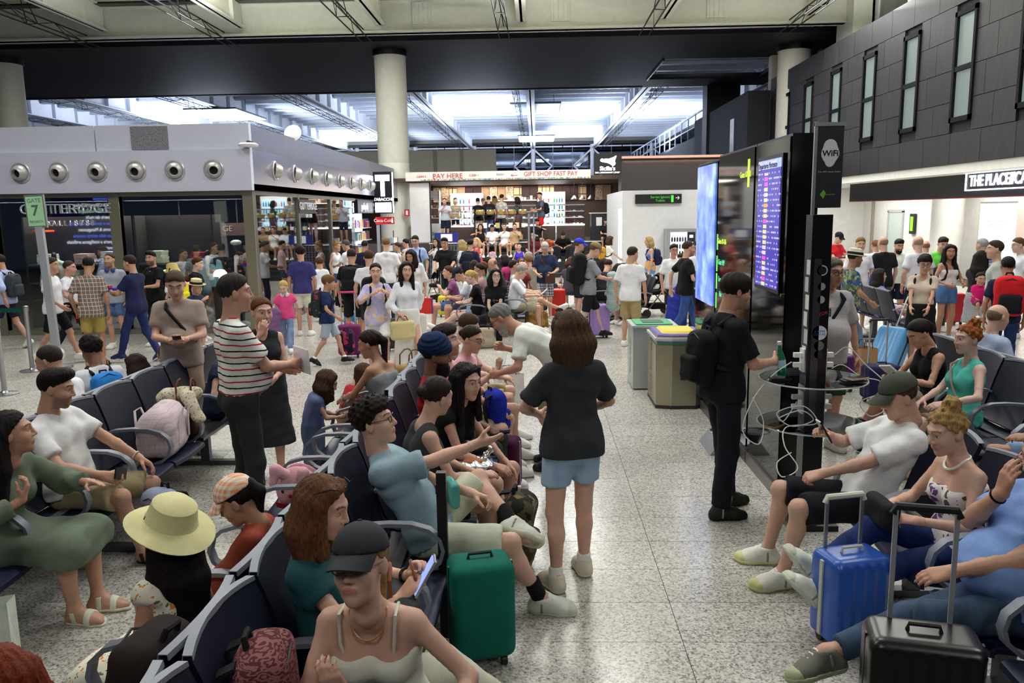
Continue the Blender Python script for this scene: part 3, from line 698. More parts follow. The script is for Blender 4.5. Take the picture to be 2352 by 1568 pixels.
def hat_mesh(hat, hx, Rh, hs, HC, lod, root):
    st, mat = hat[0], hat[1]; vx = (.0085, .013, .022)[lod]; Z = Rh@A([0, 0, 1.]); Yv = Rh@A([0, 1., 0]); tl = hat[2] if len(hat) > 2 else 0
    if st in ('cap', 'capback'):
        s = 1 if st == 'cap' else -1
        pr = [ell(hx(0, -.012, .052), A((.090, .108, .088))*hs, Rh, cuts=((hx(0, 0, .045), -Z),))]
        V, Q = sdf_mesh(pr, vx); h = obj('cap', npmesh('cap', V, Q), mat, root)
        rows = []
        for i in range(5):
            f_ = i/4; row = []
            for j in range(9):
                a = (j/8-.5)*2.3; rr = .088+.085*f_*math.cos(a*.62)
                row.append(hx(.088*math.sin(a)*(1-.08*f_), s*(.004+.095*math.cos(a)+.075*f_*math.cos(a*.66)**1.5), .050-.028*f_-.022*(math.sin(a)**2)*(.4+f_)))
            rows.append(row)
        MB().sheet(rows, .006).build('brim', mat, h, True)
        V, Q = sdf_mesh([ell(hx(0, -.012, .141), A((.008, .008, .005))*hs, Rh)], .003); obj('button', npmesh('button', V, Q), mat, h)
    elif st in ('sun', 'fedora', 'bucket'):
        pf = {'sun': [(.0, .145), (.06, .142), (.088, .12), (.100, .06), (.106, .045), (.140, .034), (.178, .012)], 'fedora': [(.0, .125), (.05, .140), (.082, .128), (.092, .055), (.098, .045), (.130, .040), (.148, .050)],
              'bucket': [(.0, .135), (.06, .135), (.084, .125), (.098, .055), (.128, -.02)]}[st]
        n = 36; rows = []
        for r_, z in pf:
            row = []
            for k in range(n+1):
                a = 2*math.pi*k/n; w = max(0, r_-.12)*.16*math.sin(a*2+1) if st == 'sun' else 0
                row.append(hx(r_*math.cos(a), -.01+r_*1.1*math.sin(a), z+w))
            rows.append(row)
        h = MB().sheet(rows, -.005).build('sun_hat' if st == 'sun' else 'hat', mat, root, True)
        if len(hat) > 3:
            MB().sheet([[hx(r_*math.cos(2*math.pi*k/n), -.01+r_*1.1*math.sin(2*math.pi*k/n), z) for k in range(n+1)] for r_, z in ((.0955, .085), (.1005, .050))], .003).build('hat_band', hat[3], h, True)
    elif st == 'turban':
        pr = [ell(hx(0, -.02, .065), A((.105, .125, .085))*hs, Rh), ell(hx(0, -.02, .115), A((.085, .10, .062))*hs, Rh, k=.03), ell(hx(0, .055, .06), A((.08, .05, .05))*hs, Rh, k=.03)]
        def dsp(X, Y, Z_):
            x, y, z = X-HC[0], Y-HC[1], Z_-HC[2]; u = x*Rh[0, 0]+y*Rh[1, 0]+z*Rh[2, 0]; v = x*Rh[0, 1]+y*Rh[1, 1]+z*Rh[2, 1]; w = x*Rh[0, 2]+y*Rh[1, 2]+z*Rh[2, 2]
            return (.0035*np.sin((w*1.0+.55*np.abs(u)-.3*v)*190)).astype(np.float32)
        V, Q = sdf_mesh(pr, .0075 if lod == 0 else vx, dsp, 0, [(hx(0, .05, .018), Rh@unit((0, .25, -1)))]); obj('turban', npmesh('turban', V, Q), mat, root)
# ================================================================ SETTING
rnd = random.Random(7); ORD = ('first', 'second', 'third', 'fourth', 'fifth', 'sixth', 'seventh', 'eighth', 'ninth', 'tenth')
WHITE = plain('d9dbd6', .45); OFFW = plain('d6d4c6', .5); STEEL = plain('a9abb0', .3, .9); ALU = plain('b9bbbb', .35, .8)
BLACK = plain('0b0b0d', .35); DARK = plain('1a1b1d', .6); GIRD = plain('cfd0c4', .5); RGIRD = plain('d5dae2', .5)
def struct(o, name=None): o['kind'] = 'structure'; return o
# --- floor: granite slabs
def granite():
    m, t, b = base('granite', .22, 0, .5); co = objco(t)
    inf = nd(t, 'ShaderNodeObjectInfo'); mp = nd(t, 'ShaderNodeVectorMath', operation='ADD'); t.links.new(co, mp.inputs[0])
    sc = nd(t, 'ShaderNodeVectorMath', operation='SCALE'); t.links.new(inf.outputs['Location'], sc.inputs[0]); sc.inputs['Scale'].default_value = 1.0; t.links.new(sc.outputs[0], mp.inputs[1])
    co2 = mp.outputs[0]
    v = nd(t, 'ShaderNodeTexVoronoi'); v.inputs['Scale'].default_value = 90; t.links.new(co2, v.inputs['Vector'])
    n = noise(t, co2, 55., 4., .7); g = sepxyz(t, v.outputs['Color'])[0]
    f = math_(t, 'ADD', math_(t, 'MULTIPLY', g, .55), math_(t, 'MULTIPLY', n, .6))
    col = ramp(t, f, [(.24, lin('625f5b')), (.40, lin('a19e97')), (.58, lin('bcb9b1')), (.80, lin('d4d1c8'))])
    big = noise(t, co2, 1.3, 3.); rv = math_(t, 'MULTIPLY_ADD', inf.outputs['Random'], .16, .86)
    tint = nd(t, 'ShaderNodeMix', data_type='RGBA', blend_type='MULTIPLY'); tint.inputs[0].default_value = 1
    t.links.new(col, tint.inputs[6]); t.links.new(ramp(t, math_(t, 'MULTIPLY_ADD', big, .3, math_(t, 'SUBTRACT', rv, .15)), [(.6, (.78, .77, .74)), (1., (1, 1, 1))]), tint.inputs[7])
    t.links.new(tint.outputs[2], b.inputs['Base Color'])
    t.links.new(math_(t, 'MULTIPLY_ADD', big, .14, .14), b.inputs['Roughness']); return m
GRAN = granite()
fl = struct(MB().bb((-40, -6, -.2), (16, 92, -.012)).build('floor', plain('55524c', .6)))
TW, TD = 1.25, .44
tile = MB().box((0, 0, -.010), (TW-.004, TD-.004, .020)).mesh('floor_tile')
cand = []; restt = MB()
for j in range(-9, 62):
    for i in range(-16, 9):
        x = .75+TW*(i+.5); y = 3.97+TD*(j+.5)
        d = A([x, y, 0])-CAM; z = d@fw
        vis = z > .5 and abs(1176+F*(d@rt)/z-1176) < 1176+900/z*2 and 784-F*(d@up)/z < 1568+200
        if vis and y < 31: cand.append((y, x))
cand.sort()
for n_, (y, x) in enumerate(cand):
    if n_ < 300:
        o = bpy.data.objects.new('floor_tile', tile); COL.objects.link(o); o.parent = fl; o.location = (x, y, 0)
    else: restt.box((x, y, -.010), (TW-.004, TD-.004, .020))
tile.materials.append(GRAN)
tag(restt.build('far_floor_tiles', GRAN, fl), kind='stuff')
# --- round columns
for i, (x, y) in enumerate(((-20.6, 32), (-5.55, 32), (9.95, 32.6))):
    c = struct(MB().lathe([(.60, 0), (.60, 4.2), (.598, 4.205), (.60, 4.21), (.60, 8.2)], 40).build('column_%d' % (i+1), OFFW, None, True, (x, y, 0)))
    MB().lathe([(.66, 8.2), (.66, 8.45)], 40).build('column_collar', BLACK, c, True)
# --- dark portal soffit with fine slats, and an opening on its right
def slats():
    m, t, b = base('dark slats', .6, .0, .25); x, y, z = sepxyz(t, objco(t)); w = math_(t, 'FRACT', math_(t, 'MULTIPLY', y, 9.))
    t.links.new(ramp(t, w, [(0, (.003, .003, .003)), (.18, (.011, .010, .010)), (.85, (.013, .012, .012)), (1., (.003, .003, .003))]), b.inputs['Base Color']); bump(t, b, math_(t, 'PINGPONG', w, .5), .5, .02); return m
SL = slats()
b = MB(); b.bb((-40, 30.3, 8.43), (5.4, 42.6, 8.6)); b.bb((5.4, 30.3, 8.43), (11.5, 35.0, 8.6)); b.bb((5.4, 40.2, 8.43), (11.5, 42.6, 8.6)); b.bb((10.6, 35, 8.43), (11.5, 40.2, 8.6)); b.bb((-40, 42.3, 8.4), (5.4, 42.6, 9.9))
b.bb((-40, 29.5, 8.62), (11.5, 30.32, 9.9)); struct(MB().bb((5.0, 34.6, 9.7), (11.6, 42.8, 9.8)).build('ceiling_opening', plain('d5dae6', .6))); area('roof_wash_light', (8, 38, 8.7), (1.5, .5), 60, (.8, .86, 1.), (R(180), 0, 0)); soff = struct(b.build('ceiling_portal_soffit', SL))  # unseen area light added inside the opening to brighten its roof
b = MB(); b.bb((5.3, 39.9, 8.5), (11, 40.0, 8.62)); b.bb((5.3, 35.0, 8.36), (5.36, 40.2, 8.44)); b.build('opening_frame', BLACK, soff)
# --- near roof
roof = struct(MB().bb((-40, -6, 9.75), (14, 30.5, 9.85)).build('ceiling', plain('6f7066', .7)))
def roofpanel():
    for i in range(-8, 3):
        for j in range(-1, 8):
            x0 = -.45+4.88*i; y0 = j*4.2-3.5
            MB().bb((x0+.25, y0+.05, 9.66), (x0+4.7, y0+4.05, 9.74)).build('ceiling_panel', plain('d2d2bd', .6), roof)
roofpanel()
for j in range(0, 21):
    MB().bb((-40, j*1.45-.5, 9.56), (14, j*1.45-.42, 9.66)).build('ceiling_batten', plain('bdbda8', .6), roof)
def ibeam(b, x, y0, y1, z0, z1, w=.34):
    b.bb((x-w/2, y0, z0), (x+w/2, y1, z0+.05)); b.bb((x-w/2, y0, z1-.05), (x+w/2, y1, z1)); b.bb((x-.04, y0, z0), (x+.04, y1, z1))
    y = y0+.8
    while y < y1: b.bb((x-w/2+.01, y-.02, z0+.05), (x+w/2-.01, y+.02, z1-.05)); y += 2.6
g = MB(); g.bb((-40, 29.0, 8.46), (10.6, 29.55, 8.52)); g.bb((-40, 29.0, 9.5), (10.6, 29.55, 9.56)); g.bb((-40, 29.15, 8.46), (10.6, 29.4, 9.56))
g.bb((10.6, 28.5, 7.45), (11.5, 30, 9.8)); MB().bb((-40, 28.55, 9.50), (10.6, 28.98, 9.60)).build('gap_shadow_strip', BLACK, roof); mg = struct(g.build('trim_1', GIRD))  # black strip stands in for the shade in the gap above the girder
mg.name = 'trim_1'
for x in (-3.9, 0.9, 6.2):
    q = MB(); q.bb((x-.32, 29.10, 8.72), (x+.32, 29.15, 9.45)); q.build('splice_plate', GIRD, mg)
    bo = MB()
    for u in range(4):
        for v in range(12): bo.lathe([(.022, 0), (.016, .018)], 6, (x-.24+.16*u, 29.10, 8.77+.056*v), Rm=Matrix.Rotation(R(90), 3, 'X'))
    tag(bo.build('bolts', GIRD, mg), kind='stuff')
GX = [-.45+4.88*i for i in range(-7, 3)]
for i, x in enumerate(GX):
    q = MB(); ibeam(q, x, -4, 29.1, 8.72, 9.56); struct(q.build('trim_%d' % (i+2), GIRD))
def truss(x, y0, y1, z, mat, step=2.4, w=.34, h=.30, name='roof_truss'):
    t = MB(); r = .019
    for dx, dz in ((-w/2, 0), (w/2, 0), (0, h)): t.bar((x+dx, y0, z+dz), (x+dx, y1, z+dz), r*1.7)
    y = y0; k = 0
    while y+step <= y1:
        for dx in (-w/2, w/2):
            t.bar((x+dx, y, z), (x, y+step/2, z+h), r); t.bar((x, y+step/2, z+h), (x+dx, y+step, z), r)
        t.bar((x-w/2, y, z), (x+w/2, y, z), r)
        if k % 4 == 2:
            for dx in (-w/2, w/2): t.bar((x+dx, y, z), (x+dx*.2, y-.55, z+1.0), r*1.2)
        y += step; k += 1
    return t.build(name, mat)
TRM = plain('121316', .6)
for i, x in enumerate(GX[2:]):
    o = struct(truss(x-.62, 2, 30.2, 8.30, TRM)); o.name = 'trim_truss_%d' % (i+1)
# --- far roof (beyond the portal), lit from below
FR = plain('e3e8f0', .55)
fr = struct(MB().bb((-46, 42.6, 9.85), (16, 89, 9.95)).build('ceiling_far', FR))
for j in range(0, 24):
    y = 43+1.92*j; q = MB(); q.bb((-46, y, 9.58), (14, y+.10, 9.85)); q.bb((-46, y-.10, 9.58), (14, y+.2, 9.62)); q.build('roof_purlin', RGIRD, fr)
for j in range(0, 24):
    y = 43.9+1.92*j; q = MB()
    for k in range(int(60/.5)): q.bb((-46+.5*k, y, 9.74), (-46+.5*k+.22, y+.5, 9.86))
    tag(q.build('deck_ribs', FR, fr), kind='stuff')
for i in range(-6, 3):
    x = -.3+6.3*i; q = MB(); ibeam(q, x, 42.6, 86, 8.75, 9.85, .5); o = struct(q.build('trim_%d' % (20+i), RGIRD))
    o = struct(truss(x-.75 if i < 1 else x+.7, 42.6, 84, 8.55, plain('24262c', .6), 2.6)); o.name = 'trim_truss_%d' % (20+i)
# far end: grey beam, glazed night wall with white columns and bracing
struct(MB().bb((-46, 84, 9.15), (13, 86, 9.85)).build('wall_far_beam', plain('77756f', .8)))
struct(MB().bb((-46, 83.6, 9.0), (13, 84.0, 9.16)).build('trim_40', DARK))
wf = struct(MB().bb((-46, 90, 0), (16, 90.2, 9.8)).build('wall_far', plain('05070d', .3)))
for i in range(-6, 3):
    x = -.3+6.3*i
    MB().lathe([(.24, 0), (.24, 9.8)], 16, (x, 88, 0)).build('window_column', plain('e8ecf4', .5), wf, True)
    q = MB()
    for s in (-1, 1):
        q.bar((x, 88, 8.9), (x+s*2.0, 88, 7.1), .16); q.bar((x+s*2.0, 88, 7.1), (x, 88, 5.2), .16); q.bar((x, 88, 9.1), (x+s*3.1, 88, 9.1), .14)
    q.build('wind_brace', plain('e8ecf4', .5), wf)
    MB().bb((x+.3, 89.4, 0), (x+6.0, 89.42, 9.7)).build('window_pane', glass((.35, .4, .5), .10), wf)
    q = MB(); q.bb((x+2.1, 89.2, 0), (x+2.16, 89.3, 9.7)); q.bb((x+4.2, 89.2, 0), (x+4.26, 89.3, 9.7)); q.bb((x, 89.2, 7.05), (x+6.3, 89.3, 7.12)); q.build('window_mullion', plain('9aa2b4', .4), wf)
# ceiling light panels of the far hall
for n_, (c, lit, lb) in enumerate((((-19.5, 52, 8.6), 9., 'large glowing square light panel hanging above the clothing shop roof'), ((0, 54.5, 8.9), 0, 'unlit grey light panel hanging below the far white roof'), ((.05, 74, 8.7), 12., 'bright rectangular light panel hanging in front of the far night windows'))):
    t_ = empty('ceiling_light_panel', c); tag(t_, lb, 'ceiling light', 'light panels of the far roof')
    MB().box((0, 0, .06), (3.2, 5.6, .1)).build('housing', plain('6c747c', .5), t_)
    MB().box((0, 0, 0), (3.1, 5.5, .02)).build('diffuser', emit('f4f6ff', lit) if lit else plain('8fa0b4', .3), t_)
    q = MB()
    for sx in (-1.2, 1.2): q.bar((sx, 0, .1), (sx, 0, .95), .03)
    q.build('hanger', DARK, t_)
# --- right dark wall with slabs and narrow windows
wr = struct(MB().bb((9.66, 9, 3.2), (10.4, 34.4, 7.45)).build('wall_right', plain('141516', .8)))
def slabmat():
    m, t, b = base('dark stone slab', .55, 0, .35); co = objco(t, (1, 1, .25)); n = noise(t, co, 9., 5., .6); inf = nd(t, 'ShaderNodeObjectInfo')
    col = mixc(t, 1.0, ramp(t, n, [(.25, (.013, .0125, .012)), (.75, (.027, .026, .0245))]), ramp(t, inf.outputs['Random'], [(0, (.75, .75, .76)), (1, (1.15, 1.14, 1.1))]), 'MULTIPLY')
    t.links.new(col, b.inputs['Base Color']); bump(t, b, n, .2, .01); return m
SLB = slabmat(); SLBM = {}
WY = [16.45+2.63*k for k in range(7)]
nr = 6; hh = (7.45-3.2)/nr
for r_ in range(nr):
    z0 = 3.2+hh*r_; y = 9-(.4 if r_ % 2 else 0.)
    while y < 34.3:
        y1 = y+1.31; segs = [(max(y, 9), min(y1, 34.38))]
        if r_ not in (0, nr-1):
            for w0 in WY:
                lo, hi = w0-.47, w0+.47; out = []
                for a, c in segs:
                    if z0+hh > 4.15 and z0 < 6.55:
                        if a < lo: out.append((a, min(c, lo)))
                        if c > hi: out.append((max(a, hi), c))
                        if c <= lo or a >= hi: pass
                    else: out.append((a, c))
                segs = sorted(set(out))
        for a, c in segs:
            if c-a < .05: continue
            k_ = round(c-a, 2)
            if k_ not in SLBM:
                SLBM[k_] = MB().box((0, 0, 0), (.06, k_-.014, hh-.014)).mesh('wall_slab'); SLBM[k_].materials.append(SLB)
            o = bpy.data.objects.new('wall_slab', SLBM[k_]); COL.objects.link(o); o.parent = wr; o.location = (9.63, (a+c)/2, z0+hh/2)
        y = y1
WGL = glass((.85, .9, .88), .12)
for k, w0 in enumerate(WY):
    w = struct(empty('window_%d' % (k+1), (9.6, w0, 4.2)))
    q = MB()
    for a, c in ((-.46, -.37), (.37, .46)): q.bb((-.04, a, -.06), (.12, c, 2.38))
    q.bb((-.04, -.46, -.06), (.12, .46, .05)); q.bb((-.04, -.46, 2.27), (.12, .46, 2.38)); q.bb((-.03, -.4, 1.06), (.12, .4, 1.17)); q.build('window_frame', plain('090a0f', .7, 0, .15), w)
    for z0, z1 in ((.05, 1.06), (1.17, 2.27)): MB().bb((.03, -.37, z0), (.045, .37, z1)).build('window_pane', emit('8a9a92', .42), w)  # panes glow by emission, standing in for light on the glass
    MB().bb((.050, -.38, .0), (.057, .38, 2.3)).build('window_blind', emit('8a9a92', .75), w)  # glowing sheet added behind the panes to imitate room light
cl = struct(MB().bb((11.3, 9, 7.45), (11.5, 34, 9.7)).build('wall_right_clerestory', plain('c6c8c2', .6)))
for k in range(9):
    y = 9.6+2.7*k; q = MB()
    for a, c in ((0, .09), (2.2, 2.29)): q.bb((11.22, y+a, 7.5), (11.3, y+c, 9.3))
    q.bb((11.22, y, 9.22), (11.3, y+2.29, 9.32)); q.build('clerestory_frame', plain('d8d8d2', .5), cl)
    MB().bb((11.26, y+.09, 7.5), (11.28, y+2.2, 9.22)).build('clerestory_pane', glass((.3, .33, .38), .2), cl)
struct(MB().bb((9.66, 34.6, 3.2), (14, 35, 9.2)).build('wall_back_right', plain('cfcbb8', .6)))
b2 = struct(MB().bb((8.75, 34.6, 0), (9.66, 46, 7.05)).build('wall_block', plain('16171a', .7)))
MB().bb((8.72, 36.8, 4.4), (8.75, 37.5, 6.2)).build('window_strip', plain('7d8894', .3), b2)
struct(MB().bb((8.65, 42.3, 0), (10.3, 43.4, 9.0)).build('wall_portal_leg', plain('0c0d10', .5)))
wl = struct(MB().bb((9.6, 46, 0), (10, 84, 6.6)).build('wall_far_right', plain('262a31', .7)))
for k in range(10): MB().bb((9.56, 48+3.2*k, 3.4), (9.6, 48.8+3.2*k, 5.6)).build('window_strip', plain('6f7c90', .3), wl)
q = MB()
for k in range(16): q.bb((9.7, 46+2.4*k, 6.6), (9.76, 46.06+2.4*k, 8.0))
q.bb((9.68, 46, 7.95), (9.78, 84, 8.05)); q.bb((9.68, 46, 7.2), (9.78, 84, 7.25)); q.build('balustrade', plain('b9c2d2', .4), wl)
# --- arcade under the right wall: white recess with shops
struct(MB().bb((9.66, 9, 3.0), (14.5, 34, 3.2)).build('ceiling_arcade', plain('e4e2da', .5)))
war = struct(MB().bb((13.3, 9, 0), (13.6, 34.6, 3.2)).build('wall_arcade', plain('e6e4de', .5)))
MB().bb((11.4, 33.6, 0), (13.4, 33.9, 3.2)).build('end_wall', plain('e6e4de', .5), war)
area('shop_light', (12.2, 20, 2.95), (1.6, 9.0), 200, (1.0, .97, .93)); area('shop_light', (11.6, 29.5, 2.95), (1.6, 5), 130, (1.0, .99, .97))
sg = empty('shop_sign', (10.38, 0, 0)); tag(sg, 'long black shop fascia with glowing framed lettering under the dark stone wall', 'sign')
MB().bb((-.02, 14, 2.45), (.22, 27.4, 3.08)).build('fascia_board', plain('17181b', .5), sg); MB().bb((-.03, 14, 2.43), (.2, 27.4, 2.452)).build('red_edge', plain('8a1420', .4), sg)
LW = emit('eef2ff', 2.6)
q = MB(); q.bb((-.05, 15.4, 3.0), (-.02, 20.1, 3.03)); q.bb((-.05, 15.4, 2.60), (-.02, 20.1, 2.63)); q.bb((-.05, 20.07, 2.60), (-.02, 20.1, 3.03)); q.build('neon_frame', LW, sg)
text('THE PLACE//CATANIA', .36, LW, sg, (-.04, 19.92, 2.815), (R(90), 0, R(-90)), .012, 'LEFT', bold=.006, sx=.92)
dr = struct(empty('door_1', (13.28, 0, 0)))
q = MB(); q.bb((-.04, 29.9, 0), (0.02, 30.0, 2.1)); q.bb((-.04, 31.1, 0), (.02, 31.2, 2.1)); q.bb((-.04, 29.9, 2.05), (.02, 31.2, 2.15)); q.build('door_frame', plain('b9bdbc', .4), dr); MB().bb((-.01, 30, 0), (.0, 31.1, 2.05)).build('door_leaf', plain('c3cfc8', .4), dr)
q = MB(); q.bb((13.2, 28.9, 1.3), (13.27, 29.25, 2.0)); o = q.build('door_sign', plain('222422', .4)); tag(o, 'small dark sign with a green figure beside the white door', 'sign'); MB().bb((13.185, 28.98, 1.4), (13.2, 29.17, 1.9)).build('green_panel', emit('7fd32a', 1.5), o)
for y0, y1 in ((26.8, 27.0), (32.5, 32.6)): struct(MB().bb((13.2, y0, 0), (13.3, y1, 2.6)).build('trim_%d' % int(50+y0), plain('9a9384', .5)))
struct(MB().lathe([(.45, 0), (.45, 3.0)], 28).build('column_4', plain('e4e3de', .5), None, True, (12.6, 25.4, 0)))
ps = empty('advert_lightbox', (12.9, 23.1, 0)); tag(ps, 'tall backlit pale green advertising panel beside the white column', 'advert panel')
MB().bb((-.06, -.95, .1), (.06, .95, 2.35)).build('panel_frame', ALU, ps); MB().bb((-.075, -.9, .15), (-.06, .9, 2.3)).build('panel_face', emit('dff3e2', 1.6), ps); text('UNA DESTINAZIONE\nUN RACCONTO', .11, plain('9aa79c'), ps, (-.08, 0, 1.75), (R(90), 0, R(-90)), .002)
MB().bb((-.08, -.9, .15), (-.076, .9, .75)).build('panel_green', emit('a8e23a', 1.5), ps)
pk = struct(MB().bb((12.5, 18.0, 0), (12.7, 21.6, 2.45)).build('wall_pink', plain('e8cfc6', .5)))
fs_ = empty('fire_point_sign', (12.46, 20.4, 1.62)); tag(fs_, 'red fire point sign on the pink shop wall', 'sign'); MB().box((0, 0, 0), (.02, .30, .26)).build('plate', plain('c8202a', .4), fs_); MB().box((-.012, .02, .03), (.006, .16, .08)).build('pictogram', plain('f4f4f4'), fs_)
# leopard-print shop at the far right
lp_ = empty('shop_display', (12.3, 16.2, 0)); tag(lp_, 'clothes shop bay with leopard print shelves and hanging bright clothes', 'shop display')
MB().bb((.3, -2.4, 0), (.4, 1.8, 2.45)).build('back_panel', plain('f0e6de', .5), lp_)
leo = cloth('7a4a22', 'dots', '1c0f08', s=3.4)
for z0 in (1.55, .02): MB().bb((-.05, -.1, z0), (.3, 1.7, z0+.62)).build('leopard_panel', leo, lp_)
for z0 in (1.5, 2.2): MB().bb((-.1, -2.4, z0), (.3, 1.8, z0+.04)).build('shelf', plain('f4ece4', .4), lp_)
for k in range(26):
    y = -2.3+.15*k; c_ = rnd.choice(['c83a8a', 'e8c020', 'd05030', '7a3a9a', 'e8e0d8', '2a9a6a', 'e06a20'])
    MB().lathe([(.005, .72), (.09, .66), (.13, .5), (.11, .1), (.14, 0)], 8, (.08, y, .72), .9, .28).build('garment', cloth(c_, rnd.choice([None, 'floral', 'dots']), 'f0e0d0', '202020'), lp_, True)
fsn = empty('shop_name_sign', (12.1, 17.2, 2.2)); tag(fsn, 'small dark sign with yellow green F and star', 'sign'); MB().box((0, 0, 0), (.06, 1.0, .42)).build('plate', plain('2a2430', .5), fsn); text('F*K', .34, emit('cfe86a', 2.), fsn, (-.035, .1, 0), (R(90), 0, R(-90)), .006)
# --- clothing shop on the left
FASC = plain('dcdff0', .36, .05, var=.02); FASS = plain('b4b2c0', .22, .75, var=.04)
sh = struct(empty('wall_shop', (0, 0, 0)))
SX, SY = -5.35, 15.3
q = MB(); q.bb((-32, SY-.02, 2.74), (SX, SY+.12, 3.5)); q.build('fascia_front', FASC, sh)
for k in range(12):
    x1 = SX-.03-2.95*k; MB().bb((x1-2.93, SY+.08, 3.5), (x1, SY+.2, 3.98)).build('fascia_panel', FASC, sh)
MB().bb((-7.62, SY+.05, 3.53), (-6.92, SY+.08, 3.95)).build('vent_grille', cloth('8f9096', 'dots', '3a3b40', s=3., rough=.4), sh)
MB().bb((-32, SY+.1, 2.74), (SX, 31.6, 2.86)).build('shop_ceiling', plain('3a3632', .7), sh)
MB().bb((SX-.12, SY+.12, 2.74), (SX, 31.5, 3.5)).build('fascia_side', FASS, sh); MB().bb((SX-.25, SY+.2, 3.5), (SX-.1, 31.5, 3.98)).build('fascia_side_upper', plain('8f8e98', .35, .6), sh)
MB().bb((-32, SY+.2, 3.9), (SX-.2, 31.5, 3.96)).build('shop_roof', plain('8a8c90', .7), sh)
def nozzle(loc, rz, tilt):
    t_ = empty('air_nozzle', loc, rz)
    MB().lathe([(.150, 0), (.150, .015), (.135, .025), (.118, .012)], 26, Rm=Matrix.Rotation(R(90), 3, 'X')).build('flange', plain('c9cacc', .3, .5), t_, True)
    Rm = Matrix.Rotation(R(90), 3, 'X') @ Matrix.Rotation(R(tilt), 3, 'Y') @ Matrix.Rotation(R(10), 3, 'X')
    MB().lathe([(.114, 0), (.112, .05), (.095, .09), (.068, .115), (.060, .112), (.056, .06)], 24, Rm=Rm).build('eyeball', plain('c4c2bc', .35, .4), t_, True)
    MB().lathe([(.06, .062), (.0, .06)], 20, Rm=Rm).build('opening', plain('060606', .8), t_)
    t_.scale = (1.3, 1.3, 1.3); return t_
for k in range(9):
    t_ = nozzle((-6.05-.74*k, SY-.022, 3.13), 0, 18-5*k); tag(t_, 'round silver air nozzle on the shop front, %s from the corner' % ORD[k], 'air nozzle', 'air nozzles of the shop front')
for k in range(9):
    t_ = nozzle((SX+.002, 16.7+1.37*k, 3.17), R(90), 25); tag(t_, 'silver air nozzle on the shop side, %s back from the corner' % ORD[k], 'air nozzle', 'air nozzles of the shop side')
    if k == 0: t_['label'] = 'round silver air nozzle opening on the shop side nearest the corner'
ap = empty('access_point', (SX-.0, SY-.08, 3.55)); tag(ap, 'small white round wireless antenna disc on the shop corner', 'antenna'); MB().lathe([(.0, -.03), (.17, -.02), (.19, .02), (.14, .05), (0, .055)], 24).build('disc', plain('e8e8e6'), ap, True); MB().bb((-.03, 0, .05), (.03, .2, .09)).build('bracket', DARK, ap)
dn = empty('dish_antenna', (SX-.15, 18.6, 4.1)); tag(dn, 'small white dish standing on the shop roof edge', 'antenna'); MB().lathe([(0, .05), (.14, .03), (.2, 0), (.0, -.01)], 22, Rm=Matrix.Rotation(R(70), 3, 'X')).build('dish', plain('ececea'), dn, True); MB().tube([(0, 0, -.15), (0, 0, 0)], .02, 6).build('mast', DARK, dn)
SG = glass((.80, .84, .82), .20)
for k, (x0, x1) in enumerate(((-5.6, -8.0), (-8.2, -10.45), (-10.65, -13.2))):
    w = struct(empty('window_%d' % (20+k), (0, SY+.2, 0)))
    MB().bb((x1, 0, .08), (x0, .02, 2.74)).build('window_pane', SG, w)
    q = MB(); q.bb((x0, -.08, 0), (x0+.2, .06, 2.75)); q.bb((x1-.04, -.06, 0), (x1, .06, 2.75)); q.bb((x1, -.06, 0), (x0, .06, .09)); q.bb((x1, -.06, 2.66), (x0, .06, 2.75)); q.build('window_frame', plain('8f8b78', .4, .5), w)
for k in range(3):
    y0 = SY+.3+2.9*k; w = struct(empty('window_%d' % (25+k), (SX-.1, 0, 0)))
    MB().bb((-.01, y0, .08), (.01, y0+2.8, 2.74)).build('window_pane', SG, w)
    q = MB(); q.bb((-.05, y0-.14, 0), (.05, y0, 2.74)); q.bb((-.05, y0, 0), (.05, y0+2.8, .09)); q.bb((-.05, y0, 2.66), (.05, y0+2.8, 2.74)); q.build('window_frame', plain('77756c', .35, .6), w)
SGN = emit('e8ecf2', .9)
s_ = empty('shop_name', (-9.0, SY+.12, 0)); tag(s_, 'silver shop name lettering on the clothing shop front window', 'sign'); text('GUTTERIDGE', .27, plain('cfd4da', .3, .3), s_, (-.05, 0, 2.44), (R(90), 0, 0), .012, sx=1.12, bold=-.002); text('DAL 1878', .15, plain('cfd4da', .3, .3), s_, (-.05, 0, 2.17), (R(90), 0, 0), .008, space=1.5)
s_ = empty('shop_name', (SX-.02, 18.9, 0)); tag(s_, 'shop name lettering on the side window with black backing', 'sign'); MB().bb((-.03, -.5, 2.3), (-.02, .9, 2.62)).build('backing', BLACK, s_); text('GUTTERIDGE', .24, plain('d8dade', .3), s_, (0, .2, 2.46), (R(90), 0, R(90)), .01); text('DAL 1878', .12, plain('d8dade', .3), s_, (0, .2, 2.24), (R(90), 0, R(90)), .008)
s_ = empty('shop_name', (-6.9, SY+1.6, 0)); tag(s_, 'faint shop name on the dark inner panel of the clothing shop', 'sign'); MB().bb((-.9, .02, 1.86), (.9, .06, 2.12)).build('board', plain('3a2420', .6), s_); MB().bb((-.62, .03, 2.12), (-.6, .05, 2.75)).build('hanger', DARK, s_); MB().bb((.6, .03, 2.12), (.62, .05, 2.75)).build('hanger', DARK, s_); text('GUTTERIDGE', .17, plain('8a7a70', .5), s_, (0, .01, 2.0), (R(90), 0, 0), .004)
struct(MB().bb((-32, 22.2, 0), (SX-.2, 22.4, 2.75)).build('wall_shop_back', plain('2e2825', .7)))
struct(MB().bb((-14, SY+.25, 0), (-5.5, 22.2, .012)).build('floor_shop', plain('3a332c', .4)))
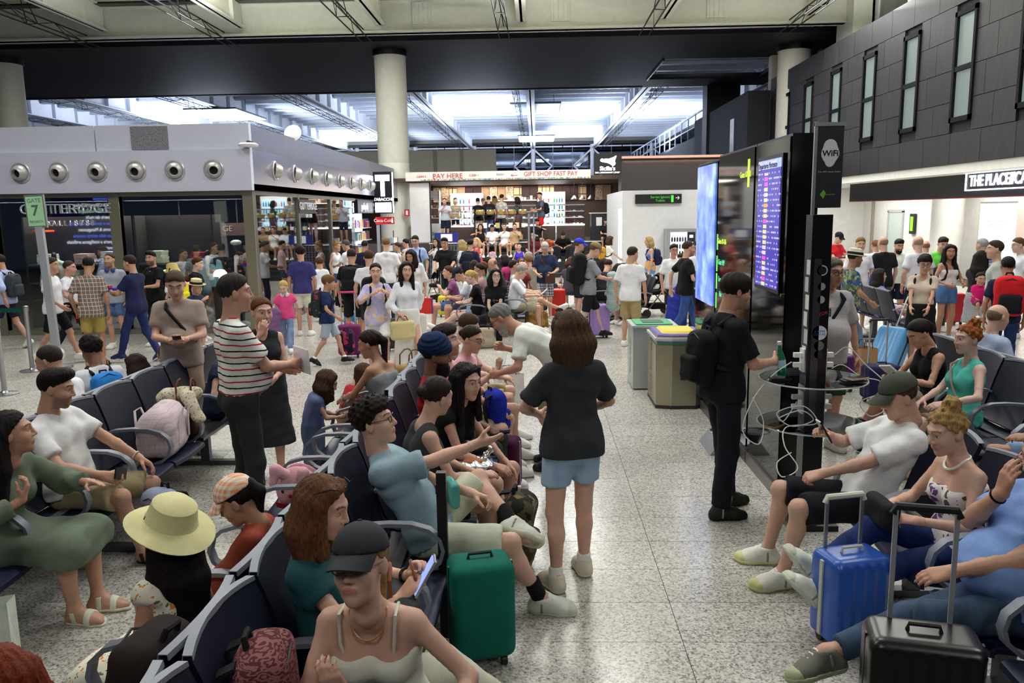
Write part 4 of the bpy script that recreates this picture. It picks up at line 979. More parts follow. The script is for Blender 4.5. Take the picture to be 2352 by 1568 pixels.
area('shop_ceiling_light', (-8.6, 16.3, 2.6), (5.5, .5), 190, (1, .93, .85)); area('shop_ceiling_light', (-6.0, 20, 2.6), (.4, 5), 45, (1, .95, .9))
GC = ['e8e8e6', 'c9d3e2', '31406b', '9a3a44', 'cfd9c4', '6f7a94', 'e6d6cc', '22324a']
def folded(loc, n, col, lab, w=.30):
    t_ = empty('folded_stack', loc); tag(t_, lab, 'folded clothes', 'folded clothes on the shop shelves')
    for k in range(n): MB().box((rnd.uniform(-.012, .012), 0, .022+.04*k), (w-rnd.uniform(0, .03), .3, .036), rnd.uniform(-.06, .06)).build('garment', cloth(col), t_)
for u, (xs, zs) in enumerate((((-10.2, -8.25), (1.36, 1.0)), ((-7.95, -6.4), (1.36, 1.0)))):
    t_ = empty('shelf_unit', (0, SY+.75, 0)); tag(t_, 'dark shelf unit with folded clothes behind the %s shop window' % ('gate sign side of the' if u == 0 else 'middle of the'), 'shelf')
    for z in zs: MB().bb((xs[0], -.2, z-.03), (xs[1], .22, z)).build('shelf', plain('5a5046', .5), t_)
    MB().bb((xs[0], .24, .1), (xs[1], .27, 2.3)).build('back_panel', plain('241f1d', .6), t_)
    for x in xs: MB().bb((x-.02, -.2, .05), (x+.02, .25, 2.3)).build('upright', plain('2a2622', .5), t_)
    MB().bb((xs[0], -.15, .62), (xs[1], .2, .65)).build('lower_shelf', plain('6a4a2e', .5), t_)
for x, z, n, c_, l_ in ((-9.85, 1.36, 5, 'e4e4e0', 'white folded shirts on the upper shelf left of the gate sign'), (-9.1, 1.36, 5, 'caa8a0', 'pink folded shirts on the upper shelf beside the gate sign'), (-8.55, 1.36, 6, 'b9c6da', 'pale blue folded shirts at the right end of the upper shelf'), (-9.3, 1.0, 6, 'e0e0dc', 'white folded trousers on the lower shelf'), (-8.6, 1.0, 6, 'b4c2d8', 'light blue folded shirts on the lower shelf'), (-7.6, 1.36, 6, 'c4d0b4', 'pale green folded jumpers on the upper middle shelf'), (-6.75, 1.36, 5, '8a2a34', 'dark red folded jumpers on the upper middle shelf'), (-9.9, 2.0, 1, 'd85020', 'orange box on top of the shelf unit')): folded((x, SY+.72, z), n, c_, l_)
def jacket_form(loc, rz, col, lab, hatc=None, full=True):
    t_ = empty('mannequin', loc, rz); tag(t_, lab, 'mannequin')
    MB().lathe([(.16, 0), (.16, .02), (.02, .03), (.02, .8)], 20).build('stand', plain('3a3a3a', .3, .6), t_, True)
    soft('jacket', [cone((-.08, 0, .85), (-.09, 0, 1.25), .115, .12, k=.06), cone((.08, 0, .85), (.09, 0, 1.25), .115, .12, k=.06), cone((-.18, 0, 1.36), (0, 0, 1.42), .055, .06), cone((.18, 0, 1.36), (0, 0, 1.42), .055, .06), cone((-.2, 0, 1.34), (-.27, .02, .95), .055, .05), cone((.2, 0, 1.34), (.27, .02, .95), .055, .05)], .02, cloth(col), t_, folds(.004))
    soft('shirt_front', [cone((0, -.10, 1.12), (0, -.05, 1.45), .035, .05)], .012, cloth('f0f0f0'), t_)
    soft('neck', [cone((0, 0, 1.42), (0, 0, 1.56), .05, .045)], .012, plain('1a1a1a', .4), t_)
    if hatc:
        soft('head', [ell((0, 0, 1.66), (.075, .095, .115))], .012, plain('3a3c3e', .35), t_)
        soft('flat_cap', [ell((0, -.03, 1.74), (.10, .135, .055))], .012, cloth(hatc), t_)
    MB().box((.1, -.13, 1.18), (.06, .01, .035)).build('price_tag', plain('e07028'), t_)
jacket_form((-6.55, SY+.62, 0), R(8), '8fb8d6', 'mannequin in pale blue jacket behind the shop window'); jacket_form((-6.0, SY+.75, 0), R(-8), '10131f', 'mannequin in dark navy jacket and white flat cap in the shop window', 'e6e8ea'); jacket_form((-5.75, 17.4, 0), R(80), '2c3c66', 'mannequin in blue suit behind the side shop window'); jacket_form((-9.6, SY+.5, 0), R(10), 'cfd8d4', 'pale shirt form standing behind the left shop window')
for x, y in ((-7.35, SY+.5), (-6.22, SY+.35)):
    t_ = empty('table_lamp', (x, y, 0)); tag(t_, 'glowing mushroom shaped lamp in the shop window %s' % ('beside the blue jacket' if x > -7 else 'near the window post'), 'lamp', 'mushroom lamps of the shop')
    MB().lathe([(.18, 0), (.18, .9), (.05, .92)], 16).build('plinth', plain('2c2826'), t_, True); MB().lathe([(.04, .92), (.03, 1.05), (.04, 1.10)], 12).build('stem', emit('ffedc8', 2.), t_, True); MB().lathe([(.0, 1.24), (.08, 1.225), (.125, 1.17), (.135, 1.10), (.04, 1.10)], 20).build('lamp_shade', emit('fff0d0', 3.2), t_, True)
# advertising screen behind the camera, seen mirrored in the shop window
t_ = empty('advert_wall_screen', (-19.2, -3.2, 0)); tag(t_, 'tall blue advertising screen mirrored in the shop window', 'screen'); MB().bb((-1.5, -.15, .0), (1.5, -.02, 3.6)).build('frame', BLACK, t_); MB().bb((-1.45, -.02, .3), (1.45, 0, 3.55)).build('screen_face', emit('0c1440', .5), t_)
for i, (tx, c_) in enumerate((('Scienze strategiche e', 'e8ecff'), ('della sicurezza', '4a6af0'), ('Lingue e culture moderne', 'e8ecff'), ('unikore.it Chinesiologia', '58c890'), ('Ingegneria dei rischi', 'e8ecff'), ('Scienze e tecniche psicologiche', '4a6af0'), ('Economia & Management', 'e8ecff'), ('Scienze delle attività motorie', '4a6af0'), ('Ingegneria e intelligenza artificiale', 'e8ecff'), ('informatica', 'e8ecff'), ('Architettura', '4a6af0'), ('Medicina e Chirurgia', 'e8ecff'))): text(tx, .2, emit(c_, 2.2), t_, (1.35, .006, 3.35-.26*i), (R(90), 0, R(180)), .002, 'LEFT', sx=.85)
# --- tobacconist beyond the clothing shop
tb = empty('shop_shelving', (-5.6, 26.5, 0)); tag(tb, 'brightly lit white shelving with books and magazines in the tobacco shop', 'shelf')
MB().bb((-1.2, -1.6, 0), (-1.1, 4.6, 2.3)).build('back_panel', emit('eef0ff', 1.6), tb)
for z in (.4, .85, 1.3, 1.75): MB().bb((-1.1, -1.6, z), (-.75, 4.6, z+.03)).build('shelf', plain('eeeeee'), tb)
for z in (.43, .88, 1.33, 1.78):
    y = -1.55
    while y < 4.4:
        w = rnd.uniform(.04, .11); h = rnd.uniform(.2, .33); MB().bb((-1.0, y, z), (-.8, y+w, z+h)).build('book', plain(rnd.choice(['c8303a', '3a4a9a', 'e0b030', 'f0f0f0', '5a3a8a', '2a7a5a', 'd8d0c0'])), tb); y += w+rnd.choice([.01, .01, .12])
area('tobacco_light', (-6.0, 27, 2.5), (.6, 5), 90, (.85, .88, 1.))
fb = empty('shop_sign', (SX-.1, 25.6, 2.5)); tag(fb, 'dark purple fascia with thin silver lettering of the gift shop', 'sign'); MB().bb((-.06, -1.1, -.2), (.06, 2.6, .2)).build('board', plain('2a2230', .4), fb); text('goodbuysicily', .3, emit('dfe4ff', 1.2), fb, (.065, -.1, 0), (R(90), 0, R(90)), .006, sx=.62); text('Snack · Souvenir · Gift\nAccessori Telefonia', .13, emit('e8e8f4', 1.), fb, (.065, 1.75, 0), (R(90), 0, R(90)), .004, sx=.8)
ts = empty('tobacco_sign', (-5.07, 27, 2.96)); tag(ts, 'black lightbox sign with a big white T projecting from the shop side', 'sign'); q = MB().bb((-.31, -.09, -.68), (.31, .09, .68)); q.build('box', plain('0c0d16', .4), ts); q = MB(); q.bb((-.24, -.1, .38), (.24, -.09, .58)); q.bb((-.07, -.1, -.12), (.07, -.09, .4)); q.build('letter_t', LW, ts); text('TABACCHI', .13, LW, ts, (0, -.095, -.22), (R(90), 0, 0), .004, bold=.003); MB().bb((-.27, -.1, -.64), (.27, -.09, -.32)).build('white_panel', emit('f2f4ff', 3.), ts); text('EDICOLA\nLIBRERIA', .10, plain('8a8a94'), ts, (0, -.105, -.48), (R(90), 0, 0), .002); MB().bb((.305, -.085, -.66), (.325, .085, .66)).build('lit_edge', LW, ts)
cs_ = empty('drink_sign', (-5.05, 27, 2.05)); tag(cs_, 'red drink sign with white script lettering under the T sign', 'sign'); MB().box((0, 0, 0), (.62, .06, .24)).build('plate', plain('c3141f', .35), cs_); MB().bb((-.3, .03, -2.05), (-.2, .1, .12)).build('post', ALU, cs_); text('Coca-Cola', .15, plain('ffffff'), cs_, (-.06, -.035, 0), (R(90), 0, 0), .003, sx=.95); MB().lathe([(.028, -.08), (.03, -.02), (.02, .02), (.028, .05), (.012, .08), (.012, .095)], 10, (.25, -.035, 0), 1, .2).build('bottle_shape', plain('ffffff'), cs_)
# --- stairs up to the bar, bar and its sign band
STZ = .166; st = struct(empty('floor_stairs', (0, 0, 0)))
BK = plain('17181b', .55)
for k in range(7):
    y0 = 28.0+.34*k; MB().bb((-4.0, y0, 0), (3.6, y0+.36 if k < 6 else 46, STZ*(k+1))).build('stair_step', BK if k < 6 else plain('3c3431', .4), st); MB().bb((-4.0, y0-.005, STZ*(k+1)-.03), (3.6, y0+.015, STZ*(k+1)+.003)).build('step_nosing', plain('2c2e31', .4), st)
MB().bb((-4.0, 30.0, 1.14), (3.6, 30.06, 1.175)).build('platform_edge', plain('d8d8dc', .3), st)
MB().bb((-12, 30.3, 0), (-4.0, 46, 1.16)).build('platform_left', plain('3c3431', .4), st)
PZ = STZ*7
for x, lb in ((-.27, 'pair of tall steel handrail posts in the middle of the stairs'), (3.0, 'slanted steel handrail at the right side of the stairs')):
    t_ = empty('handrail', (x, 0, 0)); tag(t_, lb, 'handrail')
    if x < 0:
        for yy, xx, zt in ((27.6, 0, 2.2), (27.9, .17, 2.2), (30.3, 0.0, PZ+1.05), (30.3, .3, PZ+1.05)): MB().tube([(xx, yy, 0), (xx, yy, zt)], .028, 10).build('post', STEEL, t_, True)
    else:
        MB().tube([(0.1, 27.6, 0), (.1, 27.6, .95), (0, 30.6, 2.3)], .03, 10).build('rail', STEEL, t_, True); MB().tube([(0, 30.6, PZ), (0, 30.6, 2.3)], .025, 8).build('post', STEEL, t_, True)
sb_ = empty('bar_sign', (0, 31, 3.64)); tag(sb_, 'long white sign band with red lettering above the bar', 'sign')
MB().bb((-4.95, 0, -.16), (2.05, .2, .17)).build('board', plain('e8e2dc', .4), sb_); RT = plain('c43a30', .5)
text('PAY HERE', .26, RT, sb_, (-3.35, -.01, .0), (R(90), 0, 0), .004); text('CASH 2', .11, RT, sb_, (-4.35, -.01, .0), (R(90), 0, 0), .004); text('CASH 1', .11, RT, sb_, (-2.35, -.01, .02), (R(90), 0, 0), .004); text("Sicilia's", .11, plain('8a8a8a'), sb_, (-1.35, -.01, .04), (R(90), 0, 0), .004); text('GIFT SHOP FAST PAY', .24, RT, sb_, (.55, -.01, .03), (R(90), 0, 0), .004, sx=.9)
q = MB(); q.bar((-.95, -.01, .0), (-.7, -.01, .0), .012); q.bar((-.95, -.01, 0), (-.88, -.01, .05), .012); q.bar((-.95, -.01, 0), (-.88, -.01, -.05), .012); q.build('arrow', RT, sb_)
MB().bb((-4.4, -.012, -.155), (2.0, -.004, -.10)).build('tile_border', cloth('e8e2dc', 'camo', '3a8a9a', 'd8a03a', s=2.), sb_)
for x in (-3.85, -2.8): MB().box((x, -.02, -.12), (.02, .03, .14)).build('red_clip', plain('d02020'), sb_)
ss = empty('bar_logo_sign', (2.55, 29.5, 3.9)); tag(ss, 'black sign with glowing white island logo and bar name', 'sign'); MB().bb((-.48, 0, -.36), (.48, .12, .38)).build('board', plain('0a0a0c', .4), ss)
poly = [(-.26, .16), (-.20, .21), (-.14, .18), (-.06, .20), (.05, .19), (.12, .22), (.20, .24), (.30, .30), (.32, .28), (.28, .18), (.26, .10), (.29, .03), (.25, -.04), (.19, -.06), (.10, 0.), (0, .05), (-.12, .07), (-.24, .10)]
q = MB(); q.prism(poly, -.02); q.build('island_shape', emit('ffffff', 4.), ss); text("Sicilia's", .20, emit('ffffff', 4.), ss, (0, -.012, -.15), (R(90), 0, 0), .008, bold=.004); text('BAR | RESTAURANT | SHOP', .072, emit('ffffff', 3.), ss, (0, -.012, -.29), (R(90), 0, 0), .004)
wb = struct(MB().bb((-12, 36.5, PZ), (4.0, 36.7, 3.5)).build('wall_bar', plain('4a3a33', .5)))
for k in range(22):
    x = -4.6+.36*k; c_ = rnd.choice([None, None, 'check', 'camo', 'camo', 'zebra']); MB().bb((x, 36.4, 2.75), (x+.34, 36.5, 3.4)).build('wall_tile_panel', cloth('b59c80' if c_ else '33292a', c_, '4a3828', 'd8c8b0', s=3.), wb)
struct(MB().bb((-12, 31.2, 3.45), (4.0, 36.7, 3.6)).build('ceiling_bar', plain('5a463c', .5)))
area('bar_light', (-1.2, 34.6, 3.42), (6.5, 2.2), 240, (1., .92, .85)); area('bar_strip', (-1.2, 36.1, 3.4), (6, .15), 45, (1., .8, .65))
struct(MB().bb((-12, 40.0, 3.2), (-1.95, 40.3, 5.3)).build('wall_panelled', plain('b8b6aa', .5)))
q = MB()
for x in (-4.9, -3.6): q.bb((x-.06, 39.9, 3.2), (x+.06, 40.0, 5.3))
struct(q.build('trim_45', plain('8f8d82', .5)))
for k, (x0, x1) in enumerate(((-3.4, -2.3), (-2.25, -.75), (-.7, .75), (.8, 1.9))):
    t_ = empty('display_counter', (0, 32.2, PZ)); tag(t_, 'glass food display counter of the bar, %s' % ('leftmost', 'second from the left', 'third from the left', 'rightmost')[k], 'display counter', 'bar counters')
    MB().bb((x0, .1, 0), (x1, .9, .55)).build('base', plain('5c4c46', .3, .3), t_); MB().bb((x0, .05, .55), (x1, .9, .60)).build('lit_shelf', emit('eaf2ff', 3.0), t_)
    for z in (.85, 1.1): MB().bb((x0+.02, .15, z), (x1-.02, .8, z+.015)).build('glass_shelf', emit('dce8f4', 1.2), t_)
    MB().bb((x0, .08, .6), (x1, .1, 1.34)).build('front_glass', glass((.92, .96, .98), .08), t_); MB().bb((x0, .08, 1.34), (x1, .9, 1.38)).build('counter_top', plain('d8dcde', .25), t_)
    for z in (.61, .87, 1.12):
        for i in range(7): MB().lathe([(.0, .05), (.05, .04), (.07, 0)], 8, (x0+.1+(x1-x0-.2)*i/6, .4, z)).build('pastry', plain(rnd.choice(['b8742a', 'd8c8a0', 'c03a2a', '7a4a20', 'e8e0d0'])), t_, True)
    for i in range(3): MB().box((x0+.2+(x1-x0-.4)*i/2, .07, .9), (.1, .006, .05)).build('price_card', plain('c43030' if i % 2 else 'f4f4f4'), t_)
for k, (x0, x1, lb) in enumerate(((-3.75, -2.35, 'white drinks refrigerator with glowing glass doors at the left of the bar'), (.05, 1.25, 'white refrigerator behind the bar near the man with the black backpack'))):
    t_ = empty('refrigerator', (0, 35.6, PZ)); tag(t_, lb, 'refrigerator'); MB().bb((x0, 0, 0), (x1, .7, 1.95)).build('body', plain('e0e2e4', .3), t_)
    for a, c in ((x0+.06, (x0+x1)/2-.04), ((x0+x1)/2+.04, x1-.06)):
        d_ = MB().bb((a, -.03, .2), (c, 0, 1.8)).build('door', emit('bfe4f4', 2.2), t_)
        for z in (.5, .85, 1.2, 1.5):
            for i in range(4): MB().lathe([(.03, 0), (.03, .14), (.012, .19), (.012, .23)], 7, (a+.08+(c-a-.16)*i/3, -.05, z)).build('bottle', plain(rnd.choice(['2a8a4a', '2a5aa0', 'c03030', 'e0e8e0'])), d_)
t_ = empty('bar_shelf', (0, 36.1, PZ)); tag(t_, 'lit wall shelf behind the bar with boxes and glasses', 'shelf'); MB().bb((-2.2, 0, 1.6), (.02, .3, 1.63)).build('board', emit('ffe9d0', 2.), t_)
for i in range(15): x = -2.1+.14*i; MB().bb((x, .05, 1.64), (x+.11, .2, 1.64+rnd.uniform(.08, .22))).build('box', plain(rnd.choice(['e6e6e6', 'c9b490', '5a4a40', 'd8d0c8'])), t_)
t_ = empty('bread_rack', (-4.35, 33.0, PZ)); tag(t_, 'white rack with bread and boxes at the left end of the bar', 'rack')
for x in (-.4, .4): MB().bb((x-.02, 0, 0), (x+.02, .5, 2.0)).build('upright', plain('e8e8e8'), t_)
for z in (.9, 1.3, 1.65): MB().bb((-.4, 0, z), (.4, .5, z+.02)).build('shelf', plain('f0f0f0'), t_)
MB().bb((-.4, 0, 1.7), (.4, .5, 2.0)).build('header', plain('ece8e4'), t_)
for z in (.92, 1.32):
    for i in range(6): MB().lathe([(.0, .1), (.06, .08), (.08, 0)], 8, (-.33+.13*i, .2, z)).build('loaf', plain(rnd.choice(['b07a3a', 'd8b070', '8a3a4a', 'e8e0d0'])), t_, True)
t_ = empty('refrigerated_cabinet', (-4.5, 31.6, PZ-.4)); tag(t_, 'white cabinet with coloured island logo at the foot of the bar', 'cabinet'); MB().bb((-.3, 0, .4), (.85, .7, 1.1)).build('body', plain('e2e2e2', .4), t_); MB().bb((-.02, -.012, .42), (.0, 0, 1.1)).build('door_gap', DARK, t_); text("Sicilia's", .16, plain('6a6a6e'), t_, (.45, -.01, .52), (R(90), 0, 0), .002)
for i in range(9): MB().box((.25+.07*(i % 5), -.008, .68+.07*(i//5)), (.06, .01, .05), 0).build('logo_piece', plain(['d83a3a', '3a6ac0', 'e8b030', '3aa05a', '8a4aa0'][i % 5]), t_)
t_ = empty('white_door_panel', (-4.55, 31.25, PZ)); tag(t_, 'tall white panel with dark frame at the left of the bar', 'panel'); MB().bb((-.3, 0, 0), (.45, .05, 2.25)).build('panel', plain('e0dedc'), t_); MB().bb((.45, -.01, 0), (.50, .06, 2.28)).build('dark_frame', DARK, t_)
bs = empty('gift_stand', (-1.32, 30.15, PZ)); tag(bs, 'black metal stand with baskets of packed gifts at the top of the stairs', 'display stand')
for x in (-1.0, 1.0):
    for y in (0, .45): MB().bb((x-.015, y-.015, 0), (x+.015, y+.015, 1.02)).build('post', BLACK, bs)
for z in (.06, .5, 1.0): MB().bb((-1.0, -.01, z), (1.0, .46, z+.025)).build('shelf', BLACK, bs)
for i in range(5):
    x = -.8+.4*i; k_ = MB().lathe([(.13, 0), (.17, .12)], 12, (x, .2, 1.03), 1.0, .9).build('basket', plain('b08a50', .7), bs)
    for j in range(5): MB().box((x-.1+.05*j, .15+.04*(j % 2), 1.16), (.045, .06, .09), .3*j).build('gift_box', plain(rnd.choice(['e8e0d0', 'c0c8a0', 'd8a83a', 'e8e8e8', '6a9a5a'])), bs)
for i in range(8): MB().box((-.85+.24*i, .2, .62), (.15, .1, rnd.uniform(.12, .26))).build('gift_bag', plain(rnd.choice(['f0f0f0', 'd8c8a0', 'c8b070', 'e8e4dc'])), bs)
for i in range(4): MB().box((-.7+.45*i, .2, .17), (.3, .25, .18)).build('carton', plain('b8955a'), bs)
t_ = empty('bar_till', (2.6, 31.4, PZ)); tag(t_, 'dark till counter with menu sheet at the right end of the bar', 'counter'); MB().bb((-.5, 0, 0), (.15, .6, 1.0)).build('body', plain('23282a', .5), t_); MB().bb((.2, .05, 0), (.75, .6, .95)).build('wooden_cabinet', plain('5a4436', .5), t_); MB().bb((-.55, -.03, 1.0), (.2, .65, 1.04)).build('top', plain('e0dcd4'), t_); MB().box((-.2, -.01, .7), (.22, .01, .32)).build('menu_sheet', plain('f4f4f4'), t_); MB().bb((.15, .1, 1.04), (.35, .4, 1.5)).build('wood_panel', plain('b89a3a', .5), t_)
for i in range(3):
    t_ = empty('pendant_lamp', (1.55+.34*i, 33.6, 2.75)); tag(t_, 'metal pendant lamp over the bar till, %s of three' % ('left', 'middle', 'right')[i], 'lamp', 'pendant lamps of the bar'); MB().lathe([(.0, .16), (.03, .15), (.14, 0), (.13, 0)], 16).build('lamp_shade', plain('b0a090', .3, .7), t_, True); MB().tube([(0, 0, .15), (0, 0, .72)], .008, 6).build('cable', DARK, t_)
# --- brown canopy and white toilet block, right of the stairs
struct(MB().bb((3.05, 29.5, 2.95), (9.4, 30.6, 4.1)).build('wall_canopy', plain('1c1412', .5))); struct(MB().bb((3.05, 29.3, 4.08), (9.4, 30.6, 4.16)).build('trim_60', plain('c08a78', .5)))
area('canopy_strip', (5.2, 29.42, 4.02), (4.2, .06), 14, (1., .7, .55))
wt = struct(MB().bb((2.52, 24, 0), (6.6, 29.3, 2.83)).build('wall_toilets', plain('d3d4d6', .5)))
MB().bb((2.49, 24.2, .0), (2.52, 24.9, 2.3)).build('lit_doorway', emit('f4f4ff', 2.2), wt)
sg2 = empty('toilet_sign', (3.55, 23.94, 2.58)); tag(sg2, 'black hanging sign with green toilet lettering and arrow on the white block', 'sign'); MB().box((0, 0, 0), (1.34, .06, .27)).build('board', plain('141816', .4), sg2); text('Servizi Igienici\nToilets', .10, emit('3fae3a', 1.), sg2, (.05, -.035, 0), (R(90), 0, 0), .002); text('→', .16, emit('e8e8e8', 1.), sg2, (.55, -.035, .02), (R(90), 0, 0), .002); MB().box((.4, -.034, 0), (.07, .006, .2)).build('pictogram', emit('4fce4a', 1.), sg2)
vm = empty('vending_machine', (4.15, 23.5, 0)); tag(vm, 'grey vending machine with lit product window against the white block', 'vending machine'); MB().bb((-.42, 0, 0), (.45, .48, 1.72)).build('cabinet', plain('8d9094', .4), vm); MB().bb((-.3, -.015, .85), (.17, 0, 1.62)).build('window', emit('eaf0ff', 2.4), vm); MB().bb((.18, -.015, .8), (.4, 0, 1.62)).build('control_panel', plain('14161c'), vm)
for z in (1.35, 1.15, .95):
    for i in range(6): MB().lathe([(.028, 0), (.03, .1), (.015, .14)], 7, (-.26+.076*i, -.03, z)).build('bottle', plain(rnd.choice(['2a2a30', 'c8c8c8', '4a5a8a'])), vm)
for z in (1.5, 1.3): MB().box((.29, -.02, z), (.1, .01, .08)).build('button', emit('f0f4ff', 2.), vm)
# --- fire extinguisher and column sign
fe = empty('fire_extinguisher', (-4.25, 28.2, 0)); tag(fe, 'red fire extinguisher with black hose at the round column', 'fire extinguisher'); MB().lathe([(.02, .6), (.09, .62), (.1, .7), (.1, 1.08), (.05, 1.16), (.03, 1.2)], 16).build('cylinder', plain('b81820', .3), fe, True); MB().lathe([(.03, 1.2), (.03, 1.27)], 10).build('valve', BLACK, fe); MB().tube([(0, 0, 1.24), (-.12, -.02, 1.42), (-.22, -.02, 1.36), (-.22, 0, 1.15)], .018, 8).build('hose', BLACK, fe, True); MB().lathe([(.12, 0), (.12, .05), (.03, .06), (.03, .62)], 14).build('stand', plain('8a2020', .4), fe)
cs2 = empty('extinguisher_sign', (-5.0, 31.35, 2.3)); tag(cs2, 'small red extinguisher sign on the white round column', 'sign'); MB().box((0, 0, 0), (.2, .02, .26)).build('plate', plain('c82028'), cs2); MB().box((.0, -.012, 0), (.08, .006, .16)).build('pictogram', plain('ffffff'), cs2)
print('struct', time.time()-T0)
# ================================================================ FURNITURE AND LUGGAGE
NAVY = plain('0d1226', .5, 0, .3, var=.06); RIM = plain('7c818c', .45, .2); GREYM = plain('5d6166', .4, .5); SEATM = plain('141b36', .4, 0, .4, var=.06)
PW = .545
def bench_meshes():
    rows = []
    for y, z in ((.19, .435), (.145, .49), (.11, .60), (.07, .74), (.03, .86), (.0, .93)):
        rows.append([(u*PW, y-.04*(1-(2*u)**2)*min(1, (z-.42)*4), z+(.018*(1-(2*u)**2) if z > .85 else 0)) for u in np.linspace(-.5, .5, 9)])
    back = MB().sheet(rows, -.022).mesh('backrest', True)
    top = rows[-1]; rim = MB().sheet([[(x, y+.004, z-.006) for x, y, z in top], [(x, y+.003, z+.007) for x, y, z in top], [(x, y-.024, z+.007) for x, y, z in top], [(x, y-.026, z-.010) for x, y, z in top]], .004).mesh('back_rim', True)
    rows = [[(u*PW, y, z-.014*(1-(2*u)**2)) for u in np.linspace(-.5, .5, 7)] for y, z in ((.15, .415), (.22, .398), (.34, .394), (.46, .404), (.545, .415), (.575, .402), (.578, .375))]
    seat = MB().sheet(rows, .022).mesh('seat', True)
    P = [(.055, .645), (.14, .672), (.28, .682), (.40, .678), (.495, .65), (.555, .595), (.572, .53), (.552, .465), (.49, .41), (.38, .37)]
    arm = MB().sheet([[(-.026, y, z), (.026, y, z)] for y, z in P], .02).mesh('armrest', True)
    leg = MB(); leg.bb((-.03, .25, .02), (.03, .33, .38)); leg.bb((-.035, -.02, 0), (.035, .60, .045)); leg = leg.mesh('leg')
    for m_, mt in ((back, NAVY), (rim, RIM), (seat, SEATM), (arm, RIM), (leg, GREYM)): m_.materials.append(mt)
    return back, rim, seat, arm, leg
BB, BRM, BS, BA, BL = bench_meshes()
def inst(name, me, parent, loc, rz=0.0):
    o = bpy.data.objects.new(name, me); COL.objects.link(o); o.parent = parent; o.location = loc; o.rotation_euler = (0, 0, rz); return o
def bench(n, loc, face, label, table=(), p=.575, group='airport benches'):
    t_ = empty('bench', loc, R(face)); tag(t_, label, 'bench', group)
    for i in range(n):
        if i in table: MB().bb((i*p-.28, .12, .41), (i*p+.28, .56, .435)).build('side_table', plain('202224', .25), t_)
        else: inst('seat', BS, t_, (i*p, 0, 0))
        b_ = inst('backrest', BB, t_, (i*p, 0, 0)); inst('back_rim', BRM, b_, (0, 0, 0))
    for i in range(n+1): inst('armrest', BA, t_, (i*p-p/2, 0, 0))
    MB().bb((-p/2, .26, .34), ((n-.5)*p, .32, .40)).build('beam', GREYM, t_)
    for x in {0.2, (n-1)*p*.5+.1, (n-1)*p-.2}: inst('leg', BL, t_, (x, 0, 0))
    return t_
# facing +X: local x runs towards -Y, so loc is the far end; facing -X: local x runs towards +Y, loc is the near end
b1 = bench(6, (-1.06, 4.80, 0), -90, 'navy bench row facing right where the man in pale blue points')
MB().box((.86, .56, .50), (.045, .05, .90)).build('charging_arm', plain('0c0d0f', .4), b1); MB().box((.86, .534, .86), (.03, .008, .05)).build('power_socket', plain('3a3c40', .4), b1)
bench(5, (-1.06, 7.70, 0), -90, 'navy bench row facing right where the man in the turban sits')
bench(7, (-1.16, 1.93, 0), 90, 'navy bench row facing left where the child in the checked cap sits')
bench(3, (-1.16, 6.2, 0), 90, 'navy bench row facing left beside the girl in the blue dress')
bench(8, (-3.35, 7.27, 0), -90, 'navy bench row facing right with the pale quilted bag on it', table=(1,))
bench(8, (-3.45, 4.4, 0), 90, 'navy bench row facing left with its back to the quilted bag row')
bench(5, (2.46, 2.22, 0), 90, 'navy bench row facing left where the man in the olive cap sits', p=.62)
bench(5, (4.05, 5.0, 0), 90, 'navy bench row facing left where the woman in the aqua top sits')
bench(5, (4.16, 8.2, 0), -90, 'navy bench row facing right with its back to the aqua top woman')
bench(6, (-.85, 14.2, 0), 90, 'navy bench row facing left where the blonde girl sits with crossed legs')
bench(5, (-.75, 17.3, 0), -90, 'navy bench row facing right where the old man reads')
bench(4, (-.6, 19.2, 0), 90, 'distant navy bench row facing left in the crowd below the stairs')
bench(4, (2.30, 16.0, 0), 90, 'navy bench row facing left behind the man in khaki cargo shorts')
bench(4, (1.05, 18.2, 0), -90, 'navy bench row facing right near the stairs crowd')
bench(3, (5.58, 14.3, 0), -90, 'navy bench facing right where the girl in lilac rests her legs')
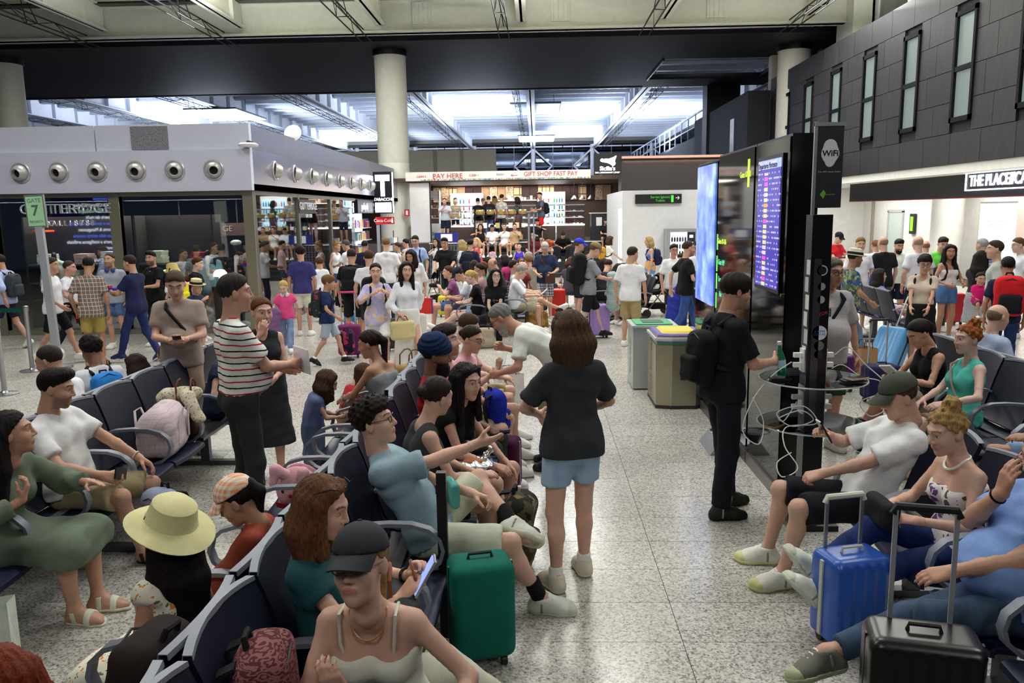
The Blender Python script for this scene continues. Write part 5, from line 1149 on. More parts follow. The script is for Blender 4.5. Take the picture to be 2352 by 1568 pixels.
# --- totems with screens
KT = plain('0a0b0c', .05, 0, .7); KS = plain('060607', .25)
def totem(y0, y1, zt, lab):
    t_ = empty('information_totem', (1.87, y0, 0)); tag(t_, lab, 'screen totem', 'information totems')
    MB().bb((.0, 0, .10), (.20, y1-y0, zt)).build('body', KS, t_); MB().bb((-.012, .02, .14), (0, y1-y0-.02, zt-.02)).build('glass_front', KT, t_); MB().bb((-.02, 0, 0), (.22, y1-y0, .1)).build('plinth', plain('6f6c68', .35, .5), t_)
    return t_, y1-y0
def screenmat():
    m, t, b = base('departure screen', .2); x, y, z = sepxyz(t, objco(t)); 
    zz = math_(t, 'MULTIPLY', z, 24.); row = math_(t, 'FLOOR', zz); fr = math_(t, 'FRACT', zz)
    wn = nd(t, 'ShaderNodeTexWhiteNoise', noise_dimensions='2D'); cv = nd(t, 'ShaderNodeCombineXYZ'); t.links.new(row, cv.inputs[0]); t.links.new(math_(t, 'FLOOR', math_(t, 'MULTIPLY', y, 46.)), cv.inputs[1]); t.links.new(cv.outputs[0], wn.inputs['Vector'])
    txt = math_(t, 'MULTIPLY', math_(t, 'GREATER_THAN', wn.outputs['Value'], .55), math_(t, 'LESS_THAN', math_(t, 'ABSOLUTE', math_(t, 'SUBTRACT', fr, .5)), .16))
    head = math_(t, 'GREATER_THAN', z, .43)
    bg = mixc(t, head, lin('4038a8'), lin('a9b4e6')); col = mixc(t, math_(t, 'MULTIPLY', txt, .55), bg, lin('dfe2ff'))
    lg = math_(t, 'MULTIPLY', math_(t, 'MULTIPLY', math_(t, 'GREATER_THAN', y, .02), math_(t, 'LESS_THAN', y, .12)), math_(t, 'LESS_THAN', z, .40)); lg = math_(t, 'MULTIPLY', lg, math_(t, 'LESS_THAN', math_(t, 'ABSOLUTE', math_(t, 'SUBTRACT', fr, .5)), .36))
    w2 = nd(t, 'ShaderNodeTexWhiteNoise', noise_dimensions='1D'); t.links.new(row, w2.inputs['W'])
    lc = ramp(t, w2.outputs['Value'], [(0, lin('d8cf9a')), (.35, lin('d6c8dc')), (.55, lin('e04ac8')), (.68, lin('c03040')), (.74, lin('e0a030')), (.8, lin('d8cf9a')), (.93, lin('40a0e8'))], 'CONSTANT')
    col = mixc(t, lg, col, lc); b.inputs['Base Color'].default_value = (.01, .01, .01, 1); t.links.new(col, b.inputs['Emission Color']); b.inputs['Emission Strength'].default_value = .95; return m
t_, w = totem(6.08, 7.03, 2.79, 'nearest black totem with the purple departures board'); MB().bb((-.03, .12, 1.60), (-.012, .80, 2.66)).build('screen_bezel', plain('050506', .3), t_)
o = MB().bb((-.035, -.31, -.50), (-.03, .31, .50)).build('departure_screen', screenmat(), t_, loc=(0, .46, 2.13)); text('Departures Partenze', .062, plain('20204a'), o, (-.037, .30, .455), (R(90), 0, R(-90)), .001, 'LEFT'); MB().lathe([(.012, 0), (.012, .012)], 10, (-.014, .07, 1.6), Rm=Matrix.Rotation(R(-90), 3, 'Y')).build('lock', plain('a89a60', .3, .8), t_)
t_, w = totem(7.05, 8.44, 2.79, 'middle black mirror totem with small green gate lettering'); GR = emit('b8d848', 1.2)
for y, z, tx in ((.3, 2.55, 'Gates 07-08'), (1.15, 1.93, 'Gates 01-06'), (1.15, 1.72, 'Gate VIP'), (1.15, 1.55, 'Lounge'), (1.15, 1.40, 'Bar'), (1.15, 1.20, 'WC'), (1.15, 1.10, 'Toilets')): text(tx, .075, GR if z > 1.9 else emit('50c890', 1.2), t_, (-.016, y, z), (R(90), 0, R(-90)), .001, 'CENTER')
for z in (1.9, 1.68, 1.5, 1.3): MB().bb((-.016, 1.33, z-.06), (-.013, 1.37, z+.1)).build('green_bar', emit('70d060', 1.2), t_)
MB().bb((-.016, .16, 2.44), (-.013, .22, 2.68)).build('green_bar', GR, t_)
def admat():
    m, t, b = base('advert screen', .2); co = objco(t); n = noise(t, co, 3.2, 4.); col = ramp(t, n, [(.3, lin('3a54d8')), (.5, lin('6f8cf0')), (.62, lin('8fb4f4')), (.75, lin('b8c4f8'))])
    b.inputs['Base Color'].default_value = (.01, .01, .01, 1); t.links.new(col, b.inputs['Emission Color']); b.inputs['Emission Strength'].default_value = 1.25; return m
t_, w = totem(8.46, 9.50, 2.76, 'farthest black totem with the bright blue advertising screen'); MB().bb((-.03, .10, 1.24), (-.012, .96, 2.72)).build('advert_screen', admat(), t_)
# raised bench bracket at the totem foot
t_ = empty('totem_bracket', (1.72, 7.25, 0)); tag(t_, 'low steel bracket and ring at the foot of the mirror totem', 'bracket'); MB().prism([(-.14, 0), (.14, 0), (.12, .1), (-.05, .12)], .5).build('wedge_base', STEEL, t_); MB().tube([(.14*math.cos(a), .05+.1*math.sin(a), .22) for a in np.linspace(0, 6.28, 20)[:-1]], .012, 6, True).build('ring', STEEL, t_, True); MB().lathe([(.03, .1), (.08, .2), (.08, .22)], 12, (0, .05, 0)).build('cone', BLACK, t_)
# --- charging post with round glass shelves and WiFi flag
cp = empty('charging_post', (1.93, 5.62, 0)); tag(cp, 'black phone charging post with two round glass shelves and stickers', 'charging post')
MB().box((0, 0, 1.12), (.135, .135, 2.17)).build('post', plain('0d0d0f', .3), cp); MB().box((0, 0, .02), (.34, .34, .04)).build('foot_plate', plain('17171a', .4), cp); MB().box((-.02, -.0695, 1.36), (.05, .006, 1.1)).build('light_strip', plain('3a3c40', .2), cp)
for z in (1.06, .74):
    d_ = MB().lathe([(.36, 0), (.365, .006), (.36, .012)], 48, (0, 0, z)).build('glass_shelf', glass((.55, .58, .58), .22), cp, True); MB().tube([(.364*math.cos(a), .364*math.sin(a), z+.006) for a in np.linspace(0, 6.28, 50)[:-1]], .005, 5, True).build('shelf_edge', plain('c8d4cc', .2, .3), d_, True)
for i, (z, c_, r_) in enumerate(((1.83, 'cfe0e0', .036), (1.72, 'a8a8b0', .026), (1.63, 'b8c0b8', .026), (1.40, 'e6eef4', .05), (1.31, '7a7c80', .034), (1.25, '2a2c30', .03))):
    MB().lathe([(r_, 0), (r_, .003)], 22, (.01, -.0695, z), Rm=Matrix.Rotation(R(90), 3, 'X')).build('sticker', plain(c_, .4), cp); 
MB().lathe([(.028, 0), (.028, .0045)], 22, (.01, -.0698, 1.83), Rm=Matrix.Rotation(R(90), 3, 'X')).build('sticker_centre', plain('16181a', .4), cp)
text('in CIMA\nCON ME', .022, plain('2a68c0'), cp, (.01, -.0735, 1.40), (R(90), 0, 0), .0005); text('RAZOR', .03, plain('d04040'), cp, (.01, -.071, 1.53), (R(90), R(-12), 0), .0005)
for k in range(6): MB().box((-.0698, -.03+.02*(k % 2), 1.85-.12*k), (.003, .07, .10)).build('side_sticker', plain(('d8d8d8', 'c0c4c8', 'e4e4e0')[k % 3]), cp)
for sx in (-1, 1):
    for z in (1.20, .90):
        s_ = MB().box((sx*.074, 0, z), (.015, .09, .16)).build('socket_plate', plain('e4e4e2', .4), cp)
        for dz in (-.035, .035): MB().box((sx*.107, .0, z+dz), (.06, .035, .032)).build('charger_plug', plain('f0f0ee', .4), s_)
wf_ = empty('wifi_sign', (1.99, 5.62, 0)); tag(wf_, 'dark hanging flag sign with a white cloud WiFi mark beside the totem', 'sign')
MB().bb((-.12, -.01, 2.2), (-.10, .01, 2.82)).build('flag_pole', ALU, wf_); MB().bb((-.10, -.008, 2.25), (.075, .008, 2.80)).build('flag', plain('24262c', .5), wf_); MB().bb((-.12, -.015, 2.79), (.085, .015, 2.815)).build('top_bar', ALU, wf_)
soft('cloud_shape', [cone((-.012, -.01, 2.60), (-.012, -.01, 2.66), .045), cone((-.03, -.01, 2.61), (.008, -.01, 2.61), .04), cone((-.012, -.01, 2.55), (-.012, -.01, 2.57), .03)], .006, plain('f2f2f2'), wf_, gcuts=[(A((0, -.012, 0)), A((0, -1., 0)))])
text('WiFi', .055, plain('1c1e24'), wf_, (-.012, -.0145, 2.61), (R(90), 0, 0), .001, bold=.001); text('Free WiFi Catania Airport', .014, plain('d8d8d8'), wf_, (-.012, -.011, 2.49), (R(90), 0, 0), .001); MB().prism([(-.07, .0), (-.045, .03), (-.03, .01), (-.045, -.03)], -.003, c=(0, -.008, 2.34)).build('green_island', plain('7ac23a'), wf_); text('aeroporto', .016, plain('7ac23a'), wf_, (0, -.011, 2.34), (R(90), 0, 0), .001)
def cable(name, pts, col, r, lab):
    P = [Vector(p) for p in pts]; out = []
    for i in range(len(P)-1):
        p0, p1, p2, p3 = P[max(i-1, 0)], P[i], P[i+1], P[min(i+2, len(P)-1)]
        for k in range(6):
            u = k/6; out.append(.5*((2*p1)+(p2-p0)*u+(2*p0-5*p1+4*p2-p3)*u*u+(3*p1-p0-3*p2+p3)*u**3))
    out.append(P[-1]); o = MB().tube(out, r, 6).build(name, plain(col, .5), None, True); tag(o, lab, 'cable', 'charging cables'); return o
cx, cy, cz = 1.93, 5.62, .235
cable('charging_cable', [(a_, b_, c_+cz) for a_, b_, c_ in [(cx-.15, cy, .95), (cx-.30, cy-.05, .86), (cx-.44, cy-.1, .70), (cx-.50, cy-.1, .48), (cx-.40, cy-.15, .40), (cx-.36, cy-.1, .55), (cx-.44, cy-.1, .72)]], 'e6e6e2', .0038, 'white charging cable looping down left of the charging post')
cable('charging_cable', [(a_, b_, c_+cz) for a_, b_, c_ in [(cx+.15, cy, 1.0), (cx+.22, cy-.05, 1.06), (cx+.32, cy-.1, .95), (cx+.45, cy-.2, .80), (cx+.50, cy-.25, .55), (cx+.42, cy-.4, .40), (cx+.38, cy-.6, .60), (cx+.36, cy-.75, .62), (cx+.33, cy-.95, .60)]], 'dfe3dc', .0038, 'white charging cable running from the post to the phone of the olive cap man')
cable('charging_cable', [(a_, b_, c_+cz) for a_, b_, c_ in [(cx-.12, cy-.06, .68), (cx-.22, cy-.12, .56), (cx-.28, cy-.2, .60), (cx-.15, cy-.24, .66), (cx-.05, cy-.2, .58), (cx-.2, cy-.2, .54), (cx-.28, cy-.14, .62), (cx-.12, cy-.2, .68), (cx-.04, cy-.24, .57), (cx-.25, cy-.26, .55), (cx-.3, cy-.4, .46), (cx-.24, cy-.5, .34), (cx-.34, cy-.5, .28), (cx-.36, cy-.45, .36), (cx-.26, cy-.42, .42)]], 'dfe3dc', .0038, 'tangled coil of white cable on the lower glass shelf')
cable('charging_cable', [(a_, b_, c_+cz) for a_, b_, c_ in [(cx+.13, cy, .90), (cx+.2, cy-.02, .93), (cx+.3, cy-.1, .86), (cx+.44, cy-.1, .82), (cx+.5, cy-.1, .66), (cx+.38, cy-.1, .58), (cx+.3, cy-.1, .68), (cx+.42, cy-.12, .74)]], 'dfe3dc', .0034, 'thin white cable looping at the right edge of the upper glass shelf')
for i, (dx, dy, z, c_, lb) in enumerate(((-.25, -.08, .846, '101113', 'black phone charging at the left of the upper glass shelf'), (.22, -.16, .846, '2a2c30', 'dark tablet at the right of the upper glass shelf'), (.23, -.20, .870, 'd8a89c', 'pink cased phone lying on the tablet'), (-.10, -.22, .516, '15161a', 'black power bank on the lower glass shelf'), (-.28, -.1, .516, '8a7a40', 'gold cased phone on the lower glass shelf'))):
    t_ = empty('phone', (cx+dx, cy+dy, z+.23), .2*i); tag(t_, lb, 'phone'); MB().box((0, 0, .008), (.16 if i == 1 else .14, .075, .012)).build('case', plain(c_, .3), t_); MB().box((0, 0, .0148), (.13, .066, .0015)).build('screen', plain('0a0a0c', .1), t_)
# --- waste bins
def bin_(loc, lab, steel=True):
    t_ = empty('waste_bin', loc); tag(t_, lab, 'waste bin')
    if steel:
        pr = [(-.28, -.34), (-.10, -.40), (.18, -.40), (.30, -.30), (.30, .34), (-.28, .34)]
        def ring(s, z): return [(x*s, y*s, z) for x, y in pr]
        def solid(s0, z0, s1, z1, nm, mt):
            b = MB(); n = len(pr); b.add(ring(s0, z0)+ring(s1, z1), [tuple(range(n))[::-1], tuple(range(n, 2*n))]+[(k, (k+1) % n, n+(k+1) % n, n+k) for k in range(n)]); return b.build(nm, mt, t_)
        solid(.97, .03, 1, .74, 'body', plain('a8a48c', .3, .8)); solid(.98, 0, .98, .04, 'foot', plain('2a2a2a')); solid(.94, .74, .94, .79, 'bag_edge', plain('6aa79a', .3)); solid(1.04, .79, 1.04, .82, 'lid_rim', plain('d8d8dc', .3, .4)); solid(.96, .82, .90, .845, 'brown_lid', plain('8a7468', .5)); solid(.93, .845, .86, .86, 'purple_lid', plain('5a4a9a', .5)); solid(.7, .86, .6, .88, 'yellow_lid', plain('e8c818', .5))
        text('ORGANICO ORGANIC', .075, plain('5a584a'), t_, (-.285, -.0, .40), (R(90), R(90), R(-90)), .001); MB().box((.06, -.405, .36), (.13, .012, .03)).build('lock_slot', plain('1c1c1c'), t_)
    else:
        MB().bb((-.26, -.3, .02), (.28, .3, .80)).build('body', plain('b9bcbe', .35, .6), t_); MB().bb((-.28, -.32, .80), (.30, .32, .825)).build('rim', plain('c8ccce', .3, .5), t_); MB().bb((-.22, -.26, .825), (.24, .26, .84)).build('green_lid', plain('2a9a58', .5), t_); MB().bb((-.12, -.14, .84), (.14, .14, .845)).build('slot', plain('1c3a30'), t_); text('VETRO GLASS', .075, plain('4aa878'), t_, (-.265, 0, .4), (R(90), R(90), R(-90)), .001)
bin_((1.62, 9.42, 0), 'steel waste bin with purple and yellow lid lettered ORGANICO beside the totem'); bin_((1.46, 10.35, 0), 'grey waste bin with green glass lid behind the steel bin', False)
# --- gate sign and barrier posts
gs = empty('gate_sign', (-7.36, 11.95, 0)); tag(gs, 'leaning pole sign with green GATE 7 PRIORITY plate', 'sign'); gs.rotation_euler = (0, R(-2), 0)
MB().bb((-.055, -.03, 0), (.055, .03, 2.15)).build('pole', plain('c4c8cc', .35, .5), gs); MB().lathe([(.2, 0), (.19, .03), (.05, .04)], 20).build('base', plain('8a8c90', .4, .5), gs)
t_ = MB().bb((-.16, -.02, 2.13), (.13, .02, 2.62)).build('plate_frame', ALU, gs); MB().bb((-.14, -.026, 2.16), (.11, -.02, 2.59)).build('green_face', plain('a4d6a6', .5), t_); text('GATE', .085, plain('5c8a70'), t_, (-.015, -.028, 2.53), (R(90), 0, 0), .001); text('7', .22, plain('4f6a60'), t_, (-.015, -.028, 2.38), (R(90), 0, 0), .001, bold=.004); text('PRIORITY', .05, plain('5c8a70'), t_, (-.015, -.028, 2.22), (R(90), 0, 0), .001)
for i, (x, y, lb) in enumerate(((-6.98, 10.1, 'steel barrier post at the left picture edge'), (-7.62, 11.7, 'steel barrier post beside the gate sign holding the green belt'))):
    t_ = empty('barrier_post', (x, y, 0)); tag(t_, lb, 'barrier post'); MB().lathe([(.17, 0), (.17, .015), (.05, .03), (.032, .05), (.032, .9), (.04, .91), (.04, .98), (.02, .99)], 18).build('post', STEEL, t_, True)
o = MB().box((-8.6, 11.7, .92), (1.96, .006, .06)).build('barrier_belt', cloth('0f4a3c')); tag(o, 'dark green belt stretched from the barrier post to the left', 'barrier belt')
# --- luggage
def suitcase(loc, rz, dims, col, lab, handle=.35, tilt=0, hcol='c4c8c8', gcol='1a1a1c', soft_=False, trim=None):
    w, d, h = dims; t_ = empty('suitcase', loc, R(rz)); tag(t_, lab, 'suitcase', 'suitcases'); t_.rotation_euler = (R(tilt), 0, R(rz)); mt = cloth(col) if soft_ else plain(col, .3)
    ds = None if soft_ else (lambda X, Y, Z: (.0065*np.sin(X*2*math.pi/.062)*(np.abs(Z-.05-h/2) < h*.42)).astype(np.float32)+0*Y)
    soft('shell', [rbx((0, 0, .05+h/2), (w/2, d/2, h/2), .05)], .013 if loc[1] < 7 else .022, mt, t_, ds)
    MB().bb((-w/2-.004, -.012, .08), (w/2+.004, .012, h+.02)).build('zip_band', plain(trim or '202224'), t_)
    for sx in (-1, 1):
        for sy in (-1, 1): MB().lathe([(.026, -.014), (.028, 0), (.026, .014)], 12, (sx*(w/2-.06), sy*(d/2-.05), .027), Rm=Matrix.Rotation(R(90), 3, 'Y')).build('wheel', plain('18181a'), t_, True)
    MB().tube([(-.06, 0, .05+h), (-.055, 0, .075+h), (.055, 0, .075+h), (.06, 0, .05+h)], .009, 6).build('top_handle', plain(gcol), t_, True)
    if handle:
        y = d/2-.04; hw = min(.11, w*.3); hb = MB()
        for sx in (-1, 1): MB().bb((sx*hw-.009, y-.006, h), (sx*hw+.009, y+.006, h+.05+handle)).build('handle_tube', plain(hcol, .3, .6), t_)
        MB().tube([(-hw-.01, y, h+.03+handle), (-hw, y, h+.06+handle), (hw, y, h+.06+handle), (hw+.01, y, h+.03+handle)], .016, 8).build('grip', plain(gcol), t_, True)
    return t_
def backpack(loc, rz, s, col, lab, pat=None, c2='202020', c3='ffffff', tilt=0, pocket=None, straps=True, group='backpacks', v=.015):
    t_ = empty('backpack', loc, R(rz)); t_.rotation_euler = (R(tilt), 0, R(rz)); tag(t_, lab, 'backpack', group); m_ = cloth(col, pat, c2, c3)
    soft('bag_body', [rbx((0, 0, .23*s), (.15*s, .085*s, .225*s), .07*s), ell((0, -.02*s, .30*s), A((.14, .10, .16))*s, k=.05)], v, m_, t_, folds(.004))
    soft('front_pocket', [rbx((0, .095*s, .15*s), (.115*s, .045*s, .11*s), .035*s)], v, pocket or m_, t_, folds(.003, 1))
    MB().tube([(-.04*s, -.05*s, .44*s), (-.03*s, -.06*s, .49*s), (.03*s, -.06*s, .49*s), (.04*s, -.05*s, .44*s)], .011*s, 6).build('carry_loop', cloth('1a1a1c'), t_, True)
    MB().tube([(-.12*s, .06*s, .28*s), (-.09*s, .075*s, .40*s), (0, .08*s, .44*s), (.09*s, .075*s, .40*s), (.12*s, .06*s, .28*s)], .005*s, 5).build('zip', plain('303236'), t_, True)
    if straps:
        for sx in (-1, 1): MB().sheet([[(sx*.08*s-.025*s, y*s, z*s), (sx*.08*s+.025*s, y*s, z*s)] for y, z in ((-.08, .42), (-.13, .40), (-.16, .30), (-.14, .16), (-.09, .06))], .012*s).build('shoulder_strap', cloth('1c1c1e'), t_, True)
    return t_
def tote(loc, rz, dims, col, lab, hcol='5a3a28', pat=None, c2='8a7a50', hh=.14, cat='handbag', nm='handbag'):
    w, d, h = dims; t_ = empty(nm, loc, R(rz)); tag(t_, lab, cat); soft('bag_body', [cone((-w/2+d/2, 0, d*.5), (w/2-d/2, 0, d*.5), d*.5, k=.05), cone((-w/2+d*.4, 0, h-d*.3), (w/2-d*.4, 0, h-d*.3), d*.30, k=.08), rbx((0, 0, h*.5), (w*.46, d*.30, h*.42), .03, k=.06)], .013, cloth(col, pat, c2, rough=.7), t_, folds(.005), gcuts=[(A((0, 0, .003)), A((0, 0, -1.)))])
    for sy in (-1, 1): MB().tube([(-w*.25, sy*d*.28, h-.03), (-w*.22, sy*d*.3, h+hh*.7), (-w*.08, sy*d*.25, h+hh), (w*.08, sy*d*.25, h+hh), (w*.22, sy*d*.3, h+hh*.7), (w*.25, sy*d*.28, h-.03)], .008, 6).build('handle', cloth(hcol, rough=.6), t_, True)
    return t_
def paperbag(loc, rz, dims, col, lab):
    w, d, h = dims; t_ = empty('paper_bag', loc, R(rz)); tag(t_, lab, 'paper bag'); b = MB(); x, y = w/2, d/2
    b.add([(-x, -y, 0), (x, -y, 0), (x, y, 0), (-x, y, 0), (-x, -y, h), (x, -y, h*.97), (x, y, h), (-x, y, h*.98), (-x+.02, 0, h*.97), (x-.02, 0, h*.98)], [(3, 2, 1, 0), (0, 1, 5, 4), (2, 3, 7, 6), (1, 2, 6, 9, 5), (3, 0, 4, 8, 7)]); b.build('bag', cloth(col, rough=.7), t_)
    for sy in (-1, 1): MB().tube([(-w*.2, sy*y*.9, h-.02), (-w*.17, sy*y*.7, h+.09), (w*.17, sy*y*.7, h+.09), (w*.2, sy*y*.9, h-.02)], .005, 6).build('handle', cloth('2a2624'), t_, True)
    return t_
def bottle(loc, h, col, capc, lab, rot=(0, 0, 0), glassy=True):
    t_ = empty('bottle', loc); t_.rotation_euler = rot; tag(t_, lab, 'bottle'); r = h*.15
    MB().lathe([(r*.9, 0), (r, .01), (r, h*.55), (r*.75, h*.68), (r*.4, h*.8), (r*.38, h*.92)], 16).build('bottle_body', plain(col, .1, 0, .8), t_, True); MB().lathe([(r*.45, h*.9), (r*.45, h)], 12).build('cap', plain(capc), t_); MB().lathe([(r*1.02, h*.22), (r*1.02, h*.48)], 16).build('bottle_label', plain('cfe0e8'), t_, True); return t_
print('objs', time.time()-T0)
# ================================================================ PEOPLE
def T(c, sleeve=.6, **k):
    pt = {q: k.pop(q) for q in ('pat', 'c2', 'c3', 's') if q in k}; return dict(mat=cloth(c, pt.get('pat'), pt.get('c2', '202020'), pt.get('c3', 'ffffff'), pt.get('s', 1.)), sleeve=sleeve, **k)
def B(c, kind='shorts', **k):
    pt = {q: k.pop(q) for q in ('pat', 'c2', 'c3', 's') if q in k}
    return dict(mat=cloth(c, pt.get('pat'), pt.get('c2', '202020'), pt.get('c3', 'ffffff'), pt.get('s', 1.)), kind=kind, **k)
DEN = lambda c='5a78a8', c2='38527c', **k: B(c, pat='denim', c2=c2, **k)
def strap(a, b, col, w=.02):       # shoulder strap across the chest, a and b in chest space
    def f(J):
        c = J['chest']; P = []
        for u in np.linspace(0, 1, 9): 
            x = a[0]+(b[0]-a[0])*u; z = a[1]+(b[1]-a[1])*u; P.append(c(x, .112+.03*math.sin(u*3.14), z))
        P = [c(a[0], -.10, a[1]-.02), c(a[0], -.03, a[1]+.065), c(a[0], .06, a[1]+.03)]+P
        MB().tube(P, w, 6).build('shoulder_strap', cloth(col), J['root'], True)
    return f
def handbag_strap(J): pass
def held(name, cat, lab, mk, hand=1, off=(0, 0, 0), rot=(0, 0, 0)):     # a thing held in the hand: its own top-level object
    def f(J):
        w = J['Wr'][hand]; e = J['El'][hand]; d = unit(w-e); p = J['world'](w+d*.07+A(off)); t_ = empty(name, p); rz = J['root'].rotation_euler[2]
        t_.rotation_euler = (R(rot[0]), R(rot[1]), rz+R(rot[2])); tag(t_, lab, cat); mk(t_)
    return f
def mk_phone(t_): MB().box((0, 0, 0), (.074, .010, .152)).build('case', plain('121316', .25), t_); MB().box((0, -.006, 0), (.066, .002, .14)).build('screen', plain('20242c', .1), t_)
def mk_phone_lit(t_): MB().box((0, 0, 0), (.080, .010, .165)).build('case', plain('9a9ca0', .3, .5), t_); MB().box((0, -.007, 0), (.072, .003, .152)).build('screen', emit('8fa8f4', .9), t_)
def phone(lab, hand=1, off=(0, .02, .03), rot=(-50, 0, 0), lit=False): return held('phone', 'phone', lab, mk_phone_lit if lit else mk_phone, hand, off, rot)
def watch(hand, col='c0c0c4'):
    def f(J):
        w = J['Wr'][hand]; d = unit(w-J['El'][hand]); u = unit(np.cross(d, A([.3, .2, 1.]))); v = np.cross(d, u); r = .031*J['sb']; c = w-d*.03
        MB().tube([c+(u*math.cos(a)+v*math.sin(a))*r for a in np.linspace(0, 6.28, 18)[:-1]], .006, 6, True).build('wrist_watch', plain(col, .3, .6), J['root'], True)
    return f
def worn_pack(col, lab, s=1.0, pat=None, c2='202020', c3='ffffff', pocket=None, group='backpacks worn by travellers'):
    def f(J):
        c = J['chest']; p = J['world'](c(0, -.115-.085*s, -.13)); rz = J['root'].rotation_euler[2]
        t_ = backpack(p, 0, s, col, lab, pat, c2, c3, pocket=pocket, straps=False, group=group, v=(.014, .022, .032)[J['lod']]); Rc = J['Rc']
        t_.rotation_euler = (Matrix.Rotation(rz, 3, 'Z') @ Matrix([list(map(float, r_)) for r_ in Rc]) @ Matrix.Rotation(math.pi, 3, 'Z')).to_euler()
        for sx in (-1, 1):
            MB().tube([c(sx*.085, -.115, .30), c(sx*.10, -.02, .372), c(sx*.105, .075, .30), c(sx*.11, .118, .18), c(sx*.13, .09, .06), c(sx*.16, -.05, .0), c(sx*.12, -.13, .02)], .017, 6).build('backpack_strap', cloth('17181a'), J['root'], True)
    return f
def necklace(col, r=.0045, drop=.33):
    def f(J):
        c = J['chest']; h = J['N']; MB().tube([c(.066*math.cos(a), -.012+.068*math.sin(a)+.012, .372-.045*max(0, math.sin(a))-(drop-.33)*max(0, math.sin(a))) for a in np.linspace(0, 6.28, 26)[:-1]], r, 5, True).build('necklace', plain(col, .3), J['root'], True)
    return f
def headphones(col):
    def f(J):
        c = J['chest']; m_ = plain(col, .4); MB().tube([c(.07*math.cos(a), .0+.075*math.sin(a), .39) for a in np.linspace(-3.6, .5, 16)], .012, 6).build('headphone_band', m_, J['root'], True)
        for sx in (-1, 1): soft('headphone_cup', [ell(c(sx*.055, .085, .36), (.036, .022, .04))], .008, m_, J['root'])
    return f
GZ = lambda x, y, z: tuple(float(v) for v in (*G(x, y, z)[:2], 0))
def st(label, hx_, hy_, H, face, **k):
    if GZ(hx_, hy_, H)[1] > 8: H = H*.945
    return person(label, GZ(hx_, hy_, H), face, H, **k)
def si(label, pos, face, H=1.7, **k): return person(label, (pos[0], pos[1], pos[2] if len(pos) > 2 else 0), face, H, pose='sit', **k)
SNK = lambda c='e8e8e2', sole='e4e4da', *a: ('sneaker', c, sole, *a)
# ---------------- foreground
st('woman seen from behind in charcoal t-shirt and pale denim shorts', 1312, 714, 1.68, 18, fem=True, lod=0, skin='a', hair=('bob', '4a3524', .20), top=T('34373b', .78, hem=-.10, sflare=.02), bot=DEN('a9c2da', '86a4c0', t=.58, flare=.010), shoes=SNK('cfc8b4', 'd8d2c2', 'f0f0ea', .07), lh=(-.13, .25, .10), rh=(.13, .25, .10), le=(-1, -.4, -.3), re=(1, -.4, -.3), la=(-.13, -.06, .085), ra=(.12, .10, .085), lean=-2, hp=6, glasses=('up', '241c18'), bulk=1.05)
def paper(J):
    pass
st('man in white polo with red and black stripes and dark trousers', 533, 632, 1.85, -52, lod=0, skin='b', hair=('short', '2b2724'), top=T('e4e6de', .75, hem=.01, pat='stripes', c2='c01c30', c3='14161c', s=11.5, name='polo_shirt'), bot=B('2b312f', 'pants', belt=cloth('14130f')), shoes=SNK('26241f', '1a1814'), rh=(.06, .34, .16), lh=(-.10, .32, .12), hy=-12, hp=2, belly=.08, lean=-3, extras=(held('paper_sheet', 'paper', 'white folded paper held by the man in the striped polo', lambda t_: MB().box((0, 0, .02), (.16, .004, .20)).build('sheet', plain('e8e8ee'), t_), 1, (-.02, .05, .0), (12, 8, 20)),))
st('woman with auburn hair in charcoal dress touching her mouth', 596, 682, 1.585, -155, fem=True, lod=0, skin='a', hair=('bun', '5a3018'), top=T('2e3033', 0, cut='tank', skirt=.36, name='dress'), shoes=('sandal', '141414'), rh=(.03, .22, .50), rhd=(-.4, .1, .9), re=(.6, .5, -.8), rp=(-.2, -1, .1), lh=(-.06, .27, .08), hy=14, hp=6, curl=(.5, .6), extras=(necklace('5a4632', .0025, .40),))
# left row
si('man with dark goatee in white t-shirt and khaki shorts holding a phone', (-3.10, 5.05), -97, 1.76, lod=0, skin='b', hair=('quiff', '140e0a'), beard=('1a100a', .55), top=T('e6e6e4', .72), bot=B('a79a78', t=.92, flare=.022), shoes=('sandal', '3a2a1c'), lean=-8, side=6, hp=14, hy=20, lh=(-.24, .36, .10), rh=(.16, .34, .12), rp=(-.7, .2, -.5), la=(-.42, .46, .085), ra=(.04, .50, .085), curl=(.5, .9), extras=(phone('black phone in the hand of the man in the white t-shirt', 1, (-.03, .03, .02), (-10, 70, 0)), watch(-1)))
si('woman in long sage green dress and white sandals leaning towards her neighbour', (-3.0, 4.20), -88, 1.68, fem=True, lod=0, skin='b', hair=('long', '15100d', .40, 'back'), top=T('6a7765', 1.75, skirt=.14, name='dress', sflare=.03), shoes=('sandal', 'd9dcc4'), lean=24, side=10, hp=-4, hy=24, lh=(-.16, .44, .26), rh=(.24, .28, .30), rhd=(-.3, .3, .9), rp=(.3, -.8, .2), la=(-.10, .46, .085), ra=(.06, .40, .085), curl=(.15, .7))
si('pilot in white uniform shirt seen from behind on the left bench', (-3.76, 6.12), 92, 1.72, lod=1, skin='b', hair=('buzz', '2a2019'), top=T('e9ebee', .7), bot=B('1c2233', 'pants'), hp=18, lean=6, shoes=SNK('15151a', '101010'))
J = si('person with curly black hair and white t-shirt wearing a blue backpack on the left bench', (-3.86, 6.85), 50, 1.62, lod=1, skin='d', hair=('curly', '120c0a'), top=T('d8dadd', .7), bot=B('2a2c33', 'pants'), hp=20, lean=14, extras=(worn_pack('2f86d8', 'bright blue and grey school backpack worn by the curly haired person', .85, pocket=cloth('5f6a78')),))
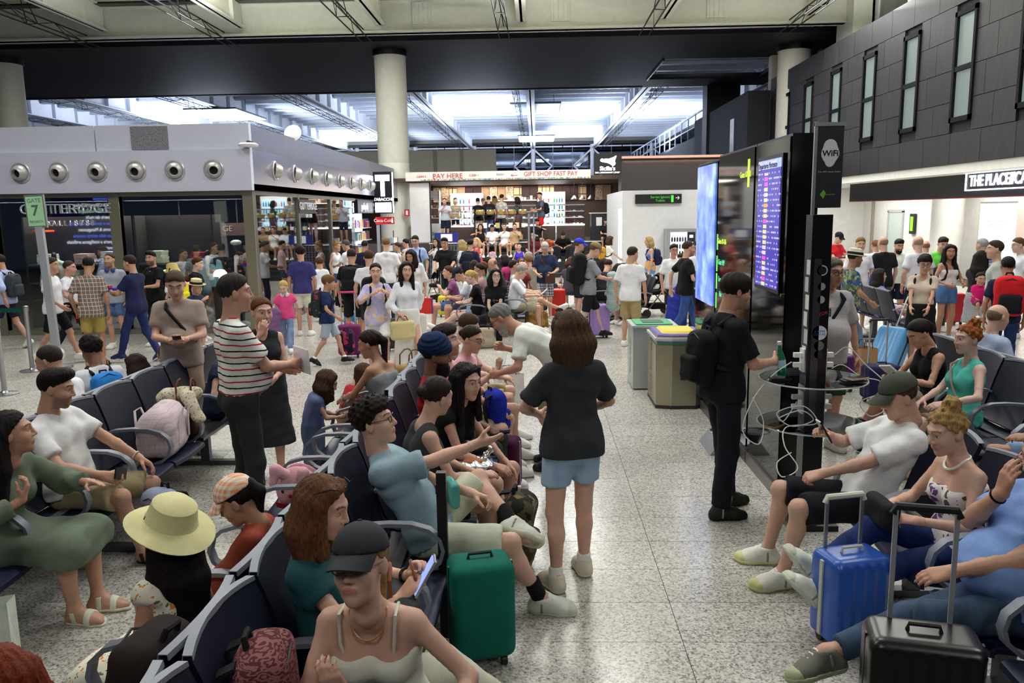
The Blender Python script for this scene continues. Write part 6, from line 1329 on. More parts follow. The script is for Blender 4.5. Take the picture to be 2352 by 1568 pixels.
si('small boy in striped shirt standing up on the left bench', (-3.62, 7.62), 30, 1.20, lod=1, skin='a', hair=('buzz', '5a4028'), top=T('dfe4ee', .7, pat='vstripes', c2='5a6a90', s=60.), bot=B('33405a'), hy=10)
si('small child with long dark hair behind the left bench', (-3.72, 7.30), 80, 1.15, fem=True, lod=1, skin='a', hair=('bob', '2a1a12'), top=T('e8d8dc', .5), bot=B('7a6a8a'), hp=25)
si('woman with short dark hair in white blouse leaning forward beyond the left bench', (-3.80, 8.35), 82, 1.64, fem=True, lod=1, skin='a', hair=('curly', '15110e'), top=T('e9e9e6', 1.5, pad=.02), bot=B('2a2a2c', 'pants'), hp=22, lean=10)
si('woman in navy jeans curled up at the far end of the quilted bag row', (-3.00, 7.30), -80, 1.60, fem=True, lod=1, skin='a', hair=('bun', '2a1a10'), top=T('2b3348', .4), bot=B('1b2440', 'pants'), hp=20, lean=18, la=(-.12, .30, .45), ra=(.10, .34, .45), lk=(0, .6, 1), rk=(0, .6, 1))
# centre double row
si('girl with long dark hair under a wide cream sun hat', (-1.47, 2.98), 72, 1.42, fem=True, lod=0, skin='c', hair=('wavy', '140d0a', .40), hat=('sun', cloth('d8d39c', rough=.7)), top=T('e6e0cc', .15, pat='floral', c2='d08a3a', c3='6a7a4a', s=2.2, skirt=.3, name='dress'), shoes=('sandal', '8a6a50'), hp=-16, hy=-30, lean=8, la=(-.12, .40, .085), ra=(.08, .40, .085), hr=10)
si('child in orange checked cap and rust blouse eating popcorn', (-1.36, 3.58), 88, 1.24, fem=True, lod=0, skin='c', hair=('pony', '120d0b', .14), hat=('cap', cloth('efe9dc', 'gingham', 'f0a070', s=34.)), top=T('9c4a36', 1.15, sflare=.03), bot=B('d8c8b0', pat='zebra', c2='15120f', t=.9), hp=30, hy=8, rh=(.10, .30, .10), lh=(-.10, .34, .16), shoes=('sandal', '8a6a50'), seat=.42)
si('child with copper red hair in pink top at the bottom left corner', (-1.46, 1.96), 80, 1.34, fem=True, lod=0, skin='p', hair=('bob', '6b2a10', .24), top=T('d8a0bc', .7), bot=B('d8a0bc'), hp=14, hy=-20)
si('woman with brown hair and raised sunglasses in teal top holding a phone', (-.84, 3.02), -90, 1.66, fem=True, lod=0, skin='a', hair=('bob', '5e3c22', .22), glasses=('up', '141210'), top=T('22535a', .42, sflare=.02), bot=B('cfcdb8', 'pants', wide=.03), shoes=SNK('7fa59a', 'c8d8cc'), hp=16, hy=-8, lean=-6, side=4, lh=(-.07, .33, .30), rh=(.05, .31, .26), lhd=(.2, .5, .8), rhd=(-.1, .6, .7), la=(-.16, .74, .14), lk=(.1, .4, 1), ra=(.10, .46, .085), curl=(.9, .9), extras=(phone('large phone with bright screen in the hands of the teal top woman', -1, (.05, .02, .03), (-30, 0, 10), True), watch(-1, '2a2a2a')))
si('young man with curly hair and glasses in pale blue t-shirt pointing', (-.62, 4.30), -88, 1.78, lod=0, skin='a', hair=('curly', '1d130d'), glasses=('on', '18181a'), top=T('8fa9b4', .82, sflare=.02, hem=-.10), bot=B('cdd2ba', t=.9, flare=.028), shoes=SNK('dfe3d6', 'cfd4bc', '141414', .14), lean=-32, ppitch=-28, hp=-12, hy=-6, rh=(-.16, .60, .52), rhd=(-.35, .9, .12), rp=(-.6, -.2, .7), re=(.6, -.2, -.8), lh=(-.12, .24, .14), la=(-.10, .48, .47), lk=(-.9, .35, .5), lf=(.35, .92, -.18), ra=(.04, .62, .085), curl=(.8, .12))
si('woman in olive green cap and glasses leaning forward in a white strap top', (-.57, 2.62), 178, 1.68, fem=True, lod=0, skin='a', hair=('pony', '8a6a44'), hat=('cap', cloth('34373a')), glasses=('on', '8a7a60'), top=T('d6d8c8', 0, cut='spaghetti', name='strap_top'), bot=B('20242c', 'pants'), lean=26, hp=-12, hy=-10, hr=6, rh=(.04, .36, .30), rhd=(.3, .4, .8), rp=(.2, -.8, .4), lh=(-.30, .34, .12), curl=(.5, .7), extras=(necklace('c88a5a', .004, .36),))
si('woman in grey sleeveless top with a hair clip seen from behind', (-.74, 4.82), -78, 1.68, fem=True, lod=0, skin='a', hair=('bun', '241a14'), top=T('3e4042', 0, cut='tank'), bot=B('24262a', t=.7), hy=30, hp=12, hr=8, lean=14, twist=12, rh=(.10, .40, .14), lh=(-.10, .36, .10))
si('woman with long straight black hair in black top facing the hair clip woman', (-.64, 5.42), -110, 1.70, fem=True, lod=0, skin='a', hair=('long', '100c0b', .44), glasses=('up', '2a2630'), top=T('131316', .2), bot=DEN('4a5a78', '2c3a54'), hy=-18, hp=10, lean=22, rh=(.08, .40, .06), lh=(-.12, .42, .02), la=(-.16, .44, .085), ra=(.12, .52, .085))
si('man in dark blue turban and red t-shirt with a full black beard', (-.76, 6.02), -95, 1.76, lod=0, skin='d', hair=('buzz', '0c0a09'), beard=('0b0908', 1.0), hat=('turban', cloth('10284a')), top=T('b3141c', .6), bot=B('33352f', 'pants'), hp=6, hy=8, lean=-4, lh=(-.05, .26, .46), lhd=(.3, -.1, .9), le=(-.7, .5, -.8), rh=(.08, .42, .10), extras=(phone('black phone on the lap of the man in the turban', 1, (0, .04, .0), (-80, 0, 0)),))
si('man with dark curly hair looking up beside the turban', (-.72, 6.62), -98, 1.78, lod=1, skin='a', hair=('curly', '21150e'), beard=('2a1a10', .45), top=T('d9a89a', .6), bot=B('b7a780', t=.9), hp=-6, hy=-6, lean=-4, rh=(.10, .42, .12))
si('woman with dark hair in glasses raising a fist beyond the curly haired man', (-.66, 7.2), -105, 1.66, fem=True, lod=1, skin='a', hair=('bun', '221812'), glasses=('on', '141414'), top=T('e0a8b4', .2), bot=B('8aa0d0'), hp=16, hy=-10, rh=(.02, .34, .38), rhd=(0, .1, 1), re=(.7, .4, -.7), curl=(.6, 1.3), lean=6)
si('man with folded arms in beige shorts at the far end of the turban row', (-.72, 7.72), -92, 1.76, lod=1, skin='a', hair=('short', '3a2a1c'), top=T('d8d4cc', .6), bot=B('b9ab84', t=.9), hp=24, rh=(.04, .36, .16), lh=(-.05, .38, .14))
person('grey bearded man in white polo bending over a small blue backpack', (.16, 6.95, 0), 80, 1.72, lod=0, skin='b', hair=('short', '7c7a76'), beard=('a8a8a4', .8), glasses=('on', '1c1c1e'), top=T('dfe4da', .75, hem=.0, name='polo_shirt'), bot=B('8c8468', t=.9), shoes=SNK('14161c', '2a2a2e'), lean=60, hp=40, rh=(.16, .52, .12), lh=(-.16, .50, -.06), curl=(.9, .9), ppitch=14, pz=.95)
person('little girl with brown bob in blue ruffled dress leaning on the bench', (-1.86, 6.40, 0), -70, 1.04, fem=True, lod=0, skin='b', hair=('bob', '3a2414'), top=T('6873a0', .12, hem=-.16, pad=.02, flare=.04, name='blouse'), bot=B('5a6a86', 'skirt', t=.42), lean=16, hp=30, rh=(.10, .40, .14), lh=(-.08, .40, .12), shoes=('sandal', 'c0a090'))
si('woman in grey strapless top with a long ponytail sitting sideways', (-1.36, 7.0), 62, 1.66, fem=True, lod=0, skin='c', hair=('pony', '1d120c', .42), top=T('8b8f94', 0, cut='strapless', hem=.05), bot=B('121214', t=.6), lean=18, hp=16, hy=22, lh=(-.12, .44, .10), rh=(.02, .46, .06), extras=(watch(-1, 'a8a8ac'),))
si('child with long brown hair in red top crouching beside the strapless top woman', (-1.80, 7.45), -60, 1.22, fem=True, lod=1, skin='a', hair=('long', '3a2416', .32), top=T('b02030', .4), bot=B('6a2a3a'), hp=32, lean=20, seat=.25)
# right side foreground
st('young man in dark t-shirt with black backpack walking past the totems', 1668, 627, 1.80, -72, lod=0, skin='b', hair=('mop', '1d140e'), beard=('241810', .35), top=T('12161d', .80, hem=-.10), bot=B('12151f', 'pants', wide=.012), shoes=SNK('20241f', '15170f'), hp=12, hy=-6, lean=3, rh=(.10, .34, .16), re=(.5, -.8, -.4), lh=(-.22, .10, -.05), la=(-.11, .12, .085), ra=(.10, -.06, .085), curl=(.5, 1.0), extras=(worn_pack('121315', 'black backpack with yellow green piping on the man passing the totems', .86), held('bottle', 'bottle', 'green glass water bottle in the hand of the man passing the totems', lambda t_: (MB().lathe([(.030, -.12), (.033, -.11), (.033, .0), (.022, .04), (.013, .08), (.013, .11)], 14).build('bottle_body', plain('1d7a50', .1, 0, .8), t_, True), MB().lathe([(.015, .1), (.015, .125)], 12).build('cap', plain('e8e8e8'), t_), MB().lathe([(.034, -.07), (.034, -.01)], 14).build('bottle_label', plain('b8d8e8'), t_, True)), 1, (.02, .0, .02), (8, 0, 0))))
si('young man in olive baseball cap and white t-shirt slouching with a phone', (1.98, 4.76), 92, 1.80, lod=0, skin='a', hair=('buzz', '4a3826'), hat=('cap', cloth('4b5145')), top=T('e6e9e8', .82, sflare=.018), bot=B('15161d', t=.94, flare=.026), shoes=SNK('e2e2d4', 'd6d49a'), lean=-26, ppitch=-26, hp=20, hy=0, rh=(.10, .18, .34), rhd=(-.1, .8, .5), lh=(-.06, .28, .16), la=(-.14, .52, .085), ra=(.20, .50, .085), curl=(1.1, .9), extras=(phone('phone held up by the man in the olive cap', 1, (.0, .02, .02), (-30, 0, 0)),))
si('blonde woman in strapless floral top and pearl necklace looking into her purse', (2.20, 4.10), 96, 1.63, fem=True, lod=0, skin='a', hair=('topbun', '9a7a48'), top=T('e4e0dc', 0, cut='strapless', pat='floral', c2='6a4a8a', c3='5a5a48', s=1.3, hem=-.05, name='floral_top'), bot=DEN('2b3f7c', '1a2850', kind='pants'), shoes=SNK('d8dccb', 'c8ccb8'), lean=10, hp=18, hy=6, rh=(.08, .34, .22), lh=(-.12, .32, .18), la=(-.02, .82, .30), ra=(.16, .76, .36), lk=(0, .4, 1), rk=(0, .4, 1), lf=(.2, .7, .7), rf=(.1, .6, .8), curl=(.9, .8), extras=(necklace('eeeae0', .0075, .335),))
si('man in light blue polo and rolled jeans resting his chin on his hand', (2.12, 3.46), 94, 1.80, lod=0, skin='b', hair=('short', '6a6660'), top=T('7f9fd8', .75, name='polo_shirt', hem=-.09), bot=DEN('41566e', '2a3a4e', kind='pants', len=.84), shoes=SNK('6f6f62', 'a8b08a'), belly=.16, ppitch=-22, lean=-16, hp=16, hy=4, glasses=('on', 'e86a1c'), rh=(-.02, .10, .48), rhd=(-.25, -.05, .95), rp=(.1, -1, .2), re=(.6, .6, -.9), lh=(-.04, .30, .14), la=(-.10, .46, .085), ra=(-.02, .84, .27), rk=(.3, .5, 1), rf=(-.1, .95, -.15), extras=(watch(1, '121212'),), bulk=1.12)
si('woman in black halter top reading a book with crossed legs', (3.56, 7.32), 98, 1.70, fem=True, lod=1, skin='b', hair=('pony', '17110d', .26), top=T('121214', 0, cut='tank'), bot=B('121316', t=.5), hp=34, lean=8, rh=(.10, .34, .22), lh=(-.10, .34, .22), la=(.12, .55, .30), lk=(.1, .6, 1), ra=(.05, .44, .085), shoes=SNK('17171a', 'd8d8d4'), extras=(held('book', 'book', 'open paperback held by the woman in the black halter top', lambda t_: (MB().box((-.07, 0, 0), (.14, .015, .20), .25).build('left_page', plain('e8e4da'), t_), MB().box((.07, 0, 0), (.14, .015, .20), -.25).build('right_page', plain('3a3038'), t_)), 1, (-.08, .03, .06), (-50, 0, 0)),))
si('woman with red blonde hair in aqua sleeveless top with a taupe shoulder bag', (3.56, 6.74), 92, 1.70, fem=True, lod=0, skin='p', hair=('topbun', '8c4f22'), top=T('54bfb0', 0, cut='tank', hem=-.06), bot=B('8a7a68', t=.9), shoes=('sandal', '8a7f6c'), lean=-4, hp=4, hy=4, rh=(.02, .32, .13), lh=(-.26, .28, .16), extras=(strap((.08, .30), (-.12, .0), '9a948c', .010), watch(-1, '2a2a2c')))
si('balding man in pale blue shirt seen from behind beyond the aqua top woman', (4.48, 7.95), -80, 1.74, lod=1, skin='a', hair=('bald', '3a3430'), top=T('a8b6d4', 1.4), bot=B('3a4258', 'pants'), hp=10)
si('man with a topknot in pale green t-shirt looking down on the far right bench', (4.52, 7.05), -85, 1.76, lod=1, skin='b', hair=('bun', '221812'), beard=('2a1c12', .5), top=T('b3b89a', .7), bot=B('5a5a50'), hp=38, lean=22)
si('man in navy t-shirt and pale denim shorts at the right picture edge', (3.72, 5.55), 90, 1.78, lod=1, skin='c', hair=('short', '2a201a'), top=T('16203c', .7), bot=DEN('8aa2c0', '6a86a8', t=.8), hp=14, lh=(-.10, .34, .16), extras=(watch(-1, 'c8c8cc'),))
print('fg people', time.time()-T0)
# ---------------- walkers and bystanders on the left
LG = dict(lod=1)
st('man in lilac blue shirt with grey backpack leaving at the left picture edge', 2, 584, 1.76, 85, lod=1, pose='walk', top=T('a9b8e0', 1.3), bot=B('1c2238'), extras=(worn_pack('3c4046', 'grey backpack at the left picture edge', .9),))
st('man in white t-shirt and black shorts walking past the gate sign', 112, 592, 1.76, -82, lod=1, pose='walk', hair=('short', '3a2a1e'), top=T('eaeaf0', .7), bot=B('15161a', t=.9), hp=4)
st('man in white polo and black trousers walking behind the gate sign', 152, 598, 1.66, -80, lod=1, pose='walk', hair=('buzz', '33241a'), top=T('e6e8f2', .7, hem=.0), bot=B('14161c', 'pants'), skin='b')
st('man in brown checked shirt and khaki shorts seen from behind', 198, 590, 1.78, 12, lod=1, skin='c', hair=('quiff', '120e0c'), top=T('7a6a60', .75, pat='check', c2='cfc6ba', s=17., hem=-.16), bot=B('a5924e', t=.86), shoes=('sandal', '1c1814'), hp=16, lean=2, lh=(-.25, .06, -.06), extras=(held('bottle', 'bottle', 'small red and brown cola bottle in the hand of the man in the checked shirt', lambda t_: (MB().lathe([(.028, -.1), (.03, -.09), (.03, .02), (.014, .07), (.014, .09)], 12).build('bottle_body', plain('2a1410', .2), t_, True), MB().lathe([(.031, -.03), (.031, .03)], 12).build('bottle_label', plain('c02028'), t_, True)), -1, (0, 0, -.03)),))
st('man in grey polo with blue headphones around his neck and denim shorts', 252, 581, 1.76, -172, lod=1, hair=('buzz', '3a2818'), beard=('3a2818', .4), top=T('98a0ac', .7), bot=DEN(t=.7), hp=0, hy=-14, extras=(headphones('2c3a7a'),))
st('man in navy t-shirt and jeans striding left with a toy', 302, 586, 1.78, 82, lod=1, pose='walk', hair=('short', '241c16'), top=T('1e2348', .75), bot=DEN('27356a', '1c2650', kind='pants'), shoes=SNK('26305a', 'dcdce0'), lh=(-.08, .36, .20), rh=(.12, .34, .16), extras=(held('toy_car', 'toy', 'blue and red toy car carried by the man in navy', lambda t_: (MB().box((0, 0, 0), (.1, .22, .06)).build('body', plain('3038a0', .3), t_), MB().box((0, .02, .045), (.08, .1, .04)).build('cabin', plain('c02838', .3), t_)), -1, (.04, .04, .03)),))
st('bearded man in black t-shirt with silver chain and shoulder straps', 348, 576, 1.78, 150, lod=1, hair=('quiff', '0f0c0a'), beard=('140f0c', .7), top=T('121214', .6), bot=B('17181c', 'pants'), lh=(-.08, .30, .16), rh=(.10, .30, .16), hy=22, extras=(necklace('c8c8cc', .004, .36), worn_pack('101114', 'black backpack worn by the bearded man with the chain', .85)))
st('man in beige t-shirt and shorts looking down at his phone', 402, 616, 1.78, -160, lod=1, skin='a', hair=('short', '4a3a2a'), top=T('a39389', .68, hem=-.14), bot=B('a08c78', t=.85), lh=(-.05, .30, .16), rh=(.06, .30, .16), hp=26, belly=.05, extras=(phone('phone in the hands of the man in beige', 1, (-.02, .03, .02), (-60, 0, 0)), strap((.10, .30), (-.14, -.02), '1c1c20', .016)))
st('person in yellow bucket hat and white top', 398, 606, 1.56, 60, lod=1, fem=True, hair=('bob', '4a3420'), hat=('bucket', cloth('cdb66a', rough=.7)), top=T('e6e8ea', .7), bot=B('c8a8b0', 'skirt', t=.5), extras=(worn_pack('e8d61c', 'bright yellow school backpack with black zip', .85),))
st('child in straw hat with dark band drinking', 446, 640, 1.38, -115, lod=1, hair=('short', '2a1c14'), hat=('fedora', cloth('cfc492', rough=.7), 0, cloth('17181c')), top=T('1f2a44', .6), bot=B('8a8a8a', t=.8), rh=(.06, .30, .42), re=(.7, .5, -.6))
st('woman with short red brown hair in black top beside the shop mannequins', 447, 590, 1.63, -82, fem=True, lod=1, skin='p', hair=('short', '4a2418'), top=T('16161a', .3), bot=B('2a3044', 'pants'), hp=10, extras=(worn_pack('4a1c24', 'dark red backpack of the red haired woman', .8),))
st('blonde girl in bright pink t-shirt with white headphones carrying a lilac jacket', 652, 640, 1.30, -165, fem=True, lod=1, skin='p', hair=('bun', 'b89a58'), top=T('e8508c', .7), bot=DEN('8a9cc0', '6a7ca4', kind='pants', wide=.02), hp=26, hy=-12, pose='walk', extras=(headphones('e8e4e8'), held('jacket', 'jacket', 'lilac jacket over the arm of the girl in pink', lambda t_: soft('folded_jacket', [cone((0, 0, .1), (.04, 0, -.3), .09, .07), cone((.08, .02, .05), (.1, 0, -.2), .07, .06)], .018, cloth('7f5a86'), t_, folds(.01)), 1, (0, .0, -.02))))
st('man in purple blue t-shirt and white shorts seen from behind at the shop side', 690, 566, 1.78, 8, lod=1, hair=('curly', '1c1310'), top=T('3c3a78', .75), bot=B('d8d4c4', t=.85), shoes=SNK('ecece8'), hp=10, hy=14)
st('boy in white t-shirt beside the man in purple blue', 735, 590, 1.46, 24, lod=1, hair=('mop', '4a3018'), top=T('e6e8f0', .7), bot=B('20242e', t=.9), hy=20)
st('boy in navy t-shirt with dark patterned backpack walking right', 748, 630, 1.46, -84, lod=1, pose='walk', hair=('mop', '6a4a2a'), top=T('1c2c5a', .7), bot=DEN('b4c0cc', '94a4b4', t=.85), shoes=SNK('1a1a1c', 'e8e8e8', 'f0f0f0', .06), hp=6, extras=(worn_pack('2a2c30', 'dark backpack with coloured speckles on the boy in navy', .9, 'floral', '8a3a4a', '3a6a5a'),))
st('small child in straw hat and yellow t-shirt with blue shorts', 797, 632, 1.26, -80, lod=1, pose='walk', hair=('short', '4a3420'), hat=('fedora', cloth('c8a868', rough=.7), 0, cloth('c8b070')), glasses=('on', '141414'), top=T('d8c040', .7), bot=B('3c98d8', t=.95), extras=(worn_pack('17181c', 'black backpack of the child in yellow', .8),))
st('woman in white tank top with blonde hair tied up at the shop door', 770, 555, 1.66, -120, fem=True, lod=1, skin='b', hair=('topbun', '8a6a3a'), top=T('e8e8ec', 0, cut='tank'), bot=DEN('4a5a8c', '32406a'), hy=10)
st('grey haired man in white t-shirt facing the woman in the tank top', 798, 550, 1.78, 70, lod=1, skin='b', hair=('short', '4a4a4a'), top=T('e8eaf0', .7), bot=B('2a3350', 'pants'), hp=14, lh=(-.1, .34, .14))
st('man in black t-shirt with black sports backpack seen from behind', 806, 571, 1.78, 2, lod=1, hair=('buzz', '2a2018'), top=T('131316', .7), bot=B('1a1c22', t=.9), extras=(worn_pack('17191c', 'black sports backpack with green zip pull on the man in black', 1.0),))
st('young man with brown hair in white t-shirt seen from behind', 846, 575, 1.76, 10, lod=1, hair=('short', '3a2a1c'), top=T('e6e6ea', .7), bot=B('2c3040', t=.9))
st('tall fair haired man in white t-shirt with a camera strap seen from behind', 886, 546, 1.88, 4, lod=1, skin='a', hair=('short', '7a5a38'), top=T('ebebee', .75), bot=DEN('2a3a5c', '1c2a48', kind='pants'), extras=(held('camera', 'camera', 'small black camera hanging at the hip of the tall man', lambda t_: (MB().box((0, 0, .05), (.12, .05, .08)).build('camera_body', plain('141416'), t_), MB().lathe([(.03, 0), (.03, .05)], 12, (0, .02, .05), Rm=Matrix.Rotation(R(-90), 3, 'X')).build('lens', plain('202024'), t_)), 1, (-.05, .0, .10)),))
st('man in dark blue shirt at the tobacco shop door', 836, 552, 1.76, -10, lod=1, skin='c', hair=('buzz', '1c1512'), top=T('141a34', .7), bot=B('20242c', 'pants'))
st('woman in pastel splashed blouse and white shorts with a black backpack', 862, 604, 1.68, -158, fem=True, lod=1, skin='a', hair=('pony', '17110e', .22), top=T('c4c0e0', .95, pat='camo', c2='b8b0dc', c3='e8c8a0', s=1.4, hem=-.16), bot=B('e2e4e0', t=.75, flare=.03), pose='walk', hy=-10, hp=4, rh=(.10, .22, .36), lh=(-.12, .20, .36), extras=(worn_pack('141518', 'large black backpack on the woman in the pastel blouse', 1.15),))
st('woman with very long dark hair in white embroidered jacket with a cream handbag', 932, 600, 1.70, -150, fem=True, lod=1, skin='a', hair=('long', '1a110d', .55), top=T('e6e8ec', 1.8, hem=-.14), bot=B('e4e2da', 'skirt', t=.18), pose='walk', hy=-12, rh=(.2, .18, .02), extras=(held('handbag', 'handbag', 'cream handbag with brown straps hanging from the hand of the long haired woman', lambda t_: (soft('bag_body', [rbx((0, 0, -.17), (.17, .06, .13), .04)], .014, cloth('cfc08a'), t_), MB().tube([(-.09, 0, -.06), (-.05, 0, .02), (.05, 0, .02), (.09, 0, -.06)], .008, 6).build('handle', cloth('7a3a28'), t_, True)), 1), held('tote_bag', 'handbag', 'pale pink tote at the elbow of the long haired woman', lambda t_: soft('bag_body', [rbx((0, -.05, -.1), (.15, .07, .16), .05)], .016, cloth('d8ccc4'), t_), -1)))
st('woman with dark hair in white top reading a phone behind the long haired woman', 948, 570, 1.70, 178, fem=True, lod=1, hair=('long', '1c130e', .34), top=T('e8e6e4', 1.2), bot=B('d8d4cc', t=.7), hp=26, rh=(.10, .30, .22), hy=-20, extras=(phone('black phone of the woman in the white top', 1, (0, .02, .03)), held('gift_bag', 'gift bag', 'red and blue comic gift bag hanging from the hand of the woman in white', lambda t_: (MB().box((0, 0, -.2), (.24, .10, .30)).build('bag', plain('d82c28', .4), t_), MB().box((-.125, 0, -.2), (.012, .10, .30)).build('side', plain('3a2a8a', .4), t_), MB().tube([(-.05, 0, -.06), (0, 0, .02), (.05, 0, -.06)], .006, 6).build('handle', plain('202020'), t_, True)), -1, (0, 0, -.02))))
st('tall man with glasses in light blue t-shirt wearing a green backpack', 955, 540, 1.86, 172, lod=1, skin='a', hair=('short', '15110f'), beard=('1c1512', .35), glasses=('on', '16161a'), top=T('9db4e8', .75), bot=B('2a3040', t=.9), hp=16, extras=(worn_pack('5a7a3a', 'green hiking backpack on the man with glasses', 1.1),))
st('woman with hair up and purple straps looking left by the column', 915, 556, 1.62, 95, fem=True, lod=2, hair=('bun', '3a2416'), top=T('e0dce8', .2), bot=B('c8b890', t=.6), extras=(worn_pack('b8a888', 'beige backpack with purple straps', .9),))
st('dark haired person in pale top behind the tall man with glasses', 934, 548, 1.66, 60, lod=2, hair=('short', '15110f'), top=T('c8a8a8', .5), bot=B('404858'))
person('customer in grey t-shirt inside the shop behind the side window', (-6.35, 17.9, 0), -120, 1.78, lod=2, hair=('short', '1c1512'), top=T('a8acb0', .7), bot=B('2a2c30', 'pants'), hp=10)
person('customer in black t-shirt inside the shop behind the jackets', (-7.3, 18.2, 0), 170, 1.76, lod=2, hair=('short', '17120f'), top=T('141416', .6), bot=B('8a7a60', 'pants'))
# ---------------- around the stairs
st('man in black t-shirt and glasses pushing a pram', 1022, 545, 1.80, 172, lod=1, skin='b', hair=('quiff', '120e0c'), glasses=('on', '1c1c20'), top=T('111113', .85, hem=-.14), bot=B('1c2a26', t=.95), hp=14, lh=(-.18, .34, .06), rh=(.18, .34, .06))
st('woman with dark hair in white behind the man with the pram', 1004, 546, 1.66, 150, fem=True, lod=2, hair=('long', '17110e', .3), top=T('e6e4e4', .8), bot=B('e0dcd8', 'skirt', t=.4), rh=(.1, .2, .4))
st('woman with curly fair hair at the foot of the stairs', 1062, 550, 1.66, 60, fem=True, lod=2, hair=('wavy', '9a8258', .22), top=T('c8ccd8', .8), bot=B('d8dce0', 'pants'), hy=-20)
st('man in navy shirt with dark backpack at the foot of the stairs', 1079, 549, 1.74, -15, lod=2, hair=('short', '16110e'), top=T('1c2040', .9), bot=B('20242c', 'pants'), extras=(worn_pack('1c2230', 'dark blue backpack at the foot of the stairs', .95),))
st('blonde woman in coral sleeveless top reading a leaflet', 1096, 545, 1.66, 150, fem=True, lod=2, skin='p', hair=('bob', 'b89a68'), top=T('c84a50', 0, cut='tank'), bot=B('a83a48', 'skirt', t=.4), rh=(.08, .3, .18), lh=(-.06, .3, .2))
st('white haired man in navy t-shirt and checked shorts with a brown shoulder bag', 1252, 553, 1.76, 176, lod=1, skin='a', hair=('short', 'b8b6b0'), glasses=('on', '5a5a5a'), top=T('26344e', .8, hem=-.12), bot=B('cfcfd6', pat='plaid', c2='4a4a58', s=18., t=.9), shoes=SNK('c8c0a8'), hp=28, belly=.06, lh=(-.16, .26, .10), rh=(.14, .28, .08), extras=(strap((.10, .30), (-.14, -.06), '6a3a28', .012), held('shoulder_bag', 'handbag', 'brown leather shoulder bag of the white haired man', lambda t_: MB().box((0, 0, -.05), (.2, .08, .2)).build('bag', plain('4a2a20', .5), t_), -1, (0, .0, -.02))))
ZS = lambda k: STZ*k
def step(label, x, k, **kw): return si(label, (x, 28.0+.34*k-.02, 0), kw.pop('face', 178), seat=ZS(k+1), la=kw.pop('la', (-.13, .40, (ZS(k-1)+.085))), ra=kw.pop('ra', (.13, .40, (ZS(k-1)+.085))), lod=2, **kw)
step('young woman in black top sitting on the stairs holding her head', -2.05, 5, fem=True, hair=('long', '2a1a10', .3), top=T('121214', 0, cut='tank'), bot=B('16161a', t=.6), rh=(.12, .16, .46), hp=10)
step('young man in white t-shirt sitting on the stairs looking at a phone', -1.62, 5, hair=('short', '1a1310'), top=T('e2e6ec', .7), bot=B('5a5f6a', t=.8), hp=34, lh=(-.05, .3, .16), rh=(.05, .3, .16), skin='c')
step('girl in white top sitting on the stairs drinking', -1.18, 5, fem=True, hair=('pony', '3a2416', .2), top=T('e6e6e4', .6), bot=B('c8c0b0', t=.6), rh=(.03, .2, .44), hp=10)
step('man in tan t-shirt sitting on the stairs with a hand at his face', -.80, 5, hair=('buzz', '2a2018'), top=T('b09870', .7), bot=B('9a8a68', t=.85), lh=(-.04, .18, .46), hp=14)
step('man in black t-shirt sitting on the top stair near the handrail', .02, 6, hair=('quiff', '1a1411'), top=T('111114', .75), bot=B('2a2c30', t=.85), lh=(-.10, .18, .46), rh=(.06, .32, .16), hp=26)
step('older man in maroon shirt sitting low on the stairs', -.12, 3, hair=('short', '8a8680'), top=T('5a1a24', .7), bot=B('3a3230', 'pants'), hp=22, lean=12)
step('girl in green top reaching up to the handrail', -.72, 2, fem=True, H=1.3, hair=('bob', '2a1a12'), top=T('4a6a4a', .4), bot=B('3a4a60'), rh=(.34, .1, .62), hp=-10)
step('girl in violet vest sitting at the foot of the stairs', -.62, 1, fem=True, hair=('bun', '2a1c14'), top=T('3a28a0', 0, cut='tank'), bot=B('2a2a44', t=.6), hp=8, la=(-.13, .45, .085), ra=(.13, .45, .085))
step('girl in orange top lying on the stairs with her head down', .42, 4, fem=True, H=1.6, hair=('bun', '2a1c14'), top=T('c8502a', .3), bot=B('e4e2de', t=.5), lean=60, hp=50, shoes=SNK())
step('person in black curled up on the stairs', .95, 4, hair=('short', '1a1410'), top=T('141416', .8), bot=B('1c1c20', 'pants'), lean=40, hp=50)
step('man in black t-shirt sitting at the right end of the stairs with a red phone', 2.55, 6, hair=('short', '1c1512'), beard=('1c1512', .5), top=T('121215', .7), bot=B('3a3c40', t=.85), hp=34, lh=(-.06, .32, .18), rh=(.06, .32, .18))
def barp(label, px, py, H, face, **k):
    p = G(px, py, PZ+H); return person(label, (float(p[0]), max(float(p[1]), 30.9) if k.pop('cl', 0) else float(p[1]), PZ), face, H, lod=2, **k)
def barx(label, px, Y, H, face, **k): return person(label, (float(AY(px, 490, Y)[0]), Y, PZ), face, H, lod=2, **k)
barx('man in white and blue t-shirt leaning on the white cabinet of the bar', 1022, 31.0, 1.70, -175, hair=('buzz', '2a2018'), top=T('c8d0dc', .7), bot=B('161c30', t=.9), lean=24, hp=12, rh=(.06, .34, .36), lh=(-.1, .34, .20))
barx('person in black with a small backpack at the bar', 1098, 31.2, 1.66, 8, fem=True, hair=('bun', '141010'), top=T('121214', .3), bot=B('d0b0a8', 'pants'), extras=(worn_pack('16161a', 'small black backpack at the bar', .8),))
barx('person with a light harness backpack at the bar', 1123, 31.3, 1.72, 4, hair=('short', '1c1410'), top=T('17171a', .5), bot=DEN(kind='pants'), extras=(worn_pack('2a2226', 'dark backpack with pink straps at the bar', .8),))
barx('fair haired person in blue cap at the bar', 1137, 32.0, 1.72, 15, fem=True, hair=('long', '9a7a48', .25), hat=('cap', cloth('1c2a5a')), top=T('2a3040', .4), bot=B('1c2038', 'pants'))
